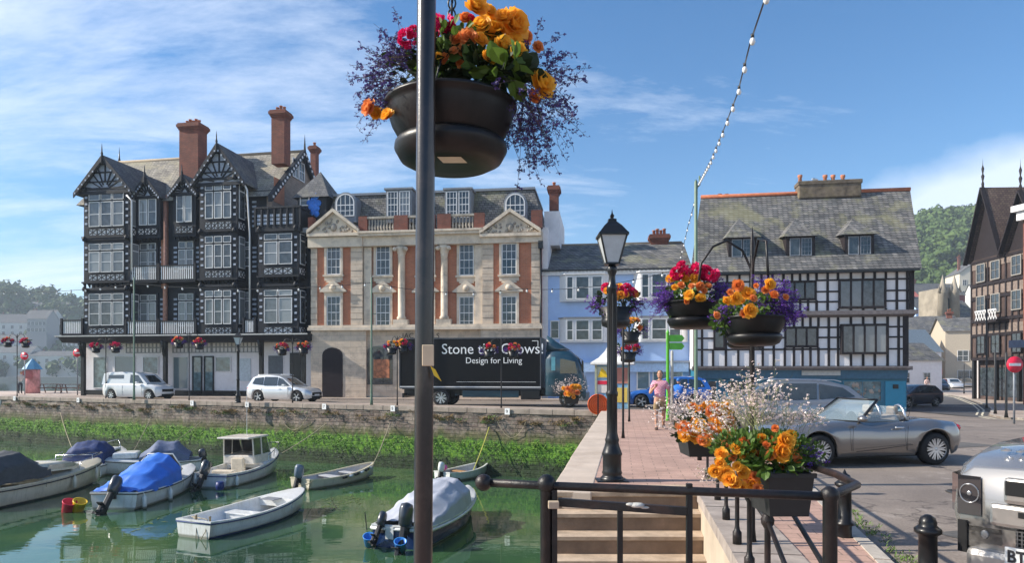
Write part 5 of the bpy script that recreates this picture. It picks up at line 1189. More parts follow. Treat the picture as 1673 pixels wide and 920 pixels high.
# ---- lorry
tk = thing('lorry','black removals lorry with white lettering and a dark teal cab','lorry',tuple(at(781,662,36.9).xy)+(-.08,),R(-9))
TKP = plain('black_box_paint',(0.003,0.003,0.004),.5,spec=.2); CBP = paint('dark_teal_paint',(0.006,0.04,0.065)); 
bx0,bx1 = -4.0,3.55; z0,z1=1.0,3.62
m=MB(); m.bbox(bx0,bx1,-1.2,1.2,z0,z1,.03); bo=m.build('cargo_box', TKP, tk)
m=MB(); 
for y in (-1.205,1.205):
    m.box(bx0,bx1,y-.012,y+.012,z0-.06,z0+.05); m.box(bx0,bx1,y-.012,y+.012,z1-.05,z1+.01)
for x in (bx0,bx1): m.box(x-.04,x+.02,-1.22,1.22,z0,z1)
m.build('box_trim', plain('grey_trim',(0.1,0.1,0.11),.4,.5), bo)
m=MB(); m.box(bx0,bx1,-1.225,-1.2,z0+.02,z0+.07); m.build('white_stripe', WHITE, bo)
TX = plain('white_vinyl',(0.85,0.85,0.85),.5)
rot_=(R(90),0,0)
text('lettering','Stone the Crows!',.77,TX,bo,(-1.72,-1.21,2.78),rot_,sx=.98); text('lettering','Design for Living',.45,TX,bo,(-.42,-1.21,2.28),rot_,sx=.98)
m=MB(); m.box(3.1,3.42,-1.21,-1.203,3.42,3.45); m.box(3.39,3.42,-1.21,-1.203,3.15,3.45); m.box(-.9,3.3,-1.21,-1.203,1.3,1.315); m.build('corner_mark', TX, bo)
m=MB(); m.sh=True                                     # cab
secs=[]
for x,zt,zb_,w in ((3.75,2.7,.75,1.1),(3.8,2.95,.6,1.18),(4.3,3.0,.55,1.22),(5.0,2.95,.55,1.22),(5.45,2.6,.5,1.22),(5.75,1.75,.42,1.2),(5.85,1.3,.42,1.16),(5.87,.6,.42,1.1)):
    z_a=zb_
    if abs(x-4.95)<.62 and zt>1.6: z_a=max(zb_, .95)
    half=[(x,-w*.96,z_a),(x,-w,z_a+.1),(x,-w,max(z_a+.15,zt-.5)),(x,-w*.94,max(z_a+.2,zt-.15)),(x,-w*.75,zt-.02),(x,0,zt)]
    secs.append(half+[(a,-b,c) for a,b,c in half[-2::-1]])
m.loft(secs); co=m.build('cab', CBP, tk)
m=MB(); m.sh=True
m.prism([(3.8,2.95),(5.0,2.98),(4.75,3.12),(4.3,3.4),(3.85,3.72)],-1.0,1.0); m.sh=False; m.build('wind_deflector', CBP, co)
m=MB()
for y in (-1.228,1.228): m.add([(4.55,y,1.75),(5.42,y,1.75),(5.32,y,2.35),(4.7,y,2.5),(4.55,y,2.5)],[(0,1,2,3,4)])
m.add([(5.76,-1.0,1.8),(5.76,1.0,1.8),(5.5,.95,2.6),(5.5,-.95,2.6)],[(0,1,2,3)]); m.build('cab_window', CARGL, co)
m=MB(); m.box(4.1,4.3,-1.235,-1.22,1.9,2.6); m.build('side_panel', plain('pale_teal',(0.12,0.35,0.42),.4), co)
m=MB(); m.box(bx0,5.2,-.45,.45,.55,.98); m.box(bx0+.1,bx1,-1.12,1.12,.9,.99); m.box(-3.9,-3.8,-1.1,1.1,.45,.7); m.build('chassis', BLACKM, tk)
m=MB(); m.bbox(-.6,2.4,-1.15,-1.1,.5,.85,.02); m.build('side_guard', CBP, tk); m=MB(); m.bbox(-.6,2.4,1.1,1.15,.5,.85,.02); m.build('side_guard', CBP, tk); m=MB(); m.bbox(2.5,3.5,-1.18,-.6,.4,.9,.04); m.build('fuel_tank', BLACKM, tk); m=MB(); m.box(-1,-.9,-1.1,1.1,.6,.66); m.build('side_guard', CBP, tk)
m=MB(); m.bbox(5.5,5.95,-1.15,1.15,.35,.75,.05); m.build('bumper', plain('bumper_grey',(0.2,0.2,0.21),.5), tk)
m=MB(); m.tube([(5.45,-1.25,2.5),(5.7,-1.5,2.45),(5.7,-1.5,1.85)],.02,6); m.bbox(5.66,5.76,-1.6,-1.4,1.85,2.4,.03); m.build('wing_mirror', BLACKM, co)
for x in (-1.75,4.95):
    for sg in (-1,1): wheel(tk, x, sg*1.02, .46, .3, 8, side=-sg)
# ================================================================ boats
def gel(name, col, dirtc, coat=.5):
    m, t, b = newmat(name); o = coords(t); n = noise_tex(t, o, 5, 7, .7); c = ramp(t, n, [(.35, tuple(x*.93 for x in col)), (.65, col)])
    c = mixc(t, MA(t, 'MULTIPLY', ramp(t, noise_tex(t, o, 1.8, 8, .75), [(.48,(0,0,0)),(.7,(1,1,1))]), .4), c, dirtc)
    mz = N(t,'ShaderNodeMapping'); mz.inputs['Scale'].default_value=(6,6,.5); t.links.new(o, mz.inputs[0]); st = ramp(t, noise_tex(t, mz.outputs[0], 2.2, 4, .6), [(.52,(0,0,0)),(.7,(1,1,1))])
    c = mixc(t, MA(t,'MULTIPLY',st,.35), c, dirtc)
    s = N(t,'ShaderNodeSeparateXYZ'); t.links.new(o, s.inputs[0]); k = MA(t,'MULTIPLY',MA(t,'SUBTRACT',MA(t,'ADD',.075,MA(t,'MULTIPLY',n,.07)),s.outputs[2]),18,clamp=True)
    c = mixc(t, MA(t,'MULTIPLY',k,.75), c, (0.10,0.10,0.04)); t.links.new(c, b.inputs['Base Color']); b.inputs['Roughness'].default_value=.32; b.inputs['Coat Weight'].default_value=coat
    MATS[name]=m; return m
GEL = gel('white_gelcoat',(0.78,0.79,0.78),(0.42,0.4,0.33)); CREAM = gel('cream_gelcoat',(0.66,0.6,0.46),(0.33,0.29,0.2))
NAVY = plain('navy_antifoul',(0.01,0.03,0.16),.5); GREY = plain('grey_deck',(0.42,0.43,0.45),.6,var=.1,dirt=((0.25,0.24,0.22),.4)); BLUEH = plain('dark_blue_hull',(0.01,0.035,0.13),.25,coat=.6)
TARPB = plain('bright_blue_tarp',(0.03,0.16,0.62),.55,var=.15,bmp=.3,scale=2); TARPG = plain('grey_tarp',(0.42,0.44,0.5),.6,var=.12,bmp=.3,scale=2); TARPN = plain('navy_canvas',(0.01,0.03,0.12),.7,var=.3,bmp=.2)
CHAR = plain('charcoal_canvas',(0.05,0.055,0.06),.7,var=.2); RUB = plain('black_rubber',(0.02,0.02,0.02),.6); STEEL = plain('stainless_rail',(0.6,0.6,0.6),.22,.95); CLEARW = plain('tinted_cabin_window',(0.09,0.08,0.075),.08,coat=1)
BEN = plain('blue_plastic_bucket',(0.04,0.27,0.75),.4); ENG = plain('outboard_cowl',(0.035,0.04,0.05),.3,coat=.7)
class Hull:
    def __init__(s, L, B, sh, dr=.22, tw=.8, rake=.35, mx=.42, full=2.2):
        s.L,s.B,s.sh,s.dr,s.tw,s.rake,s.mx,s.full = L,B,sh,dr,tw,rake,mx,full
    def hb(s, t):
        if t < s.mx: k = t/s.mx; f = s.tw+(1-s.tw)*math.sin(k*math.pi/2)
        else: k = (t-s.mx)/(1-s.mx); f = max(0.0, 1-k**s.full)**.62
        return s.B/2*f
    def zs(s, t): a,b,c = s.sh; return a*(1-t)**2 + 2*(2*b-(a+c)/2)*t*(1-t) + c*t*t
    def x(s, t, z): return s.L*(t-.5) + s.rake*(max(0,z)/s.sh[2])*t**5
    def pt(s, t, side, f=1.0, z=None):
        zz = s.zs(t) if z is None else z; return Vector((s.x(t, zz), side*s.hb(t)*f, zz))
    def build(s, parent, mats, n=22, floor=.1, wall=.04, name='hull', inner=None):
        m = MB(); m.sh = True; rows = []
        for i in range(n+1):
            t = i/n; t = 1-(1-t)**1.25; b = s.hb(t); z1 = s.zs(t); fl = .35+.65*(1-t**3)*.9
            kz = -s.dr*(1-t**5)
            pr = [(0,kz),(b*.5*fl,kz+.05),(b*.84*(fl*.4+.6*(1-t**4*.7)),-.03),(b*(.9-.25*t**4),.06),(b*(.955-.12*t**4),z1*.55),(b*.985,z1*.93),(b,z1)]
            half = [(s.x(t,z),-y,z) for y,z in pr]; rows.append(half[::-1]+[(p[0],-p[1],p[2]) for p in half[1:]])
        k = len(rows[0]); o = len(m.v)
        m.v += [p for r_ in rows for p in r_]
        for i in range(n):
            for j in range(k-1):
                m.f.append((i*k+j,i*k+j+1,(i+1)*k+j+1,(i+1)*k+j)); m.m.append(1 if 3 <= j <= k-5 else 0); m.sm.append(True)
        m.f.append(tuple(range(k))); m.m.append(0); m.sm.append(False)
        # inside skin
        m.mi = 2; m.sh = True; ir = []
        for i in range(n+1):
            t = i/n; t = .015+.965*(1-(1-t)**1.25); b = max(.012,s.hb(t)-wall); z1 = s.zs(t)
            pr = [(b,z1+.003),(b*.93,z1*.6),(b*.8,floor),(0,floor-.01)]; half = [(s.x(t,z1)-(.0),-y,z) for y,z in pr]; ir.append(half+[(p[0],-p[1],p[2]) for p in half[-2::-1]])
        m.loft(ir, caps=True); h = m.build(name, mats, parent, fix=False)
        # gunwale
        g = MB(); g.sh = False
        for sd in (-1,1):
            ra = []; 
            for i in range(n+1):
                t = i/n; t = 1-(1-t)**1.25; z = s.zs(t); b = s.hb(t); ra.append([(s.x(t,z),sd*(b+.012),z-.03),(s.x(t,z),sd*(b+.012),z+.015),(s.x(t,z)-.03*t,sd*max(0,b-wall-.03),z+.015),(s.x(t,z)-.03*t,sd*max(0,b-wall-.03),z-.03)])
            g.loft(ra, closed=True)
        b0 = s.hb(0); g.box(-s.L/2-.015,-s.L/2+.06,-b0-.012,b0+.012,s.zs(0)-.03,s.zs(0)+.017); g.build('gunwale', mats[3] if len(mats) > 3 else mats[0], h)
        return h
    def line(s, parent, z_off, r, mat, side=(-1,1), name='rubbing_strake', n=22):
        m = MB()
        for sd in side:
            m.tube([s.pt(1-(1-i/n)**1.25, sd, 1.0) + Vector((0,sd*.012,z_off)) for i in range(n+1)], r, 6)
        if len(side) > 1: m.tube([(-s.L/2-.01,-s.hb(0),s.zs(0)+z_off),(-s.L/2-.01,s.hb(0),s.zs(0)+z_off)], r, 6)
        return m.build(name, mat, parent)
    def deck(s, parent, t0, t1, mat, rise=.05, name='deck', n=10):
        m = MB(); m.sh = True; rows = []
        for i in range(n+1):
            t = t0+(t1-t0)*i/n; z = s.zs(t)+.02; b = s.hb(t)-.01; rows.append([(s.x(t,z),f*b,z+rise*(1-f*f)) for f in (-1,-.6,-.2,.2,.6,1)])
        m.loft(rows, caps=False); m.sh = False
        a = rows[0]; m.add(a+[(p[0],p[1],p[2]-.3) for p in a], [(i,i+1,i+7,i+6) for i in range(5)]); return m.build(name, mat, parent, fix=False)
    def fender(s, parent, t, side, mat=GEL, l=.42, r=.075):
        p = s.pt(t, side)+Vector((0,side*.09,-.12)); m = MB(); m.lathe([(.02,-l),(r,-l+.05),(r,-.06),(.02,0),(.012,.05)],10,p); m.tube([p+Vector((0,0,.04)),p+Vector((0,-side*.1,.14))],.008,4); return m.build('fender', mat, parent)
def outboard(parent, x, z, y=0, tilt=.5, mat=ENG, s=1.0, leg=True):
    m = MB(); M = Matrix.Translation((x,y,z)) @ Matrix.Rotation(tilt,4,'Y') @ Matrix.Scale(s,4); m.M = M
    m.sh=True
    m.loft([[(.0+w*math.cos(a)*1.35-.12*(zz-.1),w*math.sin(a),zz) for a in [2*math.pi*i/12 for i in range(12)]] for w,zz in ((.08,-.02),(.13,.03),(.145,.18),(.14,.36),(.115,.45),(.03,.485))],closed=True); m.sh=False
    e = m.build('outboard_motor', mat, parent)
    m = MB(); m.M = M; m.bbox(-.09,.07,-.06,.06,-.45,.0,.02); m.bbox(-.2,.1,-.05,.05,-.75,-.45,.02); m.bbox(-.3,.06,-.08,.08,-.47,-.44,.01); m.lathe([(.001,-.2),(.05,-.15),(.05,.08),(.02,.14)],8,(-.08,0,-.68),'x')
    for i in range(3): a=i*2.1; m.beam((-.16,0,-.68),(-.17,.14*math.cos(a),-.68+.14*math.sin(a)),.07,.012,(1,0,0))
    m.build('motor_leg', BLACKM, e); m=MB(); m.bbox(x+.04,x+.14,y-.1,y+.1,z-.22,z+.06,.015); m.build('motor_bracket', RUB, e); return e
def boat(name, label, sx, sy, bx, by, L=None, cat='boat', grp=None):
    """stern and bow given as points on the water"""
    s, b = gp(*sy, WZ), gp(*by, WZ); d = b-s; LL = L or d.length; c = s + d.normalized()*LL/2
    return thing(name, label, cat, (c.x,c.y,WZ), math.atan2(d.y,d.x), grp), LL
def frill(poly_rows, parent, name, mat, fold=.03, sub=8, seed=0):
    """cloth over frames: rows of points, subdivided with small folds"""
    m = MB(); m.sh = True; rows = []
    R_ = [[Vector(p) for p in r_] for r_ in poly_rows]; k = len(R_[0])
    for i in range(len(R_)-1):
        for q in range(sub):
            f = q/sub; row = []
            for j in range(k-1):
                for w in range(6):
                    g = w/6; p = R_[i][j].lerp(R_[i][j+1],g).lerp(R_[i+1][j].lerp(R_[i+1][j+1],g),f)
                    sag = -fold*2.2*math.sin(math.pi*f)*(.4+.6*math.sin(math.pi*(j+g)/(k-1)))
                    nz_ = fold*1.6*noise.noise(Vector((p.x*2.2+seed,p.y*5.5+p.x*2.5,p.z*3))); row.append(p+Vector((0,nz_*.5,sag+nz_)))
            row.append(R_[i][-1].lerp(R_[i+1][-1],f)); rows.append(row)
    rows.append([R_[-1][j].lerp(R_[-1][j+1],w/6) for j in range(k-1) for w in range(6)]+[R_[-1][-1]])
    m.loft(rows, caps=False); return m.build(name, mat, parent, fix=False)
# 1 open white boat
t,L = boat('open_boat','white open boat with a navy bottom floating in the middle of the basin',None,(316,880),None,(468,838),4.6)
h = Hull(L,1.85,(.52,.5,.74),.2,.74,.25); ho = h.build(t,[GEL,NAVY,GEL,GEL]); h.line(ho,-.06,.018,NAVY)
m=MB(); m.box(-.45,.0,-.68,.68,.34,.38); m.box(-.4,-.05,-.66,.66,.1,.34); m.build('thwart', GEL, ho); m=MB(); m.box(-2.2,-1.75,-.6,.6,.32,.36); m.box(-2.2,-1.78,-.6,.6,.1,.32); m.build('stern_seat', GEL, ho)
h.deck(ho,.74,.985,GEL,.03); m=MB(); m.bbox(.75,1.15,-.3,.3,.6,.635,.012); m.build('hatch_cover', plain('grey_hatch',(0.2,0.21,0.23),.5), ho)
text('boat_name','Faith',.2,INK,ho,(-2.262,.0,.22),(R(90),0,R(-90))); text('boat_number','DB',.15,INK,ho,(-2.262,.45,.27),(R(90),0,R(-90)))
m=MB(); m.tube([(-2.2,-.1,.54),(-2.3,-.12,.3),(-2.35,-.15,-.05)],.012,5); m.tube([(-2.2,-.45,.56),(-2.32,-.5,.25),(-2.4,-.35,-.05)],.012,5); m.tube([(-2.22,-.1,.53),(-2.1,.2,.55),(-1.95,.45,.54),(-2.2,-.45,.57)],.014,5); m.build('mooring_line', plain('old_rope',(0.35,0.3,0.2),.9,var=.3), t)
for y in (-.55,.0): m=MB(); m.lathe([(.03,.5),(.03,.64),(.045,.66),(.001,.68)],8,(-2.2,y,0)); m.build('cleat', plain('bronze',(0.3,0.24,0.15),.5,.6), ho)
# 2 blue tarp boat
t,L = boat('covered_boat','white motorboat under a bright blue tarpaulin, black outboard at its stern',None,(186,834),None,(318,790),5.2)
h = Hull(L,1.95,(.62,.6,.85),.25,.88,.45); ho=h.build(t,[GEL,GEL,GREY,GEL]); h.line(ho,-.05,.022,RUB); h.deck(ho,.6,.985,GEL,.08)
ridge=[]
rows=[]
for x,zt,w in ((-2.55,.68,.62),(-2.3,.78,.85),(-1.5,1.12,.96),(-.6,1.5,.97),(.35,1.72,.92)):
    tt=min(.99,max(0,x/L+.5)); wb_=h.hb(tt)+.02; z0=h.zs(tt)+.02; rows.append([(x,-wb_,z0-.04),(x,-wb_*.94,z0+(zt-z0)*.45),(x,-wb_*.45,z0+(zt-z0)*.9),(x,0,zt),(x,wb_*.45,z0+(zt-z0)*.9),(x,wb_*.94,z0+(zt-z0)*.45),(x,wb_,z0-.04)])
frill(rows,t,'tarpaulin',TARPB,.035,8,3)
m=MB(); x=.38
m.add([(x,-.88,.72),(x,-.84,1.2),(x,-.5,1.62),(x,.5,1.62),(x,.84,1.2),(x,.88,.72)],[(0,1,2,3,4,5)])
m.add([(.4,-.86,.75),(.4,-.8,1.25),(.48,-.5,1.6),(1.0,-.62,.95)],[(0,1,2,3)]); m.add([(.4,.86,.75),(.4,.8,1.25),(.48,.5,1.6),(1.0,.62,.95)],[(0,1,2,3)]); m.add([(1.0,-.62,.95),(.48,-.5,1.6),(.48,.5,1.6),(1.0,.62,.95)],[(0,1,2,3)]); m.build('windscreen', CLEARW, ho)
m=MB(); m.tube([(.42,-.88,.74),(.42,-.84,1.22),(.5,-.5,1.64),(.5,.5,1.64),(.42,.84,1.22),(.42,.88,.74)],.03,6); m.tube([(.5,-.5,1.64),(1.03,-.62,.96),(1.03,.62,.96),(.5,.5,1.64)],.025,6); m.build('windscreen_frame', GEL, ho)
outboard(t,-L/2-.12,.62,0,.75,s=1.35); 
for tt in (.05,.36,.82): h.fender(t,tt,-1,l=.5)
# 3 white cabin boat
t,L = boat('cabin_boat','white cabin cruiser with tall wheelhouse windows moored by the far wall',None,(338,799),None,(447,768),5.4)
h = Hull(L,2.1,(.62,.62,1.0),.28,.88,.45); ho=h.build(t,[GEL,GEL,GEL,GEL]); h.line(ho,-.1,.022,NAVY); h.deck(ho,.56,.985,GEL,.12)
m=MB(); zc_=1.95
m.bbox(-.25,1.35,-.78,.78,.7,1.12,.06); m.bbox(-.75,1.05,-.78,.78,zc_-.06,zc_+.03,.04); 
for x,y,x2 in ((-.25,-.74,-.3),(-.25,.74,-.3),(.45,-.76,.42),(.45,.76,.42)): m.beam((x,y,1.1),(x2,y*.95,zc_),.05)
for y in (-.7,.7,0): m.beam((1.32,y,1.1),(.98,y*.92,zc_),.05)
ca=m.build('cabin', plain('warm_gelcoat',(0.72,0.66,0.58),.35,coat=.4), t)
m=MB(); m.add([(1.31,-.7,1.12),(1.31,.7,1.12),(.98,.66,zc_-.05),(.98,-.66,zc_-.05)],[(0,1,2,3)])
for y in (-.745,.745): m.add([(.45,y,1.12),(1.28,y*.97,1.12),(.96,y*.94,zc_-.06),(.42,y*.96,zc_-.06)],[(0,1,2,3)]); m.add([(-.22,y,1.12),(.4,y,1.12),(.38,y*.96,zc_-.06),(-.27,y*.96,zc_-.06)],[(0,1,2,3)])
m.build('cabin_window', CLEARW, ca)
m=MB(); pts=[h.pt(.66,-1)+Vector((0,.1,.3)),h.pt(.8,-1)+Vector((0,.08,.35)),h.pt(.98,-1)+Vector((.15,0,.4)),h.pt(.98,1)+Vector((.15,0,.4)),h.pt(.8,1)+Vector((0,-.08,.35)),h.pt(.66,1)+Vector((0,-.1,.3))]
m.tube(pts,.02,6)
for p in pts: m.tube([p,(p.x-.05,p.y,p.z-.33)],.015,5)
m.build('bow_rail', STEEL, ho); m=MB(); m.tube([(.1,-.2,zc_),(.1,-.2,3.9)],.012,5); m.build('aerial', WHITE, ca)
m=MB(); m.bbox(-1.6,-1.2,-.5,.5,.15,.6,.04); m.bbox(-.4,-.15,-.3,.3,.2,1.0,.05); m.build('seat', plain('pale_cushion',(0.6,0.52,0.4),.7), ho); outboard(t,-L/2-.1,.6,.1,.6,s=1.3)
m=MB(); m.lathe([(.001,-.5),(.12,-.45),(.17,-.2),(.15,0),(.14,0)],12,(-L/2-.25,-.75,.35)); m.build('blue_bag', NAVY, t); h.fender(t,.1,-1)
# 4 boat with the navy canopy
t,L = boat('canopy_boat','white boat with a rounded navy canopy between the cream cruiser and the wall',None,(118,786),None,(214,752),5.6)
h = Hull(L,1.95,(.6,.6,.85),.25,.85,.4); ho=h.build(t,[GEL,GEL,GEL,GEL]); h.line(ho,-.05,.02,RUB); h.deck(ho,.5,.985,GEL,.1)
rows=[]
for x,zt in ((-1.8,.75),(-1.6,1.35),(-1.0,1.65),(-.3,1.6),(.05,1.2)): rows.append([(x,-.9,.62),(x,-.86,.62+(zt-.62)*.6),(x,-.5,.62+(zt-.62)*.93),(x,0,zt),(x,.5,.62+(zt-.62)*.93),(x,.86,.62+(zt-.62)*.6),(x,.9,.62)])
frill(rows,t,'canopy',TARPN,.03,6,9); m=MB(); m.bbox(.1,1.5,-.6,.6,.7,1.1,.12); ca=m.build('cabin', GEL, t); m=MB(); m.box(.5,1.2,-.612,-.6,.82,1.0); m.box(.5,1.2,.6,.612,.82,1.0); m.build('cabin_window', CLEARW, ca)
m=MB(); 
for sd in (-1,1): m.tube([(-2.6,sd*.8,.65),(-2.6,sd*.75,1.15),(-1.7,sd*.85,1.2)],.02,6)
m.tube([(-2.6,-.75,1.15),(-2.6,.75,1.15)],.02,6); m.tube([(1.7,-.5,.85),(1.8,-.4,1.25),(2.75,0,1.35),(1.8,.4,1.25),(1.7,.5,.85)],.018,6); m.build('guard_rail', STEEL, ho); h.fender(t,.08,-1)
# 5 cream cabin boat at the left edge
t,L = boat('cream_cruiser','cream cabin cruiser with a dark canvas hood, half cut off by the left edge',None,(-62,836),None,(128,794),6.3)
h = Hull(L,2.2,(.75,.75,.98),.3,.88,.5); ho=h.build(t,[CREAM,RUB,CREAM,CREAM]); h.line(ho,-.12,.025,RUB); h.deck(ho,.4,.985,CREAM,.1)
m=MB(); m.sh=True; m.loft([[(x,f*w,z+dz) for f,dz in ((-1,-.34),(-.95,-.05),(-.7,0),(.7,0),(.95,-.05),(1,-.34))] for x,w,z in ((-.6,.85,1.35),(.9,.8,1.28),(1.75,.55,1.08),(1.9,.4,.95))]); ca=m.build('cabin', CREAM, t)
m=MB()
for sd in (-1,1): m.add([(-.35,sd*.862,1.08),(1.15,sd*.80,1.03),(1.3,sd*.77,1.1),(1.1,sd*.79,1.2),(-.2,sd*.85,1.26)],[(0,1,2,3,4)])
m.build('cabin_window', plain('smoky_window',(0.35,0.32,0.26),.15,coat=1), ca)
rows=[[(x,-.9,.85),(x,-.85,.85+(zt-.85)*.6),(x,-.45,.85+(zt-.85)*.95),(x,0,zt),(x,.45,.85+(zt-.85)*.95),(x,.85,.85+(zt-.85)*.6),(x,.9,.85)] for x,zt in ((-3.0,1.2),(-2.3,1.85),(-1.2,1.95),(-.15,1.3))]
frill(rows,t,'canvas_hood',CHAR,.03,6,5); h.fender(t,.62,-1,CREAM,.5); h.fender(t,.86,-1,CREAM,.5)
m=MB(); m.tube([h.pt(.7,-1)+Vector((0,.1,0)),h.pt(.72,-1)+Vector((0,.1,.35)),h.pt(.97,-1)+Vector((.1,.02,.35)),h.pt(.97,1)+Vector((.1,-.02,.35)),h.pt(.72,1)+Vector((0,-.1,.35)),h.pt(.7,1)+Vector((0,-.1,0))],.018,6); m.build('bow_rail', STEEL, ho)
# 6 boat with navy cover behind
t,L = boat('covered_boat','white boat with a folded navy spray hood lying behind the blue tarpaulin',None,(330,768),None,(196,774),5.0)
h = Hull(L,1.9,(.6,.6,.85),.25,.85,.4); ho=h.build(t,[GEL,GEL,GREY,GEL]); h.line(ho,-.05,.02,RUB); h.deck(ho,.5,.985,GEL,.1)
rows=[[(x,-.88,.62),(x,-.82,.62+(zt-.62)*.6),(x,-.45,.62+(zt-.62)*.95),(x,0,zt),(x,.45,.62+(zt-.62)*.95),(x,.82,.62+(zt-.62)*.6),(x,.88,.62)] for x,zt in ((-2.0,.9),(-1.4,1.5),(-.5,1.55),(.2,.95))]
frill(rows,t,'spray_hood',plain('slate_blue_canvas',(0.1,0.13,0.22),.7,var=.2),.03,6,11); m=MB(); m.bbox(.3,1.4,-.55,.55,.75,1.05,.1); m.build('cabin', GEL, t); outboard(t,-L/2-.1,.6,0,.4)
# 7 cream dinghy
t,L = boat('dinghy','cream dinghy with a grey outboard and black and white fenders, moored to the wall',None,(490,800),None,(586,783),4.0)
h = Hull(L,1.5,(.45,.42,.68),.18,.82,.3); ho=h.build(t,[CREAM,CREAM,GREY,CREAM]); m=MB(); m.box(-.5,-.1,-.66,.66,.32,.36); m.box(.6,.9,-.58,.58,.36,.4); m.box(-1.7,-1.4,-.6,.6,.3,.34); m.build('thwart', GREY, ho)
for i in range(6):
    p=h.pt(.42+.09*i,-1)+Vector((0,-.05,-.07)); q=h.pt(.42+.09*(i+.55),-1)+Vector((0,-.05,-.07)); m=MB(); m.tube([p,q],.055,8); m.build('fender', RUB if i%2==0 else GEL, t)
outboard(t,-L/2-.1,.5,0,.3,plain('blue_grey_cowl',(0.13,0.17,0.22),.35,coat=.5),1.15)
# 8 grey tarp boat
t,L = boat('tarp_boat','blue and white speedboat under a grey tarpaulin with two outboards and blue buckets',None,(652,897),None,(748,845),5.0)
h = Hull(L,1.9,(.62,.62,.85),.25,.9,.45); ho=h.build(t,[BLUEH,GEL,GREY,GEL]); h.line(ho,-.09,.05,GEL); h.deck(ho,.6,.985,GEL,.08)
rows=[]
for x,zt in ((-2.35,.72),(-1.8,.95),(-.9,1.3),(.1,1.55),(1.0,1.5)):
    tt=x/L+.5; wb_=h.hb(tt)+.02; z0=h.zs(tt)+.02; rows.append([(x,-wb_,z0-.04),(x,-wb_*.92,z0+(zt-z0)*.5),(x,-wb_*.42,z0+(zt-z0)*.93),(x,0,zt),(x,wb_*.42,z0+(zt-z0)*.93),(x,wb_*.92,z0+(zt-z0)*.5),(x,wb_,z0-.04)])
frill(rows,t,'tarpaulin',TARPG,.035,8,14); m=MB(); m.add([(1.02,-.8,.85),(1.02,-.42,1.47),(1.02,.42,1.47),(1.02,.8,.85),(1.45,.5,.95),(1.45,-.5,.95)],[(0,1,5),(1,2,4,5),(2,3,4)]); m.build('windscreen', CLEARW, ho)
outboard(t,-L/2-.15,.66,-.25,.35,s=1.35); outboard(t,-L/2-.08,.62,.55,.7,s=.85); m=MB(); m.box(-L/2-.06,-L/2-.03,.15,.4,.25,.6); m.build('white_board', GEL, t)
for y,x in ((.85,-L/2-.15),(-.25,-L/2-.42)):
    m=MB(); m.lathe([(.12,0),(.17,.32),(.18,.33),(.16,.33),(.11,.03)],14,(0,0,0)); b_=m.build('bucket', BEN, t, (x,y,.06)); b_.rotation_euler=(.2,-.4,0)
m=MB(); m.tube([(-L/2-.2,.9,.5),(-L/2-.22,.95,1.0)],.015,5); m.build('tiller_stick', RUB, t)
# 9 small round dinghy
t,L = boat('dinghy','small old white rowing dinghy near the yellow mooring rope',None,(722,787),None,(768,779),2.9)
h = Hull(L,1.35,(.42,.4,.6),.15,.75,.2); ho=h.build(t,[GEL,CREAM,GREY,GEL]); m=MB(); m.box(-.3,.0,-.6,.6,.28,.32); m.box(-1.2,-.95,-.5,.5,.28,.32); m.build('thwart', plain('warm_wood',(0.4,0.22,0.1),.6), ho)
outboard(t,-L/2-.08,.45,0,.3,GEL,.9); m=MB(); m.ball((-1.0,.3,.55),.13,8,(1.4,1,1)); m.build('pink_buoy', plain('pink_plastic',(0.75,0.12,0.5),.4), t)
# buckets over the propellers of boat 2
YB = plain('yellow_plastic',(0.85,0.55,0.01),.4); RB = plain('red_plastic',(0.7,0.02,0.06),.4)
for nm,lab,px,py,mt in (('bucket','yellow bucket floating by the stern of the blue-covered boat',126,827,YB),('bucket','red bucket floating just left of the yellow one',109,828,RB)):
    p=gp(px,py+9,WZ); o=MB().lathe([(.15,-.1),(.22,.4),(.235,.41),(.235,.45),(.21,.45),(.14,-.06)],16).build(nm,mt,None,(p.x,p.y,WZ-.02)); o.rotation_euler=(.35,.3,.4); tag(o,lab,'bucket')
# mooring ropes
ROPE = plain('old_rope',(0.35,0.3,0.2),.9,var=.3); ROPY = plain('yellow_rope',(0.5,0.48,0.1),.9,var=.3)
def rope(label, a, b, sag, mat=ROPE, r=.022):
    a, b = Vector(a), Vector(b); m = MB(); m.tube([a.lerp(b,i/14)-Vector((0,0,sag*4*(i/14)*(1-i/14))) for i in range(15)], r, 5); return tag(m.build('mooring_rope', mat), label, 'rope')
def wallp(px, dz=-.3): u = FRW.u(px,-.1); P_ = A1+d_*u-n_*.16; return (P_.x,P_.y,dz)
rope('tan mooring rope from the wall down to the bow of the cream dinghy', wallp(638,-.9), at(607,764,31.0), .12)
rope('yellow mooring rope hanging from the wall near the small rowing dinghy', wallp(800,-.9), at(772,772,31.5), .08, ROPY, .03)
rope('tan mooring rope from the wall to the bow of the white cabin cruiser', wallp(535,-1.0), at(449,747,34.0), .1)
rope('tan mooring rope from the wall to the boat with the navy canopy', wallp(248,-1.1), at(214,745,38.5), .05)
rope('long tan mooring rope running to the bow of the cream cruiser', wallp(100,-1.0), at(133,764,30.5), .3, r=.015)
rope('tan mooring rope from the boat with the navy spray hood to the wall', wallp(330,-1.2), at(222,748,36.0), .3, r=.015)

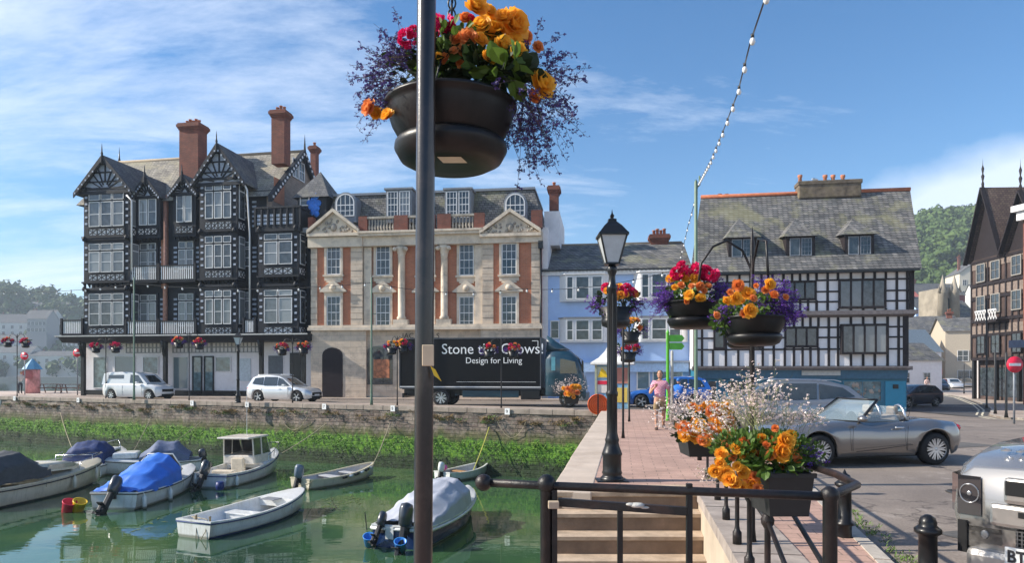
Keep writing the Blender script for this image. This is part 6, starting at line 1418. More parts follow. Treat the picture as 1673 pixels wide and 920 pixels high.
# ragged floating weed on the water
m=MB()
for px,py,n in ((560,822,70),(455,826,40),(700,870,30),(250,860,16),(545,795,26),(840,790,26)):
    c_=gp(px,py,WZ)
    for _ in range(n):
        x=c_.x+random.gauss(0,.5); y=c_.y+random.gauss(0,.9); a=random.uniform(0,6.28); l=random.uniform(.05,.2); w=random.uniform(.02,.05); d=Vector((math.cos(a),math.sin(a),0)); s_=Vector((-d.y,d.x,0)); p=Vector((x,y,WZ+.006+random.uniform(0,.012)))
        m.add([p-d*l-s_*w*.3,p-s_*w,p+d*l,p+s_*w*.8],[(0,1,2,3)])
tag(m.build('floating_weed',plain('olive_weed',(0.09,0.13,0.03),.8,var=.5),fix=False),'scraps of olive weed floating between the moored boats','weeds',kind='stuff')
# tangled ropes lying on the far wall face
rope('tan slack rope hanging in a loop from the wall behind the cabin cruiser', wallp(455,-.5), wallp(505,-.6), .9, r=.014)
rope('tan slack rope hanging in a loop from the wall below plate nine', wallp(812,-.5), wallp(860,-.6), .8, r=.014)
rope('thin tan rope from the open boat back to the cream dinghy', at(487,792,24.2), at(512,785,28.0), .1, r=.012)
# ================================================================ street furniture
LAMPG = plain('pale_lantern_glass',(0.55,0.58,0.6),.15,var=.1)
# ---- promenade lamp post
def lamppost(name, label, loc, H, det=True):
    t = thing(name, label, 'lamp post', loc); k = H/4.25
    m = MB(); pr = [(.19,0),(.19,.05),(.165,.07),(.15,.1),(.165,.13),(.15,.17),(.15,.40),(.165,.43),(.15,.47),(.12,.55),(.105,.62),(.115,.66),(.1,.7),(.085,.78),(.08,1.35),(.095,1.37),(.095,1.42),(.075,1.46),(.07,3.05),(.085,3.08),(.085,3.12),(.06,3.16),(.05,3.3),(.075,3.36),(.085,3.42),(.05,3.47)]
    m.lathe([(r*k,z*k) for r,z in pr], 20)
    for i in range(8): a=i*math.pi/4; m.tube([(.078*k*math.cos(a),.078*k*math.sin(a),.8*k),(.072*k*math.cos(a),.072*k*math.sin(a),3.0*k)],.007*k,4)
    m.build('post', BLACKM, t)
    z0,z1=3.5*k,3.92*k; h0,h1=.1*k,.205*k
    f=MB(); f.box(-h0-.015,h0+.015,-h0-.015,h0+.015,z0-.03,z0)
    for sx in (-1,1):
        for sy in (-1,1): f.beam((sx*h0,sy*h0,z0),(sx*h1,sy*h1,z1),.022*k)
    f.box(-h1-.03,h1+.03,-h1-.03,h1+.03,z1,z1+.035); fo=f.build('lantern_frame', BLACKM, t)
    g=MB(); g.add([(-h0,-h0,z0),(h0,-h0,z0),(h0,h0,z0),(-h0,h0,z0),(-h1,-h1,z1),(h1,-h1,z1),(h1,h1,z1),(-h1,h1,z1)],[(0,1,5,4),(1,2,6,5),(2,3,7,6),(3,0,4,7)]); g.build('lantern_glass', LAMPG, fo)
    r=MB(); r.lathe([(.33*k,z1+.035),(.3*k,z1+.06),(.2*k,z1+.16*k),(.12*k,z1+.22*k),(.09*k,z1+.24*k),(.09*k,z1+.28*k),(.03*k,z1+.3*k),(.045*k,z1+.34*k),(.015*k,z1+.38*k),(.001,z1+.45*k)],4); r.sm=[False]*len(r.f)
    ro=r.build('lantern_roof', BLACKM, fo); ro.rotation_euler=(0,0,R(45)); return t
p = gp(1000,786); LP1 = lamppost('lamp_post','ornate black lamp post with a glass lantern standing on the pink promenade',(p.x,p.y,0),4.25)
m=MB(); m.bbox(-.26,.24,-.2,.2,0,.02,.008); m.build('base_plate', BLACKM, LP1)
p = at(389,655,38.5); lamppost('lamp_post','dark lamp post with a pale lantern on the far quay by the silver SUV',(p.x,p.y,0),4.0)
# ---- foreground pole
pole = thing('basket_pole','black painted pole right in front, crossing the whole picture height','pole',(-.385,2.93,0))
m=MB(); m.tube([(-.01,0,0),(.0,0,.5),(.022,0,4.0),(.05,0,4.25),(.2,.1,4.42),(.35,.2,4.35)],.0405,20); m.build('shaft', plain('glossy_black_pole',(0.012,0.010,0.011),.28,coat=.35,bmp=.08,scale=20,dirt=((0.10,0.07,0.06),.3)), pole)
m=MB(); m.tube([(.0,.03,3.55),(.2,.25,3.62),(.26,.4,3.6)],.016,8); m.build('arm', BLACKM, pole)
m=MB(); m.sh=False; m.bbox(.005,.055,-.049,-.041,1.775,1.865,.003); m.build('paper_tag', plain('manila_tag',(0.6,0.48,0.33),.8), pole)
m=MB(); m.add([(.04,-.045,1.775),(.06,-.04,1.76),(.085,-.03,1.71),(.055,-.043,1.735),(.04,-.04,1.775),(.06,-.035,1.76),(.085,-.025,1.71),(.055,-.038,1.735)],[(0,1,2,3),(7,6,5,4)]); m.build('yellow_tape', plain('yellow_tape',(0.75,0.5,0.03),.6), pole)
# ---- iron railing with round knobs in front, returning along the steps
rl = thing('iron_railing','black tubular iron railing with round knobs across the foreground','railing',(0,0,0))
zt = 1.1
rA, rB, rC = at(790,789,3.95), at(893,794,3.9), at(1356,812,3.55)
m=MB(); cpt=[rA,rB,at(1125,803,3.72),rC,at(1378,806,3.62),at(1388,793,3.95)]
m.tube(cpt[:4]+[Vector((1.80,3.72,rC.z)),Vector((1.98,3.92,rC.z+.0)),Vector((2.02,4.25,rC.z+.01)),Vector((2.06,4.9,1.1)),Vector((2.3,6.2,1.1)),Vector((2.9,9.4,1.1)),Vector((3.75,13.4,1.1)),Vector((4.6,17.0,1.1))],.024,10)
m.build('top_rail', IRON, rl)
m=MB(); m.ball(rA,.05,14); m.build('knob', IRON, rl); m=MB(); m.ball(rB+Vector((0,0,.01)),.055,14); m.build('knob', IRON, rl)
def rpost(p, r=.032, name='post', z0=-.0, top=None):
    m=MB(); tz=top or p.z; m.lathe([(r*1.6,z0),(r*1.6,z0+.03),(r*1.15,z0+.06),(r,z0+.1),(r,tz-.02),(r*1.3,tz),(r*1.2,tz+.03),(r*.6,tz+.05),(.001,tz+.055)],14,(p.x,p.y,0)); return m.build(name, IRON, rl)
rpost(rB,.036); rpost(rC,.036); 
for pp_,z in ((at(906,793,3.88),.72),(at(1126,803,3.72),1.12)): m=MB(); m.beam((pp_.x,pp_.y,0),(pp_.x,pp_.y,rC.z+.04 if z>1 else 1.08),.03,.03); m.build('upright', IRON, rl)
m=MB(); a=at(912,821,3.87); b=at(1122,836,3.72); m.beam(a,b,.028,.045); m.build('lower_rail', IRON, rl)
m=MB(); c_=at(1013,829,3.8); m.beam((c_.x,c_.y,0),c_,.028,.028); m.build('upright', IRON, rl)
m=MB(); c_=at(904,824,3.85); m.bbox(c_.x-.03,c_.x+.03,c_.y-.045,c_.y+.0,c_.z-.02,c_.z+.02,.004); m.build('wooden_block', plain('pale_wood',(0.45,0.36,0.26),.8), rl)
c_=at(1041,826,3.76); m=MB(); m.sh=True; m.ball((0,0,0),.034,8,(1.35,.8,.45)); m.ball((.045,0,-.012),.022,8,(1.6,.7,.4)); m.ball((-.035,0,.004),.02,8,(1.4,.9,.5)); tag(m.build('cloth_knot', plain('frayed_grey_cloth',(0.45,0.45,0.43),.9,var=.4,bmp=.5),None,c_), 'frayed grey cloth knotted round the lower bar of the railing','cloth')
# railing along the wall beside the steps
rs = thing('iron_railing','low black railing with knobbed posts along the stone slabs beside the steps','railing',(0,0,0))
def RR(y): return 2.23+(y-6.85)*.218
ys=[4.9,5.9,6.85,8.0,9.2,11.2,13.5,15.4,17.4]
for y in ys:
    m=MB(); x=RR(y)+.03; m.lathe([(.045,0),(.045,.14),(.03,.16),(.022,.2),(.022,.62),(.045,.66),(.048,.69),(.03,.73),(.022,.78),(.022,1.02),(.03,1.05),(.001,1.08)],12,(x,y,0)); m.build('post', IRON, rs)
for a,b in zip(ys,ys[1:]):
    m=MB(); m.tube([(RR(a)+.03,a,.68),(RR(b)+.03,b,.68)],.018,8); m.build('mid_rail', IRON, rs)
m=MB(); m.tube([(RR(4.9)+.03,4.9,.68),(1.66,3.7,.25)],.018,8); m.tube([(2.05,5.0,.72),(1.9,3.7,.35)],.018,8); m.build('sloping_rail', IRON, rs)
# bollards on the kerb
def bollard(label, x, y, h=.76):
    t=thing('bollard',label,'bollard',(x,y,gz(x,y)),0,'black bollards on the promenade kerb'); s=h/.76
    m=MB(); m.lathe([(.085*s,0),(.08*s,.02),(.068*s,.06),(.066*s,.2),(.092*s,.215),(.092*s,.235),(.066*s,.25),(.063*s,.6),(.08*s,.615),(.094*s,.625),(.094*s,.65),(.075*s,.665),(.06*s,.68),(.062*s,.7),(.05*s,.735),(.02*s,.757),(.001,.76*s)],18); m.build('body', BLACKM, t); return t
bollard('black bollard with a domed cap between the 4x4 and the curved railing',3.12,5.12,.76)
p=gp(1380,881,-.02); bollard('black bollard standing right behind the rounded railing corner',p.x,p.y,.8)
for y,lab in ((10.2,'black bollard hidden among the white flowers behind the planter'),(15.5,'black bollard beside the rear of the flower planters'),(20.5,'black bollard near the strolling man')):
    k_=[q for q in zip(KL,KL[1:]) if q[0][1]<=y<=q[1][1]][0]; f=(y-k_[0][1])/(k_[1][1]-k_[0][1]); bollard(lab,k_[0][0]+(k_[1][0]-k_[0][0])*f-.12,y)
p=gp(0,0) if False else None
# ---- kiosk, reel, fingerpost, signs
p = at(1002,672,33.2); ks = thing('ticket_kiosk','small pale kiosk with a swept white canopy roof and colourful posters','kiosk',(p.x,p.y,0),R(-12))
KW=plain('kiosk_blue',(0.22,0.42,0.6),.5); m=MB(); m.box(-.75,.75,-.7,.7,0,2.15); ko=m.build('walls', KW, ks)
m=MB(); m.sh=True; m.lathe([(1.45,2.12),(1.43,2.2),(.95,2.42),(.55,2.75),(.25,3.15),(.05,3.45),(.001,3.6)],4); m.sm=[False]*len(m.f); ro=m.build('canopy_roof', plain('cream_canvas',(0.72,0.70,0.66),.7), ks); ro.rotation_euler=(0,0,R(45))
m=MB(); m.box(-1.0,1.0,-1.0,1.0,2.08,2.16); m.build('canopy_edge', WHITE, ks)
for x in (-.78,.78): m=MB(); m.box(x-.05,x+.05,-.78,-.68,0,2.1); m.build('corner_post', plain('olive_post',(0.4,0.42,0.3),.6), ks)
def board(x0,x1,z0,z1,col,y=-.73,nm='poster'): m=MB(); m.box(x0,x1,y,y+.02,z0,z1); return m.build(nm, plain('poster_%d_%d_%d'%tuple(int(c*99) for c in col),col,.6,var=.05), ko)
bo=board(-.72,-.2,1.45,2.0,(0.55,0.6,0.5)); m=MB(); m.prism([(-.7,1.5),(-.22,1.5),(-.3,1.75),(-.5,1.95)],-.745,-.732); m.build('yellow_shape', YB, bo)
bo=board(-.72,-.2,.75,1.35,(0.75,0.7,0.64)); m=MB(); m.box(-.7,-.22,-.745,-.732,1.15,1.33); m.build('red_band', RB, bo)
board(.2,.72,1.2,1.95,(0.5,0.2,0.15)); board(.2,.7,.3,1.0,(0.7,0.5,0.1)); board(-.15,.15,.7,1.9,(0.05,0.08,0.12),nm='window')
p = at(977,661,30.3); rr = thing('life_ring_holder','round orange slatted life ring holder on the corner of the quay','life ring',(p.x,p.y,0),R(-5))
OR=plain('orange_plastic',(0.85,0.13,0.02),.4,var=.1); zc=CZ-(661-608)*30.3/F
m=MB()
for r_ in (.44,.35,.26,.17,.08): m.lathe([(r_-.02,-.03),(r_,-.05),(r_+.02,-.03),(r_+.02,.03),(r_-.02,.03)],28,(0,0,zc),'y',cap=False)
m.box(-.45,.45,-.02,.03,zc-.02,zc+.02); m.lathe([(.001,.02),(.46,.02),(.46,.05)],28,(0,0,zc),'y'); m.build('ring', OR, rr)
m=MB(); m.box(-.03,.03,-.06,-.05,zc-.46,zc+.46); m.tube([(0,.12,-.3),(0,.12,zc+.4)],.035,8); m.build('stand', BLACKM, rr)
p = at(1091,690,24.5); fp = thing('finger_post','bright green signpost with two green finger boards','signpost',(p.x,p.y,0),0)
GR=plain('bright_green_paint',(0.12,0.5,0.04),.45); z1=CZ+(608-545)*24.5/F; m=MB(); m.lathe([(.08,0),(.055,.1),(.055,z1),(.07,z1+.02),(.001,z1+.15)],12); m.build('post', GR, fp)
for i,zz in enumerate((553,566)):
    z=CZ+(608-zz)*24.5/F; m=MB(); m.prism([(.06,z-.12),(.5,z-.12),(.6,z),(.5,z+.12),(.06,z+.12)],-.02,.02); m.build('finger_board', GR, fp)
p = gp(1098,690); gpst = MB(); gpst.lathe([(.055,0),(.05,2.45),(.02,2.5)],10); tag(gpst.build('slim_post', plain('pale_grey_post',(0.42,0.42,0.38),.7,var=.3),None,(p.x,p.y,0)),'slim pale grey post just right of the strolling man','post')
p = at(1137,668,22.5); m=MB(); m.lathe([(.09,0),(.075,.3),(.06,1.0),(.055,8.1),(.001,8.2)],12); m.tube([(0,0,7.9),(.12,0,8.0),(.12,0,8.3)],.03,6); GP1=tag(m.build('festoon_pole', GREENP,None,(p.x,p.y,gz(p.x,p.y))),'tall grey-green pole carrying the string of bulbs in front of the slate roof','pole')
for px,pyt,Y,lab in ((219,455,42.6,'tall thin green pole on the far quay in front of the black timbered house'),(607,455,35.9,'tall thin green pole on the far quay in front of the brick building')):
    p=at(px,655,Y); zt_=CZ+(608-pyt)*Y/F; m=MB(); m.lathe([(.09,0),(.07,.3),(.055,1.0),(.045,zt_),(.001,zt_+.1)],10); m.tube([(0,0,zt_*.72),(.25,0,zt_*.72)],.02,5); tag(m.build('festoon_pole', GREENP,None,(p.x,p.y,0)),lab,'pole')
def roundsign(label, px, py, Y, rad=.3, zb=0):
    p=at(px,py,Y); t=thing('road_sign',label,'road sign',(p.x,p.y,gz(p.x,p.y)),0); z=p.z-gz(p.x,p.y)
    m=MB(); m.tube([(0,.04,0),(0,.04,z+.25)],.04,8); m.build('post', GREENP if False else LEAD, t); m=MB(); m.lathe([(.001,-.01),(rad,-.01),(rad,.01),(.001,.01)],24,(0,0,z),'y'); d=m.build('disc', RB, t)
    m=MB(); m.box(-rad*.72,rad*.72,-.018,-.011,z-rad*.17,z+rad*.17); m.build('white_bar', PLT, d); return t
roundsign('red no entry sign on a post at the left corner of the black timbered house',126,577,50.5); roundsign('red no entry sign at the far left beside the striped kiosk',40,582,53); roundsign('red no entry sign at the right edge below the brown gabled house',1658,596,27.5,.33)
p=at(150,575,0.1)
# ---- hanging baskets
def petal(m, M, w, l, cup, ruf=.0):
    pts=[(-.35*w,0,0),(.35*w,0,0),(-.5*w,.5*l,.12*cup),(.5*w,.5*l,.12*cup),(-.3*w,l*.95,.35*cup),(.3*w,l,.32*cup),(0,.55*l,-.02)]
    m.add([M@Vector(p) for p in pts],[(0,1,6),(0,6,2),(1,3,6),(2,6,5,4) if False else (2,6,4),(6,3,5),(6,5,4)])
def bloom_mesh(kind, seed):
    rnd=random.Random(seed); m=MB(); m.sh=True
    if kind=='begonia':
        for k,(n,tilt,l,w,z) in enumerate(((9,8,1.0,.8,0),(9,28,.9,.75,.05),(8,46,.75,.66,.12),(6,62,.58,.5,.2),(5,76,.4,.36,.28))):
            for i in range(n):
                a=2*math.pi*(i+rnd.uniform(-.2,.2))/n+k*.5; M=Matrix.Translation((0,0,z))@Matrix.Rotation(a,4,'Z')@Matrix.Rotation(R(tilt+rnd.uniform(-9,9)),4,'X'); petal(m,M,w*rnd.uniform(.85,1.15),l*rnd.uniform(.88,1.1),.5)
    elif kind=='geranium':
        for i in range(46):
            v=Vector((rnd.gauss(0,1),rnd.gauss(0,1),rnd.gauss(.2,1))).normalized(); M=Matrix.Translation(v*.62)@v.to_track_quat('Z','Y').to_matrix().to_4x4()@Matrix.Rotation(rnd.uniform(0,6),4,'Z')
            for q in range(4): petal(m,M@Matrix.Rotation(q*math.pi/2,4,'Z')@Matrix.Rotation(R(25),4,'X'),.3,.36,.5)
    return m
YO1=(0.95,0.42,0.03); YO2=(0.9,0.26,0.02)
def petalmat(name, c1, c2):
    m,t,b=newmat(name); n=noise_tex(t,coords(t),2.2,4); oi=N(t,'ShaderNodeObjectInfo')
    c=mixc(t,MA(t,'ADD',MA(t,'MULTIPLY',oi.outputs['Random'],.6),MA(t,'MULTIPLY',n,.4)),c1,c2); t.links.new(c,b.inputs['Base Color']); b.inputs['Roughness'].default_value=.55
    b.inputs['Subsurface Weight'].default_value=0; tr=N(t,'ShaderNodeBsdfTranslucent'); t.links.new(c,tr.inputs[0]); mx=N(t,'ShaderNodeMixShader'); mx.inputs[0].default_value=.35
    t.links.new(b.outputs[0],mx.inputs[1]); t.links.new(tr.outputs[0],mx.inputs[2]); t.links.new(mx.outputs[0],t.nodes['Material Output'].inputs[0]); return m
PY=petalmat('golden_begonia_petal',(1.0,0.62,0.07),(1.0,0.46,0.05)); PO=petalmat('orange_begonia_petal',(0.92,0.3,0.07),(0.9,0.4,0.15)); PM=petalmat('magenta_petal',(0.75,0.01,0.12),(0.85,0.03,0.2)); PL=petalmat('purple_lobelia_petal',(0.10,0.03,0.42),(0.2,0.06,0.5))
PW=petalmat('pale_pink_gaura_petal',(0.9,0.82,0.78),(0.88,0.68,0.64)); LEAF=petalmat('fresh_leaf',(0.05,0.12,0.02),(0.13,0.22,0.03)); LEAFD=petalmat('dark_leaf',(0.012,0.03,0.010),(0.035,0.06,0.015)); STEM=plain('brown_green_stem',(0.07,0.05,0.04),.8,var=.3); PLD=petalmat('dark_lobelia_petal',(0.05,0.03,0.16),(0.12,0.08,0.3))  # PLD is a darker, duller purple than PL
BM={}
for nm,kd,mt in (('y','begonia',PY),('o','begonia',PO),('m','geranium',PM)):
    for sd_ in (1,2):
        o=bloom_mesh(kd,sd_).build('bloom',mt,fix=False); COL.objects.unlink(o); BM[nm,sd_]=o.data
def bloom(parent, pos, r, kind, face=None, name=None):
    o=bpy.data.objects.new({'y':'golden_bloom','o':'orange_bloom','m':'magenta_bloom'}[kind],BM[kind,random.randint(1,2)]); COL.objects.link(o); o.parent=parent; o.location=pos; o.scale=(r,r,r*.95)
    f=Vector(face) if face else Vector((random.uniform(-.5,.5),-1,random.uniform(0,.8))); q=f.to_track_quat('Z','Y'); o.rotation_mode='QUATERNION'; o.rotation_quaternion=q@Matrix.Rotation(random.uniform(0,6),3,'Z').to_quaternion(); return o
def leaves(m, c, spread, n, size, up=.3, droop=.0):
    c=Vector(c)
    for _ in range(n):
        while True:
            v=Vector((random.uniform(-1,1),random.uniform(-1,1),random.uniform(-1,1)))
            if v.length<1: break
        p=c+Vector((v.x*spread[0],v.y*spread[1],v.z*spread[2])); d=Vector((v.x+random.uniform(-.5,.5),v.y+random.uniform(-.5,.5),v.z+up+random.uniform(-.5,.5)-droop)).normalized()
        s=d.cross(Vector((random.uniform(-1,1),random.uniform(-1,1),random.uniform(-1,1)))).normalized(); nn=s.cross(d); l=size*random.uniform(.6,1.25); w=l*.36
        m.add([p,p+d*l*.35+s*w+nn*l*.06,p+d*l*.75+s*w*.8+nn*l*.03,p+d*l-nn*l*.1,p+d*l*.75-s*w*.8+nn*l*.03,p+d*l*.35-s*w+nn*l*.06,p+d*l*.45-nn*l*.03],[(0,1,6),(1,2,6),(2,3,6),(3,4,6),(4,5,6),(5,0,6)])
def sprays(ms, mf, base, dirs, n, length, fl, fs, droop=.3, r=.0025, spread=.35, dens=1.0):
    """thin branching stems (ms) tipped with small flowers (mf)"""
    base=Vector(base); D=Vector(dirs).normalized()
    for _ in range(n):
        d=(D+Vector((random.uniform(-1,1),random.uniform(-1,1),random.uniform(-1,1)))*spread*1.6).normalized(); l=length*random.uniform(.55,1.15); p=base+Vector((random.uniform(-1,1),random.uniform(-1,1),random.uniform(-1,1)))*spread*.14; pts=[p]
        for k in range(4): d=(d+Vector((random.uniform(-.25,.25),random.uniform(-.25,.25),-droop*.35+random.uniform(-.15,.2)))).normalized(); pts.append(pts[-1]+d*l/4)
        ms.tube(pts,[r,r*.8,r*.7,r*.6,r*.4],3,cap=False)
        for k in range(int(fl*dens)):
            i=random.choice((1,2,2,3,3,3)); f=random.random(); q=pts[i].lerp(pts[i+1],f); o=Vector((random.gauss(0,1),random.gauss(0,1),random.gauss(0.1,1))).normalized()*fs*random.uniform(.8,3.2); q2=q+o
            ms.tube([q,q2],r*.5,3,cap=False)
            a=Vector((random.gauss(0,1),random.gauss(0,1),random.gauss(0,1))).normalized(); b=a.cross(Vector((0,0,1))).normalized(); c=a.cross(b); s=fs*random.uniform(.7,1.2)
            mf.add([q2-b*s*.2,q2+b*s+c*s*.3,q2+b*s*.6-c*s*.5,q2-b*s*.8+c*s*.5,q2-b*s*.9-c*s*.3,q2+c*s,q2+a*s*.3],[(6,1,2),(6,3,4),(6,5,1),(0,4,2)])
POTM=plain('black_plastic_pot',(0.006,0.006,0.007),.4,var=.3,bmp=.1,scale=9,spec=.35,dirt=((0.05,0.045,0.04),.25))
def pot(parent, s=1.0, z=0):
    m=MB(); m.lathe([(.08*s,.0),(.19*s,.004*s),(.24*s,.03*s),(.268*s,.08*s),(.266*s,.105*s),(.255*s,.12*s),(.235*s,.115*s)],36,(0,0,z)); sa=m.build('saucer',POTM,parent)
    m=MB(); m.lathe([(.22*s,.1*s),(.24*s,.12*s),(.28*s,.19*s),(.3*s,.25*s),(.303*s,.275*s),(.315*s,.28*s),(.315*s,.295*s),(.29*s,.295*s),(.26*s,.26*s),(.001,.27*s)],36,(0,0,z)); po=m.build('pot',POTM,parent); return po
# big basket, front
Y0=3.32; bp=at(737,274,Y0); bkt=thing('hanging_basket','huge hanging basket of orange and magenta flowers in a black pot behind the front pole','flower basket',tuple(bp))
pot(bkt,1.02); K=Y0/F
def loc(px,py,dy=0): return Vector(((px-737)*(Y0+dy)/F+(737-CX)*dy/F,dy,(274-py)*(Y0+dy)/F+(608-274)*dy/F))
m=MB(); m.lathe([(.05,0),(.055,0),(.055,.003)],4,(.0,-.12,-.001)); lab_=MB(); lab_.add([(-.05,-.17,-.0),(.06,-.17,.0),(.085,-.08,-.001),(-.03,-.08,-.001)],[(0,1,2,3)]); lab_.build('pot_label',plain('pale_label',(0.6,0.55,0.45),.6),bkt)
for px,py,r,k in ((777,14,19,'y'),(808,55,33,'y'),(836,42,27,'y'),(788,44,17,'y'),(822,78,18,'y'),(857,60,13,'o'),(838,72,17,'y'),(878,77,10,'o'),(852,98,13,'o'),(882,140,24,'y'),(872,158,11,'o'),(605,177,15,'o'),(617,186,12,'y'),(634,190,12,'y'),(766,62,15,'o'),(748,64,12,'o'),(760,30,10,'o'),(785,66,12,'y'),(770,90,10,'y'),(720,78,8,'o'),(742,84,8,'o'),(728,96,9,'o'),(756,84,11,'o'),(797,94,12,'y'),(846,84,14,'y'),(822,30,14,'y'),(800,20,12,'y'),(752,104,7,'o'),(716,92,7,'y'),
    (724,40,20,'m'),(706,46,14,'m'),(665,62,15,'m'),(676,50,9,'m'),(769,30,7,'m')):
    bloom(bkt,loc(px,py,random.uniform(-.2,-.02)),r*K*1.12,k,(random.uniform(-.5,.5)+(px-750)/200,-1,random.uniform(-.1,.5)))
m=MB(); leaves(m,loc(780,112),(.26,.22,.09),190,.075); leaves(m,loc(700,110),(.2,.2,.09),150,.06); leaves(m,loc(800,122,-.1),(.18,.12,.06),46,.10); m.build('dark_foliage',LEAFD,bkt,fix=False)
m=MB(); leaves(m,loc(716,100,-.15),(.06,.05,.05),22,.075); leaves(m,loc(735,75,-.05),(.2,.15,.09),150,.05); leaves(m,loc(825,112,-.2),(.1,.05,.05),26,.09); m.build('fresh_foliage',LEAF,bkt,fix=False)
ms,mf=MB(),MB()
for px,py,dx,dz,n,l in ((668,120,-1,.25,34,.3),(665,110,-.7,.6,26,.28),(660,140,-1,-.1,26,.26),(690,110,-.3,.6,20,.2),(655,150,-.8,-.5,14,.25),(850,130,1,-.5,34,.34),(855,150,.7,-1,40,.36),(845,180,.5,-1.2,30,.33),(860,110,1,.3,16,.25),(850,165,.25,-1.3,22,.38),(718,120,.1,-1,8,.18)):
    sprays(ms,mf,loc(px,py,random.uniform(-.15,.1)),(dx,random.uniform(-.3,.2),dz),int(n*.8),l*.92,20,.0085,.35,.0016,spread=.5)
ms.build('lobelia_stems',STEM,bkt,fix=False); mf.build('lobelia_flowers',PLD,bkt,fix=False)
m=MB()
for i in range(9):
    a=R(90)*(i%2); m.M=Matrix.Translation(loc(738+i*.2,24-i*9.5+0,-.0))@Matrix.Rotation(a,4,'Z'); m.tube([(.018*math.cos(t),0,.028*math.sin(t)) for t in [2*math.pi*q/12 for q in range(13)]],.0045,6,cap=False)
m.M=None; top_=loc(738,30)
for a_ in (20,140,260): m.tube([top_,(.28*math.cos(R(a_)),.28*math.sin(R(a_)),.29)],.005,6)
m.build('chain',BLACKM,bkt)
# the middle pair on their pole
mp_=at(1229,640,6.95); MPx,MPy=(1229-CX)*6.95/F,6.95
cr=thing('basket_pole','slim black pole with two crook arms holding the middle pair of baskets','pole',(MPx,MPy,0))
zt_=CZ+(608-382)*6.95/F; m=MB(); m.lathe([(.045,0),(.03,.15),(.024,1.0),(.024,2.2),(.03,2.22),(.022,2.3),(.022,zt_-.1),(.012,zt_),(.001,zt_+.08)],12); m.build('shaft',IRON,cr)
m=MB(); s_=6.95/F; m.tube([(0,0,zt_-.62),(-.015,0,zt_-.35),(-.1,0,zt_-.17),(-.26,0,zt_-.07),(-.4,0,zt_-.13),(-.52,0,zt_-.3),(-.555,.03,zt_-.62)],.013,8); m.tube([(0,0,zt_-.62),(.005,-.02,zt_-.3),(.02,-.12,zt_-.08),(.05,-.25,zt_-.12),(.05,-.3,zt_-.5)],.013,8); m.build('crook_arms',IRON,cr)
def basket(name,label,px,pyb,Y,s,blooms,lob,fol,rz=0,det=1.0,colour=PL,grp=None):
    b=at(px,pyb,Y); t=thing(name,label,'flower basket',tuple(b),0,grp); pot(t,s)
    def lc(x,y,dy=0): return Vector(((x-px)*(Y+dy)/F+(px-CX)*dy/F,dy,(pyb-y)*(Y+dy)/F+(608-pyb)*dy/F))
    for x,y,r,k in blooms: bloom(t,lc(x,y,-random.uniform(.26,.38)*s*(1 if y>465 else .5)),r*Y/F*1.25,k,(random.uniform(-.5,.5),-1,random.uniform(0,.7)))
    m=MB()
    for x,y,sx,sy,n,sz in fol: leaves(m,lc(x,y,0),(sx,sx*.8,sy),n,sz,.1)
    m.build('foliage',LEAF,t,fix=False); ms,mf=MB(),MB()
    for x,y,dx,dz,n,l in lob: sprays(ms,mf,lc(x,y,-.05),(dx,-.3,dz),n,l,int(12*det),.009,.35,.002,.5)
    ms.build('lobelia_stems',STEM,t,fix=False); mf.build('lobelia_flowers',colour,t,fix=False)
    for a_ in (30,150,270): pass
    return t
basket('hanging_basket','hanging basket with magenta blooms on top, left of the middle pair',1131,538,7.25,.98,
 [(1115,436,9,'m'),(1106,447,10,'m'),(1118,446,9,'m'),(1141,440,11,'m'),(1152,446,11,'m'),(1163,449,11,'m'),(1136,452,8,'m'),(1096,457,8,'y'),(1118,454,8.5,'y'),(1134,456,8.5,'y'),(1126,483,8,'y'),(1144,489,8,'y'),(1112,467,6,'o'),(1143,468,7,'o'),(1150,475,5,'o'),(1130,468,5,'o'),(1157,468,5,'o'),(1121,492,5,'o'),(1102,470,5,'y')],
 [(1095,480,-1,.1,60,.17),(1092,490,-1,-.5,46,.16),(1170,480,1,0,60,.18),(1172,492,1,-.5,50,.18),(1160,470,.6,.6,26,.16),(1092,500,-1,.2,10,.3)],
 [(1128,480,.26,.12,330,.055),(1108,505,.12,.12,120,.05)])
basket('hanging_basket','hanging basket with golden blooms and deep blue lobelia, right of the middle pair',1232,566,6.6,.96,
 [(1206,467,9,'o'),(1221,481,10.5,'y'),(1201,488,10,'y'),(1187,493,7,'y'),(1211,491,6,'y'),(1224,508,11,'y'),(1215,513,6,'o'),(1256,466,9,'y'),(1264,483,7,'o'),(1251,474,6,'o'),(1230,488,6,'o'),(1170,516,6,'o'),(1193,478,5,'o'),(1283,486,5,'o'),(1235,467,4,'o')],
 [(1262,490,1,.1,60,.2),(1270,505,1,-.5,60,.2),(1262,480,.8,.5,46,.18),(1285,505,.8,-.6,40,.14),(1245,480,.1,1,30,.14),(1190,505,-1,-.1,26,.14),(1240,495,.5,-.2,40,.15)],
 [(1225,500,.28,.11,330,.055),(1180,520,.1,.12,120,.05)])
basket('hanging_basket','third basket half hidden behind and just below the golden one of the middle pair',1214,570,7.3,.62,[(1180,532,5,'o')],[(1190,525,-1,-.2,20,.12)],[(1200,535,.2,.08,100,.05)])
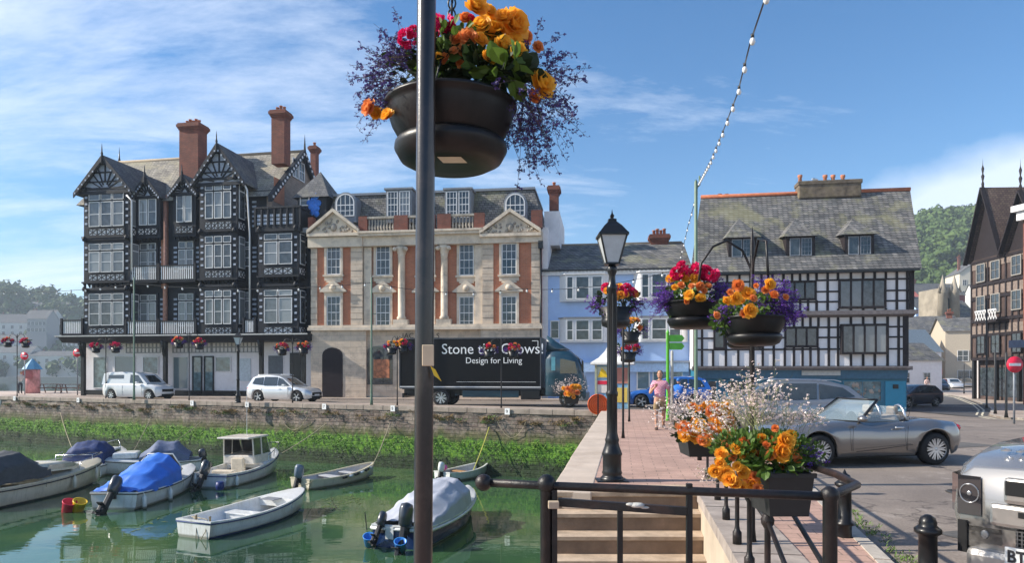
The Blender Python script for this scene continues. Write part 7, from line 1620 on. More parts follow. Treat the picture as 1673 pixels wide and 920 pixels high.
# pole baskets on the promenade
def farbasket(label,px,py,Y,s,grp,cols='myyo',seed=0,lobside=True,pm=PL,parentpole=None):
    random.seed(seed); b=at(px,py,Y); t=thing('hanging_basket',label,'flower basket',(b.x,b.y,b.z-.25*s),0,grp)
    m=MB(); m.lathe([(.12*s,0),(.23*s,.04*s),(.24*s,.14*s),(.22*s,.16*s),(.3*s,.34*s),(.001,.34*s)],14); m.build('pot',POTM,t)
    for i in range(13):
        a=random.uniform(-2.9,.0); e=random.uniform(.15,1.2); v=Vector((math.cos(a)*math.cos(e),math.sin(a)*math.cos(e)*.8,math.sin(e)*.9)); bloom(t,(v.x*.36*s,v.y*.36*s,.38*s+v.z*.36*s),random.uniform(.065,.1)*s,random.choice(cols),(v.x,v.y-.6,v.z))
    m=MB(); leaves(m,(0,0,.45*s),(.38*s,.34*s,.2*s),150,.09*s); m.build('foliage',LEAFD,t,fix=False)
    ms,mf=MB(),MB()
    for sx in (-1,1): sprays(ms,mf,(sx*.22*s,0,.42*s),(sx,-.2,-.1),22,.28*s,8,.02*s,.4,.004*s,.5)
    ms.build('lobelia_stems',STEM,t,fix=False); mf.build('lobelia_flowers',pm,t,fix=False); return t
def crookpole(label,px,Y,ztop,arms,zb=0,curl=True):
    x=(px-CX)*Y/F; t=thing('basket_pole',label,'pole',(x,Y,gz(x,Y)+.08 if x>7 else 0)); m=MB(); m.lathe([(.05,0),(.032,.2),(.028,ztop),(.001,ztop+.12)],8); m.build('shaft',IRON,t)
    m=MB()
    for a in arms: m.tube([(0,0,ztop-.35),(a*.1,0,ztop-.1),(a*.4,0,ztop+.06),(a*.75,0,ztop-.02),(a,0,ztop-.3)],.018,6)
    m.build('crook_arms',IRON,t); return t
crookpole('tall thin black pole behind the lamp post carrying the nearest flower ball',1018,18.0,3.7,(-.35,.35)); crookpole('second thin black pole behind the lamp post with two flower balls',1028,24.0,3.9,(-.3,.3))
farbasket('bushy basket of magenta and yellow flowers right behind the lamp post top',1006,512,17.5,1.55,'baskets stacked up behind the lamp post','mmyy',3)
farbasket('smaller basket of orange flowers below the bushy one behind the lamp post',1030,548,20,1.05,'baskets stacked up behind the lamp post','yo',4); farbasket('lowest small basket behind the lamp post above the kiosk poster',1026,580,24,1.1,'baskets stacked up behind the lamp post','mo',5)
G2='pairs of baskets along the far quay'
for px,prs in ((28,((13,562,'left basket of the pair at the left edge'),(42,563,'right basket of the pair at the left edge'))),(173,((157,571,'left basket of the pair over the white van'),(189,571,'right basket of the pair over the white van'))),(309,((292,563,'left basket of the pair before the papered shop window'),(326,565,'right basket of the pair before the papered shop window'))),
    (478,((461,574,'left basket of the pair over the silver SUV'),(496,572,'right basket of the pair over the silver SUV'))),(649,((640,572,'left basket of the pair beside the foreground pole'),(659,569,'right basket of the pair beside the foreground pole'))),(819,((799,577,'left basket of the pair in front of the lorry lettering'),(838,577,'right basket of the pair in front of the lorry lettering')))):
    k=(px-CX)/F; Yw=(49+.454*-36.7)/(1+.454*k)+.5; zc_=CZ+(608-prs[0][1])*Yw/F; hw=abs(prs[1][0]-prs[0][0])*Yw/F/2
    crookpole('slim quayside pole with '+prs[0][2].replace('left basket of the','the'),px,Yw,zc_+.65,(-hw,hw))
    for i,(x,y,l) in enumerate(prs): farbasket(l,x,y,Yw-.1,1.0,G2,('mmo','mo','mm','oym','my','om')[int(px/60)%6],px+i,pm=PL)
random.seed(21)
# ---- planters on the railing
def planter(label,cx,cy,zr,w,h,d,seed,blooms,pxy=None,gaura=60,lob=20,fol=400):
    random.seed(seed); t=thing('flower_planter',label,'flower planter',(cx,cy,zr))
    m=MB(); m.add([(-w/2,-d/2,0),(w/2,-d/2,0),(w/2,d/2,0),(-w/2,d/2,0),(-w*.42,-d*.42,-h),(w*.42,-d*.42,-h),(w*.42,d*.42,-h),(-w*.42,d*.42,-h)],[(0,1,5,4),(1,2,6,5),(2,3,7,6),(3,0,4,7),(4,5,6,7)]); m.box(-w/2-.01,w/2+.01,-d/2-.012,-d/2+.01,-.025,.005); m.box(-w/2-.01,w/2+.01,d/2-.01,d/2+.012,-.025,.005); m.box(-w*.48,w*.48,-d*.48,d*.48,-.05,-.03); m.build('trough',plain('matt_black_trough',(0.018,0.018,0.019),.5,var=.2,bmp=.1),t)
    return t
PY0=4.75; pc=at(1273,770,PY0); zr=CZ+(608-768)*PY0/F
pt_=planter('black trough planter of orange begonias, leaves and white flower spikes on the front railing',pc.x,pc.y,zr,.31,.29,.42,1,None)
def lp(px,py,dy=0,c=pc,Y=PY0,z=zr): q=at(px,py,Y+dy); return Vector((q.x-c.x,q.y-c.y,q.z-z))
for px,py,r,k in ((1282,722,15,'y'),(1291,712,10,'y'),(1276,740,17,'y'),(1295,742,9,'o'),(1260,745,9,'o'),(1279,762,7,'o'),(1205,732,11,'y'),(1216,724,10,'o'),(1196,746,8,'o'),(1215,744,9,'y'),(1184,778,15,'y'),(1192,785,12,'y'),(1212,772,12,'y'),(1230,790,13,'y'),(1222,780,10,'o'),(1238,798,8,'o'),(1268,718,9,'o'),(1252,728,7,'o'),(1185,728,8,'o'),(1168,770,11,'y'),(1176,758,9,'y'),(1200,792,11,'y'),(1212,796,9,'y'),(1226,738,9,'y'),(1240,744,8,'o'),(1244,716,8,'y'),(1178,742,10,'y'),(1296,728,9,'y'),(1266,700,6,'o'),(1303,752,7,'o'),(1205,762,8,'y'),(1234,779,8,'o')):
    bloom(pt_,lp(px,py,random.uniform(-.2,-.05)),r*PY0/F*1.15,k,(random.uniform(-.6,.3),-1,random.uniform(-.1,.6)))
m=MB(); leaves(m,lp(1262,735),(.27,.22,.13),1100,.038,.4); leaves(m,lp(1205,735),(.17,.2,.12),420,.045,.5); leaves(m,lp(1320,745),(.1,.15,.11),190,.03,.4); leaves(m,lp(1265,760,-.15),(.16,.1,.06),60,.085,-.2); m.build('foliage',LEAF,pt_,fix=False)
ms,mf=MB(),MB()
for px,py,dx,dz,n,l in ((1200,715,-.4,1,70,.38),(1240,700,0,1,80,.36),(1280,705,.3,1,56,.3),(1310,705,.6,.9,30,.26),(1225,700,-.15,1.2,50,.42),(1170,720,-.9,.8,40,.36),(1190,770,-.9,.1,24,.2),(1255,690,.1,1.3,26,.45)):
    sprays(ms,mf,lp(px,py,random.uniform(-.1,.25)),(dx,random.uniform(-.1,.2),dz),int(n*.36),l*.9,11,.0115,.1,.0018,.3)
ms.build('flower_stems',plain('reddish_stem',(0.2,0.22,0.09),.8,var=.3),pt_,fix=False); mf.build('white_flower_spikes',PW,pt_,fix=False)
ms,mf=MB(),MB(); sprays(ms,mf,lp(1312,745,-.1),(.6,-.3,.2),16,.12,8,.008,.2,.002,.5); ms.build('lobelia_stems',STEM,pt_,fix=False); mf.build('lobelia_flowers',PL,pt_,fix=False)
def backplanter(label,px,py,Y,s,seed,gn=60):
    random.seed(seed); q=at(px,py,Y); z=q.z; t=planter(label,q.x,q.y,z,.4*s,.17*s,.45*s,seed,None)
    for i in range(24): a=random.uniform(-3.1,0); v=Vector((math.cos(a)*random.uniform(.05,.28),math.sin(a)*.14-.2,random.uniform(-.02,.34)))*s; bloom(t,v,random.uniform(.06,.09)*s,random.choice('yyyo'),(v.x,-1,.3))
    m=MB(); leaves(m,(0,0,.08*s),(.3*s,.25*s,.15*s),260,.06*s,.3); m.build('foliage',LEAFD,t,fix=False); ms,mf=MB(),MB()
    for dx in (-1.1,-.5,.0,.5): sprays(ms,mf,(dx*.15*s,0,.15*s),(dx,0,.75),gn//3,.42*s,8,.016*s,.1,.0016*s,.4)
    ms.build('flower_stems',STEM,t,fix=False); mf.build('white_flower_spikes',PW,t,fix=False); return t
backplanter('second planter of orange begonias and white spikes behind the front one',1146,716,7.6,1.1,31,36); backplanter('third, smaller planter further along the railing, beside the second',1140,690,12.0,1.0,32,50)
backplanter('far planter of orange flowers and grassy white plumes by the lorry cab',933,650,32.0,1.7,33,50)
random.seed(5)
# ---- festoon strings
BULB=plain('white_glass_bulb',(0.8,0.8,0.78),.2,coat=.5); bm_=MB(); bm_.lathe([(.001,-.115),(.02,-.105),(.034,-.075),(.03,-.045),(.017,-.025)],10); bob=bm_.build('bulb',BULB); COL.objects.unlink(bob); bh=MB(); bh.lathe([(.02,-.03),(.021,.02),(.001,.03)],8); bho=bh.build('bulb_holder',BLACKM); COL.objects.unlink(bho)
def festoon(label,pts,sp,s=1.0,r=.008,sag=0):
    t=thing('festoon_lights',label,'string of bulbs',pts[0]); o=Vector(pts[0]); P=[]
    for a,b in zip(pts,pts[1:]):
        a,b=Vector(a)-o,Vector(b)-o
        for i in range(24): P.append(a.lerp(b,i/24)-Vector((0,0,sag*4*(i/24)*(1-i/24))))
    P.append(Vector(pts[-1])-o); m=MB(); m.tube(P,r,5,cap=False); m.build('cable',BLACKM,t); acc=sp*.5
    for a,b in zip(P,P[1:]):
        L_=(b-a).length; d=0
        while acc<=L_-d:
            d+=acc; q=a.lerp(b,d/L_); acc=sp
            for nm,me in (('bulb',bob.data),('bulb_holder',bho.data)): k=bpy.data.objects.new(nm,me); COL.objects.link(k); k.parent=t; k.location=q; k.scale=(s,s,s)
        acc-=L_-d
    return t
P1=at(1141,300,22.4); P0=at(1256,-30,3.6); mid_=at(1205,152,7.0)
festoon('string of white bulbs climbing steeply across the sky above the middle baskets',[tuple(at(1300,-190,4.6)),tuple(at(1249,0,6.0)),tuple(at(1226,68,6.9)),tuple(at(1205,152,8.7)),tuple(at(1181,215,11)),tuple(at(1161,263,14.5)),tuple(P1)],.88,.85,.009)
P2=at(1106,440,33)
festoon('short string of bulbs dropping from the grey-green pole towards the blue house',[tuple(P1),tuple(at(1125,365,26)),tuple(P2)],.95,1.0,.012,.1)
festoon('long line of bulbs swagged across the building fronts above the far quay',[tuple(P2),tuple(at(850,472,36.5)),tuple(at(607,462,35.9)),tuple(at(219,463,42.6)),tuple(at(-60,474,50))],1.45,1.6,.014,.35)
# ---- left corner: striped kiosk, benches
p=at(53,640,56); kk=thing('striped_kiosk','little waterside kiosk with a blue conical roof and red and white sides','kiosk',(p.x,p.y,0)); kk.scale=(.55,.55,.8); 
m=MB(); m.lathe([(1.0,0),(1.0,2.5)],8); m.build('walls',plain('red_white_board',(0.55,0.25,0.25),.7,var=.6,scale=1.2),kk); m=MB(); m.lathe([(1.35,2.45),(.9,2.9),(.001,3.6)],8); m.sm=[False]*len(m.f); m.build('roof',plain('blue_roof',(0.1,0.3,0.5),.6),kk); m=MB(); m.box(-.7,.7,-1.1,-1.0,1.5,2.3); m.build('panel',plain('faded_red',(0.35,0.1,0.1),.7),kk)
def bench(label,px,Y):
    p=at(px,0,Y); t=thing('picnic_bench',label,'bench',(p.x,p.y,0),R(5)); W_=plain('weathered_bench_wood',(0.16,0.1,0.08),.8)
    m=MB(); m.box(-.9,.9,-.35,.35,.7,.75); m.build('table_top',W_,t)
    for y in (-.75,.75): m=MB(); m.box(-.9,.9,y-.13,y+.13,.42,.46); m.build('seat',W_,t)
    m=MB()
    for x in (-.65,.65): m.beam((x,-.5,0),(x,-.2,.7),.06); m.beam((x,.5,0),(x,.2,.7),.06); m.beam((x,-.8,.4),(x,.8,.4),.05)
    m.build('leg_frame',W_,t)
bench('dark picnic bench between the striped kiosk and the timbered house',82,57); bench('second picnic bench, beside the corner of the timbered house',118,56)
# pigeons etc. left out; poles standing against the far wall
for px,py0,py1,lab in ((28,590,712,'first'),(150,600,655,'')):
    pass
# ================================================================ people
def skin_person(name,label,loc,rz,joints,edges,radii,mat):
    t=thing(name,label,'person',loc,rz); me=bpy.data.meshes.new('body'); me.from_pydata(joints,edges,[]); o=bpy.data.objects.new('body',me); COL.objects.link(o); o.parent=t
    md=o.modifiers.new('skin','SKIN'); 
    for i,r in enumerate(radii): v=me.skin_vertices[0].data[i] if me.skin_vertices else None
    return t,o
def limbs(spec, mat, name, parent, lvl=2):
    """spec: list of chains [(pt, radius), ...]; the first point of each chain may equal an existing point"""
    vs=[]; es=[]; rs=[]
    def vid(p,r):
        for i,q in enumerate(vs):
            if (Vector(q)-Vector(p)).length<1e-4: return i
        vs.append(tuple(p)); rs.append(r); return len(vs)-1
    for ch in spec:
        last=None
        for p,r in ch:
            i=vid(p,r)
            if last is not None and last!=i: es.append((last,i))
            last=i
    me=bpy.data.meshes.new(name); me.from_pydata(vs,es,[]); o=bpy.data.objects.new(name,me); COL.objects.link(o)
    md=o.modifiers.new('skin','SKIN'); md.use_smooth_shade=True
    if not me.skin_vertices:
        pass
    for i,r in enumerate(rs):
        sv_=me.skin_vertices[0].data[i]; sv_.radius=(r,r) if not isinstance(r,tuple) else r; sv_.use_root=(i==0)
    sb=o.modifiers.new('sub','SUBSURF'); sb.levels=lvl; sb.render_levels=lvl
    bpy.context.view_layer.update(); dg=bpy.context.evaluated_depsgraph_get(); me2=bpy.data.meshes.new_from_object(o.evaluated_get(dg)); bpy.data.objects.remove(o)
    q=bpy.data.objects.new(name,me2); COL.objects.link(q); q.parent=parent; me2.materials.clear(); me2.materials.append(mat); me2.polygons.foreach_set('use_smooth',[True]*len(me2.polygons)); return q
SKIN=plain('skin_tone',(0.5,0.27,0.18),.55,var=.06)
def head(parent,p,s,hair,face=(0,-1)):
    m=MB(); m.sh=True; px,py,pz=p
    m.lathe([(.001,-.115),(.045,-.11),(.062,-.075),(.072,-.03),(.078,.02),(.078,.06),(.062,.1),(.03,.122),(.001,.126)],14,(px,py,pz)); m.ball((px,py-.083,pz-.005),.016,6,(.8,1,1.5)); 
    for sg in (-1,1): m.ball((px+sg*.078,py+.005,pz+.0),.02,6,(.5,.8,1.3))
    h=m.build('head',SKIN,parent); m=MB(); m.sh=True
    m.ball((px,py+.018,pz+.045),.092,12,(1,1.02,1)); m.build('hair',hair,h)
    m=MB()
    for sg in (-1,1): m.ball((px+sg*.028,py-.071,pz+.02),.009,6)
    m.build('eyes',INK,h); m=MB(); m.box(px-.022,px+.022,py-.075,py-.068,pz-.052,pz-.044); m.build('mouth',plain('lips',(0.4,0.15,0.12),.6),h); return h
p=gp(1078,702); man=thing('person','man in a pink checked shirt and khaki shorts strolling along the promenade','person',(p.x,p.y,0),R(-12))
# walks towards the camera (-y): left leg forward, right hand raised to the chest
SH=petalmat('checked',(0.5,0.1,0.18),(0.5,0.1,0.18)); 
m_,t_,b_=newmat('pink_checked_cloth'); ck=N(t_,'ShaderNodeTexChecker'); ck.inputs['Scale'].default_value=26; ck.inputs['Color1'].default_value=(0.62,0.16,0.26,1); ck.inputs['Color2'].default_value=(0.72,0.5,0.56,1); t_.links.new(coords(t_),ck.inputs[0]); t_.links.new(ck.outputs[0],b_.inputs['Base Color']); b_.inputs['Roughness'].default_value=.9
CHK=m_; KH=plain('khaki_cloth',(0.24,0.17,0.09),.9,var=.1)
limbs([[((0,0,.93),(.13,.1)),((0,0,1.05),(.155,.11)),((0,0,1.25),(.175,.115)),((0,0,1.4),(.15,.1)),((0,-.005,1.5),.055),((0,-.01,1.56),.05)],
 [((0,0,1.4),(.15,.1)),((-.17,0,1.42),.07),((-.26,.0,1.2),.052),((-.29,-.08,1.1),.045),((-.2,-.24,1.24),.036),((-.13,-.28,1.3),.034)],
 [((0,0,1.4),(.15,.1)),((.17,0,1.42),.07),((.27,.03,1.2),.052),((.29,.02,1.06),.045),((.27,-.06,.88),.034),((.26,-.09,.8),.032)],
 [((0,0,.93),(.13,.1)),((-.1,0,.86),.1),((-.11,-.08,.55),.068),((-.11,-.06,.48),.058),((-.11,-.1,.28),.055),((-.1,-.13,.08),.036),((-.1,-.24,.035),.035)],
 [((0,0,.93),(.13,.1)),((.1,0,.86),.1),((.11,.04,.52),.068),((.11,.07,.47),.058),((.11,.2,.28),.052),((.11,.3,.12),.036),((.11,.24,.04),.034)]],SKIN,'body',man)
limbs([[((0,0,.9),(.165,.12)),((0,0,1.05),(.17,.125)),((0,0,1.25),(.19,.13)),((0,0,1.4),(.165,.115)),((0,0,1.47),.08)],[((0,0,1.4),(.165,.115)),((-.17,0,1.42),.088),((-.25,0,1.23),.075)],[((0,0,1.4),(.165,.115)),((.17,0,1.42),.088),((.26,.03,1.22),.075)]],CHK,'shirt',man)
limbs([[((0,0,.97),(.16,.12)),((0,0,.88),(.16,.12)),((-.1,0,.82),.115),((-.115,-.07,.56),.095)],[((0,0,.88),(.16,.12)),((.1,0,.82),.115),((.115,.04,.54),.095)]],KH,'shorts',man)
head(man,(0,-.02,1.67),1,plain('brown_hair',(0.06,0.035,0.02),.8),)
for sx,x,y,z,fw in ((-1,-.13,-.28,1.3,(.3,-.5,.6)),(1,.26,-.09,.8,(0,-.25,-1))):
    f=Vector(fw).normalized(); sd=f.cross(Vector((0,1,.3))).normalized(); b=Vector((x,y,z)); ch=[[(b,.03),(b+f*.05,.032)]]
    for i in range(4): o_=sd*(i-1.5)*.019; ch.append([(b+f*.05,.032),(b+f*.075+o_,.011),(b+f*(.115+.01*(i in (1,2)))+o_,.0085),(b+f*.135+o_*.9+Vector((0,-.01,0)),.007)])
    ch.append([(b+f*.05,.032),(b+f*.045+sd*.045*sx*-1,.012),(b+f*.085+sd*.055*sx*-1,.009)]); limbs(ch,SKIN,'hand',man,1)
for x,y0,z0,z_ in ((-.1,-.13,.0,0),(.11,.3,.04,0)):
    m=MB(); m.bbox(x-.05,x+.05,y0-.2,y0+.06,z0,z0+.085,.03); m.build('shoe',plain('brown_shoe',(0.12,0.08,0.06),.7),man)
def simpleperson(label,px,pyf,Y,shirt,trous,hair,rz=0,stoop=0,z=0):
    q=at(px,pyf,Y); t=thing('person',label,'person',(q.x,q.y,z),rz)
    limbs([[((0,0,.95),(.15,.11)),((0,-.02-stoop*.3,1.2),(.18,.12)),((0,-.03-stoop*.6,1.42),(.16,.1)),((0,-.05-stoop*.8,1.52),.06)],[((0,-.03-stoop*.6,1.42),(.16,.1)),((-.18,-.03-stoop*.6,1.42),.07),((-.25,-.05-stoop*.6,1.15),.055),((-.22,-.2-stoop*.6,.98),.045)],[((0,-.03-stoop*.6,1.42),(.16,.1)),((.18,-.03-stoop*.6,1.42),.07),((.25,-.05-stoop*.6,1.15),.055),((.23,-.15-stoop*.6,.95),.045)]],shirt,'jacket',t,1)
    limbs([[((0,0,.97),(.15,.12)),((0,0,.9),(.15,.12)),((-.1,0,.85),.1),((-.11,-.02,.5),.07),((-.11,.0,.06),.05),((-.11,-.14,.04),.04)],[((0,0,.9),(.15,.12)),((.1,0,.85),.1),((.11,.03,.5),.07),((.11,.05,.06),.05),((.11,-.1,.04),.04)]],trous,'trousers',t,1)
    head(t,(0,-.07-stoop*.9,1.66),1,hair)
simpleperson('person in a pale top and dark trousers beside the no entry sign at far left',33,640,54.5,plain('pale_top',(0.5,0.5,0.5),.9),plain('dark_trousers',(0.03,0.03,0.04),.9),plain('brown_hair',(0.06,0.035,0.02),.8),R(60),.1)
simpleperson('person in a bright blue jacket standing behind the strolling man',1108,668,29.0,plain('bright_blue_jacket',(0.02,0.16,0.6),.8),plain('dark_trousers',(0.03,0.03,0.04),.9),plain('blue_hood',(0.03,0.15,0.45),.8),R(160),.1,-.3)
q=gp(1514,640,-.58); simpleperson('tiny person in red and white outside the distant red shop',1514,640,74,plain('white_red_top',(0.7,0.5,0.45),.9),plain('red_trousers',(0.5,0.1,0.08),.9),plain('brown_hair',(0.06,0.035,0.02),.8),0,0,-.58)
# ================================================================ right side of the street
RBf=Frame(32.2,58,-72)                                   # brown gabled house, front facing the street (west)
def house(name,label,x,y,w,d,hw,hr,rz,wall,roof,rows=(),z=0.0,ridge='x',ch=1,winmat=None,cat='house',door=None,fm=None):
    """w along local x, front face at local y=0"""
    t=thing(name,label,cat,(x,y,z),rz); m=MB(); m.box(0,w,0,d,-3,hw)
    if ridge=='x': m.prism([(0,hw),(d,hw),(d/2,hr-.05)],.01,w-.01,'x')
    else: m.prism([(0,hw),(w,hw),(w/2,hr-.05)],.01,d-.01,'y')
    m.build('wall',wall,t); r=MB(); o=.25
    if ridge=='x': r.add([(-o,-o,hw-.1),(w+o,-o,hw-.1),(w+o,d/2,hr),(-o,d/2,hr),(-o,d+o,hw-.1),(w+o,d+o,hw-.1)],[(0,1,2,3),(3,2,5,4)])
    else: gable_roof_mesh(r,-o,w+o,-o,d+o,hw-.1,hr)
    ro=r.build('roof',roof,t)
    for (u,zz,ww,hh,nx,ny) in rows: window(t,u,zz,ww,hh,nx,ny,-.02,fm=fm or WHITE,gm=winmat or GLD,fw=.06,bar=.04)
    for i in range(ch):
        chimney(ro,w*(.15 if i==0 else .85),d/2,hw,hr+.9,.7,.5,2)
    return t
def grid(w,levels,n,ww=.9,hh=1.4,m0=.8):
    return [(m0+(w-2*m0-ww)*i/max(1,n-1),z,ww,hh,2,2) for z in levels for i in range(n)]
# brown gabled house: frame u runs towards the camera
rg=thing('gabled_house','tall brown half-timbered house with a steep tiled gable and spiky finial','house',(38.6,56.5,-.5),R(-93))
ud=8.5; m=MB(); m.box(0,ud,0,8,0,11.4); m.box(0,ud,-.5,0,3.3,11.4); rgo=m.build('wall',plain('brown_weathered_front',(0.07,0.045,0.038),.85,var=.5,scale=1.2),rg)
r=MB(); 
for u0,u1,za in ((0,4.1,17.0),(4.3,8.5,15.6)):
    um=(u0+u1)/2; r.add([(u0-.2,-.9,11.2),(um,-.9,za),(um,6,za),(u0-.2,6,11.2),(u1+.2,-.9,11.2),(u1+.2,6,11.2)],[(0,1,2,3),(1,4,5,2)])
r.build('roof',brickmat('brown_tiles',(0.10,0.06,0.05),(0.16,0.11,0.08),(0.03,0.02,0.02),.25,.18,.015),rg)
g=MB()
for u0,u1,za in ((0,4.1,17.0),(4.3,8.5,15.6)):
    um=(u0+u1)/2; g.prism([(u0,11.2),(u1,11.2),(um,za-.3)],-.45,-.3); g.beam((u0-.2,-.95,11.1),(um,-.95,za),.1,.35,(0,1,0)); g.beam((u1+.2,-.95,11.1),(um,-.95,za),.1,.35,(0,1,0)); g.lathe([(.06,za-.3),(.1,za+.3),(.05,za+.5),(.12,za+.9),(.04,za+1.1),(.1,za+1.5),(.02,za+1.8),(.001,za+2.4)],6,(um,-.9,0))
g.build('gable_timbers',TIMB2,rg); g=MB(); st_=MB()
for z in (3.3,5.2,6.4,8.2,9.3,11.2): g.box(0,ud,-.6,-.5,z-.12,z+.12)
for i in range(13): g.box(ud*i/12-.08,ud*i/12+.08,-.58,-.5,3.3,11.3)
for z in (3.6,6.7,8.9): st_.box(.1,ud-.1,-.54,-.5,z+1.7,z+2.4)
g.build('timber_frame',TIMB2,rg); st_.build('pale_panels',plain('shaded_beige_panel',(0.2,0.155,0.13),.8,var=.3),rg)  # panels darkened: shade on this frontage put into their colour
for z in (3.7,6.9,9.5):
    for u in (.8,2.6,5.0,6.8): window(rg,u,z,1.1,1.5,2,2,-.6,fm=TIMB2 if z<5 else plain('shaded_cream_frame',(0.3,0.28,0.25),.6),gm=GLD,fw=.07)  # upper cream frames greyed: the frontage's shade is painted into them
for u in (.2,3,5.6,8.1): m=MB(); m.box(u-.12,u+.12,-.55,-.3,0,3.3); m.build('column',BLACKM,rg)
MB().box(.3,8.2,-.02,-.0,.3,2.6).build('shop_window',GLD,rg)
m=MB(); m.box(2.0,4.6,-1.5,-.5,6.1,6.3); bo=m.build('balcony',TIMB2,rg); m=MB(); m.box(2.0,4.6,-1.5,-1.4,7.0,7.1)
for i in range(8): m.beam((2.0+2.6*i/8,-1.45,6.3),(2.0+2.6*(i+1)/8,-1.45,7.0),.05,.05,(0,1,0)); m.beam((2.0+2.6*i/8,-1.452,7.0),(2.0+2.6*(i+1)/8,-1.452,6.3),.05,.05,(0,1,0))
m.build('balcony_lattice',WHITE,bo)
# white and brick building nearest the right edge
wb_=thing('corner_building','white cornice and red brick building cut off by the right edge','building',(34.9,46.6,-.5),R(-75))
m=MB(); m.box(0,9,0,8,0,13.2); m.build('wall',BRICKD,wb_); m=MB(); m.box(-.4,9,-.6,8,13.2,13.6); m.box(-.2,9,-.35,8,12.6,13.2); m.build('cornice',WHITE,wb_); m=MB(); m.box(-.3,9,-.9,0,3.9,4.4); m.build('fascia',plain('slate_blue_fascia',(0.12,0.15,0.22),.6),wb_)
for z in (5.0,8.0):
    for u in (1,4,7): window(wb_,u,z,1.2,1.8,2,2,-.02,gm=GLP,fw=.08)
m=MB(); m.box(.3,8,-.05,0,.3,3.6); m.build('shop_window',GLD,wb_)
# side street houses seen past the corner
house('town_house','narrow white rendered house beside the brown gables',44.7,66,9,8,11.5,13.2,R(-124),WPANEL,SLATED,[(1,z,1.1,1.6,2,2) for z in (4,7)]+[(4,z,1.1,1.6,2,2) for z in (4,7)],z=-.5)
house('town_house','beige stone house with dark ground floor windows facing down the side street',63.5,100,10,9,8.3,10.5,R(-20),plain('beige_render',(0.5,0.43,0.33),.85,var=.1),SLATEO,[(5.5,3.8,1.4,1.6,2,2),(1.5,3.8,1.4,1.6,2,2),(1.5,.3,6,2.2,4,1)],z=-.5)
wg=house('white_shop','white gabled house with a red shop front at the end of the street',55.2,98,6.6,8,5.2,8.6,R(2),WPANEL,plain('blue_slate',(0.12,0.16,0.2),.7,var=.2),[(.9,3.2,.9,1.2,2,2),(4.4,3.2,.9,1.2,2,2)],z=-.5,ridge='x')
m=MB(); m.box(1.8,6.4,-.5,-.05,1.9,2.7); m.box(1.8,2.2,-.3,-.05,0,1.9); m.box(4.2,4.6,-.3,-.05,0,1.9); m.build('red_fascia',plain('bright_red_paint',(0.6,0.02,0.03),.5),wg); m=MB(); m.box(2.2,6.3,-.1,-.03,.2,1.9); m.build('shop_window',GLD,wg)
house('white_cottage','low white cottage right behind the teal shop corner',42.0,75,6,6,3.6,5.6,R(10),WPANEL,SLATEO,[(1,1,.9,1.2,2,2),(3.6,1,.9,1.2,2,2)],z=-.5)
hs_=[('dark slate roofed house behind the white gabled shop',58,112,14,8,8,12,R(-15),plain('dull_render',(0.22,0.2,0.2),.9),SLATED),
 ('slate roofed grey house right of the church',95,140,16,9,9,13,R(-20),plain('grey_render',(0.35,0.33,0.3),.9),SLATEO),
 ('pale blue house stepping up the hill behind the timber framed house',90,152,9,8,17,20,R(10),BLUEW,SLATED),
 ('dark red building on the slope behind the timber framed house',106,178,13,9,23,26.5,R(5),plain('dark_red_render',(0.2,0.06,0.06),.9),SLATED)]
for l,x,y,w,d,hw,hr,rz,wm_,rm in hs_: house('town_house',l,x,y,w,d,hw,hr,rz,wm_,rm,grid(w,[hw-3,hw-6],3),z=-1)
house('hillside_house','cream gabled villa high on the slope above the church',141,215,13,10,34,39,R(-10),plain('cream_render',(0.6,0.55,0.45),.85),SLATED,grid(13,[30,26.5],4,1.2,1.8),z=-1,ridge='y')
house('hillside_house','white and grey terrace house below the cream villa',136,200,18,9,25,29,R(-12),plain('white_grey_render',(0.6,0.6,0.6),.85),SLATED,grid(18,[21.5,18],5,1.1,1.6),z=-1)
house('hillside_house','pale house among the trees just left of the cream villa',118,205,10,8,26,30,R(0),plain('cream_render',(0.6,0.55,0.45),.85),SLATED,grid(10,[22],3),z=-1) if False else None
# church
ch=thing('church','weathered stone church with two pinnacles and a long slate nave','church',(0,0,0)); CS=plain('church_stone',(0.3,0.26,0.2),.9,var=.3,scale=.5,bmp=.3)
def chx(px,Y): return (px-CX)*Y/F
Yc=125; zf=lambda py: CZ+(608-py)*Yc/F
m=MB(); m.box(chx(1538,Yc),chx(1560,Yc),Yc,Yc+7,-1,zf(470)); m.build('tower',CS,ch)
m=MB()
for px in (1539,1558):
    x=chx(px,Yc); m.lathe([(.9,zf(520)),(.8,zf(480)),(.95,zf(478)),(.6,zf(472)),(.001,zf(448))],8,(x,Yc-.2,0))
    for k in (-1,1): m.lathe([(.3,zf(478)),(.001,zf(464))],6,(x+k*.8,Yc-.5,0))
m.build('pinnacle',CS,ch); m=MB(); x0,x1=chx(1561,Yc),chx(1606,Yc); m.box(x0,x1,Yc+1,Yc+9,-1,zf(523)); m.build('nave_wall',CS,ch)
m=MB(); m.add([(x0,Yc+.5,zf(523)),(x1,Yc+.5,zf(523)),(x1,Yc+5,zf(489)),(x0,Yc+5,zf(486)),(x0,Yc+9.5,zf(523)),(x1,Yc+9.5,zf(523))],[(0,1,2,3),(3,2,5,4)]); m.build('nave_roof',SLATEO,ch)
m=MB()
for px in (1543,1549,1555): x=chx(px,Yc); m.prism([(x-.18,zf(505)),(x+.18,zf(505)),(x+.18,zf(490)),(x,zf(486)),(x-.18,zf(490))],Yc-.05,Yc+.1)
m.build('lancet_window',DARK,ch)
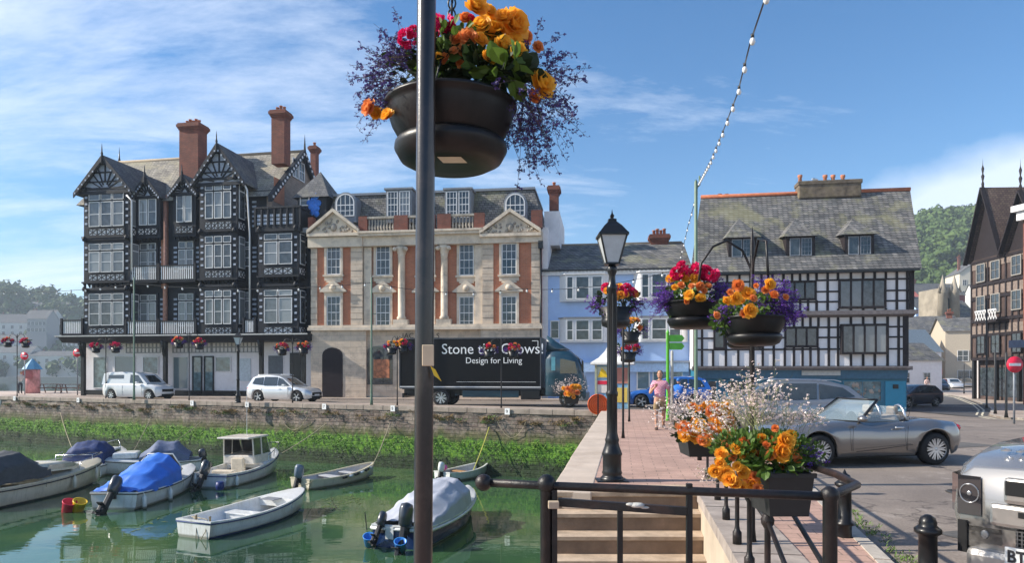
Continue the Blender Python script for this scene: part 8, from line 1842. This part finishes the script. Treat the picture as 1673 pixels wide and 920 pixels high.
# street posts on the right pavement
for i,(px,py,Y,h) in enumerate(((1612,668,42,6.6),(1592,655,60,9),(1626,680,36,3.2),(1644,688,32,3.0),(1575,650,70,3))):
    p=at(px,py,Y); z=gz(p.x,p.y)+.1; m=MB(); m.lathe([(.09,0),(.055,.25),(.05,h),(.001,h+.1)],8)
    tag(m.build('street_post',BLACKM,None,(p.x,p.y,z)),['black post at the kerb bend of the side street','tall dark post in front of the beige house','short dark post with nothing on it before the brown gabled house','dark post nearest the no entry sign at the right edge','distant dark post at the far end of the pavement'][i],'post')
# ================================================================ hills, woods and far bank
def hillmesh(name,x0,x1,y0,y1,hf,mat,nx=60,ny=24):
    m=MB(); m.sh=True; vs=[(x0+(x1-x0)*i/nx,y0+(y1-y0)*j/ny,hf(x0+(x1-x0)*i/nx,y0+(y1-y0)*j/ny)) for i in range(nx+1) for j in range(ny+1)]
    m.add(vs,[(i*(ny+1)+j,(i+1)*(ny+1)+j,(i+1)*(ny+1)+j+1,i*(ny+1)+j+1) for i in range(nx) for j in range(ny)]); return struct(m.build(name,mat,fix=False))
GRASS=plain('hill_grass',(0.06,0.1,0.025),.95,var=.3,scale=.05)
def hR(x,y):
    k=x/max(1,y); c=sst(.33,.62,k)*(.97+.07*math.sin(k*9)); ridge=4+c*83; f=sst(150,370,y); return -2+ridge*f*(1+.04*noise.noise(Vector((x*.02,y*.02,1))))
hillmesh('wooded_hill',60,420,130,430,hR,GRASS)
def hL(x,y):
    k=x/max(1,y); r=lerpf([(-.95,76),(-.75,62),(-.735,62),(-.71,53),(-.69,57),(-.66,52),(-.63,50),(-.6,36),(-.55,20),(-.4,10)],k)
    return -4+r*sst(395,520,y)*(1+.05*noise.noise(Vector((x*.02,y*.02,4))))
hillmesh('far_bank_hill',-640,-120,385,620,hL,GRASS)
def forest(name,label,n,xr,yr,hf,size,quads,mat,ok=lambda x,y:True,seed=1,q=1.1):
    rnd=random.Random(seed); vs=[];fs=[]
    done=0; tries=0
    while done<n and tries<n*30:
        tries+=1; x=rnd.uniform(*xr); y=rnd.uniform(*yr)
        if not ok(x,y): continue
        done+=1; z=hf(x,y); s=size*rnd.uniform(.6,1.3); hh=s*rnd.uniform(.9,1.4); lob=[(rnd.uniform(-.5,.5)*s,rnd.uniform(-.5,.5)*s,hh*rnd.uniform(.5,1.0),s*rnd.uniform(.35,.6)) for _ in range(5)]
        for _ in range(quads):
            lx,ly,lz,lr=rnd.choice(lob); v=Vector((rnd.gauss(0,1),rnd.gauss(0,1),rnd.gauss(.25,1))).normalized(); p=Vector((x+lx,y+ly,z+lz))+v*lr*rnd.uniform(.75,1.05); nrm=(v+Vector((rnd.uniform(-.6,.6),rnd.uniform(-.6,.6),rnd.uniform(-.6,.6)))).normalized()
            a=nrm.cross(Vector((rnd.gauss(0,1),rnd.gauss(0,1),rnd.gauss(0,1)))).normalized(); b=nrm.cross(a); w=q*rnd.uniform(.6,1.3); o=len(vs)
            vs+= [tuple(p-a*w),tuple(p-b*w*.7),tuple(p+a*w),tuple(p+b*w*.7)]; fs.append((o,o+1,o+2,o+3))
        # a closed core so that the crowns are not see-through
        for lx,ly,lz,lr in lob:
            o=len(vs); c=Vector((x+lx,y+ly,z+lz)); r_=lr*.8; vs+=[tuple(c+Vector(d)*r_) for d in ((1,0,0),(0,1,0),(-1,0,0),(0,-1,0),(0,0,1),(0,0,-1))]; fs+=[(o,o+1,o+4),(o+1,o+2,o+4),(o+2,o+3,o+4),(o+3,o,o+4),(o+1,o,o+5),(o+2,o+1,o+5),(o+3,o+2,o+5),(o,o+3,o+5)]
    me=bpy.data.meshes.new(name); me.from_pydata(vs,[],fs); me.materials.append(mat); o=bpy.data.objects.new(name,me); COL.objects.link(o); return tag(o,label,'woodland',kind='stuff')
m_,t_,b_=newmat('woodland_leaf'); n1_=noise_tex(t_,coords(t_),.16,6,.7); n2_=noise_tex(t_,coords(t_),.9,3,.7); c_=mixc(t_,n2_,ramp(t_,n1_,[(.36,(0.012,0.034,0.01)),(.5,(0.045,0.09,0.016)),(.66,(0.11,0.155,0.026))]),(0.07,0.12,0.02)); t_.links.new(c_,b_.inputs['Base Color']); b_.inputs['Roughness'].default_value=.8; WOOD=m_
forest('wooded_hillside','dense green woodland covering the steep hill behind the town',1300,(118,330),(215,385),hR,4.7,90,WOOD,lambda x,y: .5<x/y<.84 and y>235-0*x,seed=3,q=.85)
forest('garden_trees','green garden trees between the houses on the lower slope',60,(90,175),(165,232),hR,3.6,90,WOOD,lambda x,y:.58<x/y<.72,seed=4,q=.7)
forest('far_bank_woods','hazy wooded slope across the river at the left edge',520,(-440,-250),(398,560),hL,7.5,80,WOOD,lambda x,y:-.8<x/y<-.58,seed=5,q=1.6)
# a few big trees on the skyline of the far bank
def tree(label,px,pyt,Y,h,seed):
    q=at(px,pyt,Y); z=q.z-h; t=thing('broadleaf_tree',label,'tree',(q.x,q.y,z)); m=MB(); m.tube([(0,0,-4),(.3,0,h*.3),(0,.2,h*.7)],[.9,.6,.25],7)
    for a in (0,2,4): m.tube([(.2,0,h*.35),(math.cos(a)*h*.3,math.sin(a)*h*.3,h*.7)],[.35,.12],5)
    m.build('trunk',plain('bark',(0.06,0.045,0.035),.9),t); rnd=random.Random(seed); m=MB()
    lob=[(rnd.uniform(-.42,.42)*h,rnd.uniform(-.3,.3)*h,h*rnd.uniform(.4,.88),h*rnd.uniform(.14,.24)) for _ in range(9)]
    for _ in range(900):
        lx,ly,lz,lr=rnd.choice(lob); v=Vector((rnd.gauss(0,1),rnd.gauss(0,1),rnd.gauss(.1,1))).normalized(); p=Vector((lx,ly,lz))+v*lr*rnd.uniform(.4,1.05); a=v.cross(Vector((rnd.gauss(0,1),rnd.gauss(0,1),rnd.gauss(0,1)))).normalized(); b=(v+Vector((rnd.gauss(0,.4),rnd.gauss(0,.4),rnd.gauss(0,.4)))).cross(a).normalized(); w=rnd.uniform(.5,1.1); m.add([p-a*w,p-b*w*.7,p+a*w,p+b*w*.7],[(0,1,2,3)])
    m.build('crown',WOOD,t,fix=False)
tree('round-topped tree high on the far bank at the left edge',14,462,480,24,1); tree('spreading flat-topped tree on the far bank skyline above the white villas',57,477,500,22,2); tree('domed tree on the far bank nearest the timbered house',106,493,470,20,3)
FB=plain('hazy_white_render',(0.62,0.6,0.56),.85,var=.08)
for l,px,pyb,Y,w,h,r_,rz in (('wide white villa on the far bank hillside',18,560,440,26,13,19,.1),('white villa with a gable, right of the wide one',62,548,452,20,11,17,-.1),('tall pale villa near the top of the far bank',74,520,478,26,8,12,.05),('grey house with a tall gable low on the far bank',60,600,424,12,30,36,0),('long white waterside terrace on the far bank',96,612,402,36,11,14,0.05),('white boathouse at the left end of the far bank',8,612,404,30,13,17,0),('small pale house beside the timbered house on the far bank',120,592,425,14,14,19,.1),('pale house between the wide villa and the boathouse',14,585,430,22,10,15,0),('grey terrace below the white villas',85,580,436,24,9,13,0)):
    q=at(px,pyb,Y); house('far_bank_house',l,q.x-w/2,q.y,w,12,h,r_,rz,FB if 'grey' not in l else plain('hazy_grey_render',(0.35,0.34,0.33),.9),SLATED,[(w*(i+.5)/5-1,z_,1.8,2.2,2,2) for i in range(5) for z_ in (h-4,h-8) if z_>-1],z=q.z,ch=1)
m=MB(); m.box(-640,-120,388,398,-3.5,-1.2); struct(m.build('far_quay',plain('far_quay_stone',(0.3,0.27,0.24),.9)))
# ---- haze
hz=MB(); hz.box(-845,515,-52,870,-5.2,132); ho=hz.build('haze',None if False else plain('haze_tmp',(1,1,1)))
hm=bpy.data.materials.new('haze'); hm.use_nodes=True; t=hm.node_tree; t.nodes.clear(); out=N(t,'ShaderNodeOutputMaterial'); pv=N(t,'ShaderNodeVolumePrincipled'); pv.inputs['Color'].default_value=(.75,.87,1,1); pv.inputs['Density'].default_value=.0005; pv.inputs['Anisotropy'].default_value=0; t.links.new(pv.outputs[0],out.inputs['Volume'])
ho.data.materials.clear(); ho.data.materials.append(hm); ho['kind']='stuff'; ho['label']='thin pale blue haze in the air'; ho['category']='haze'
for me in (): pass
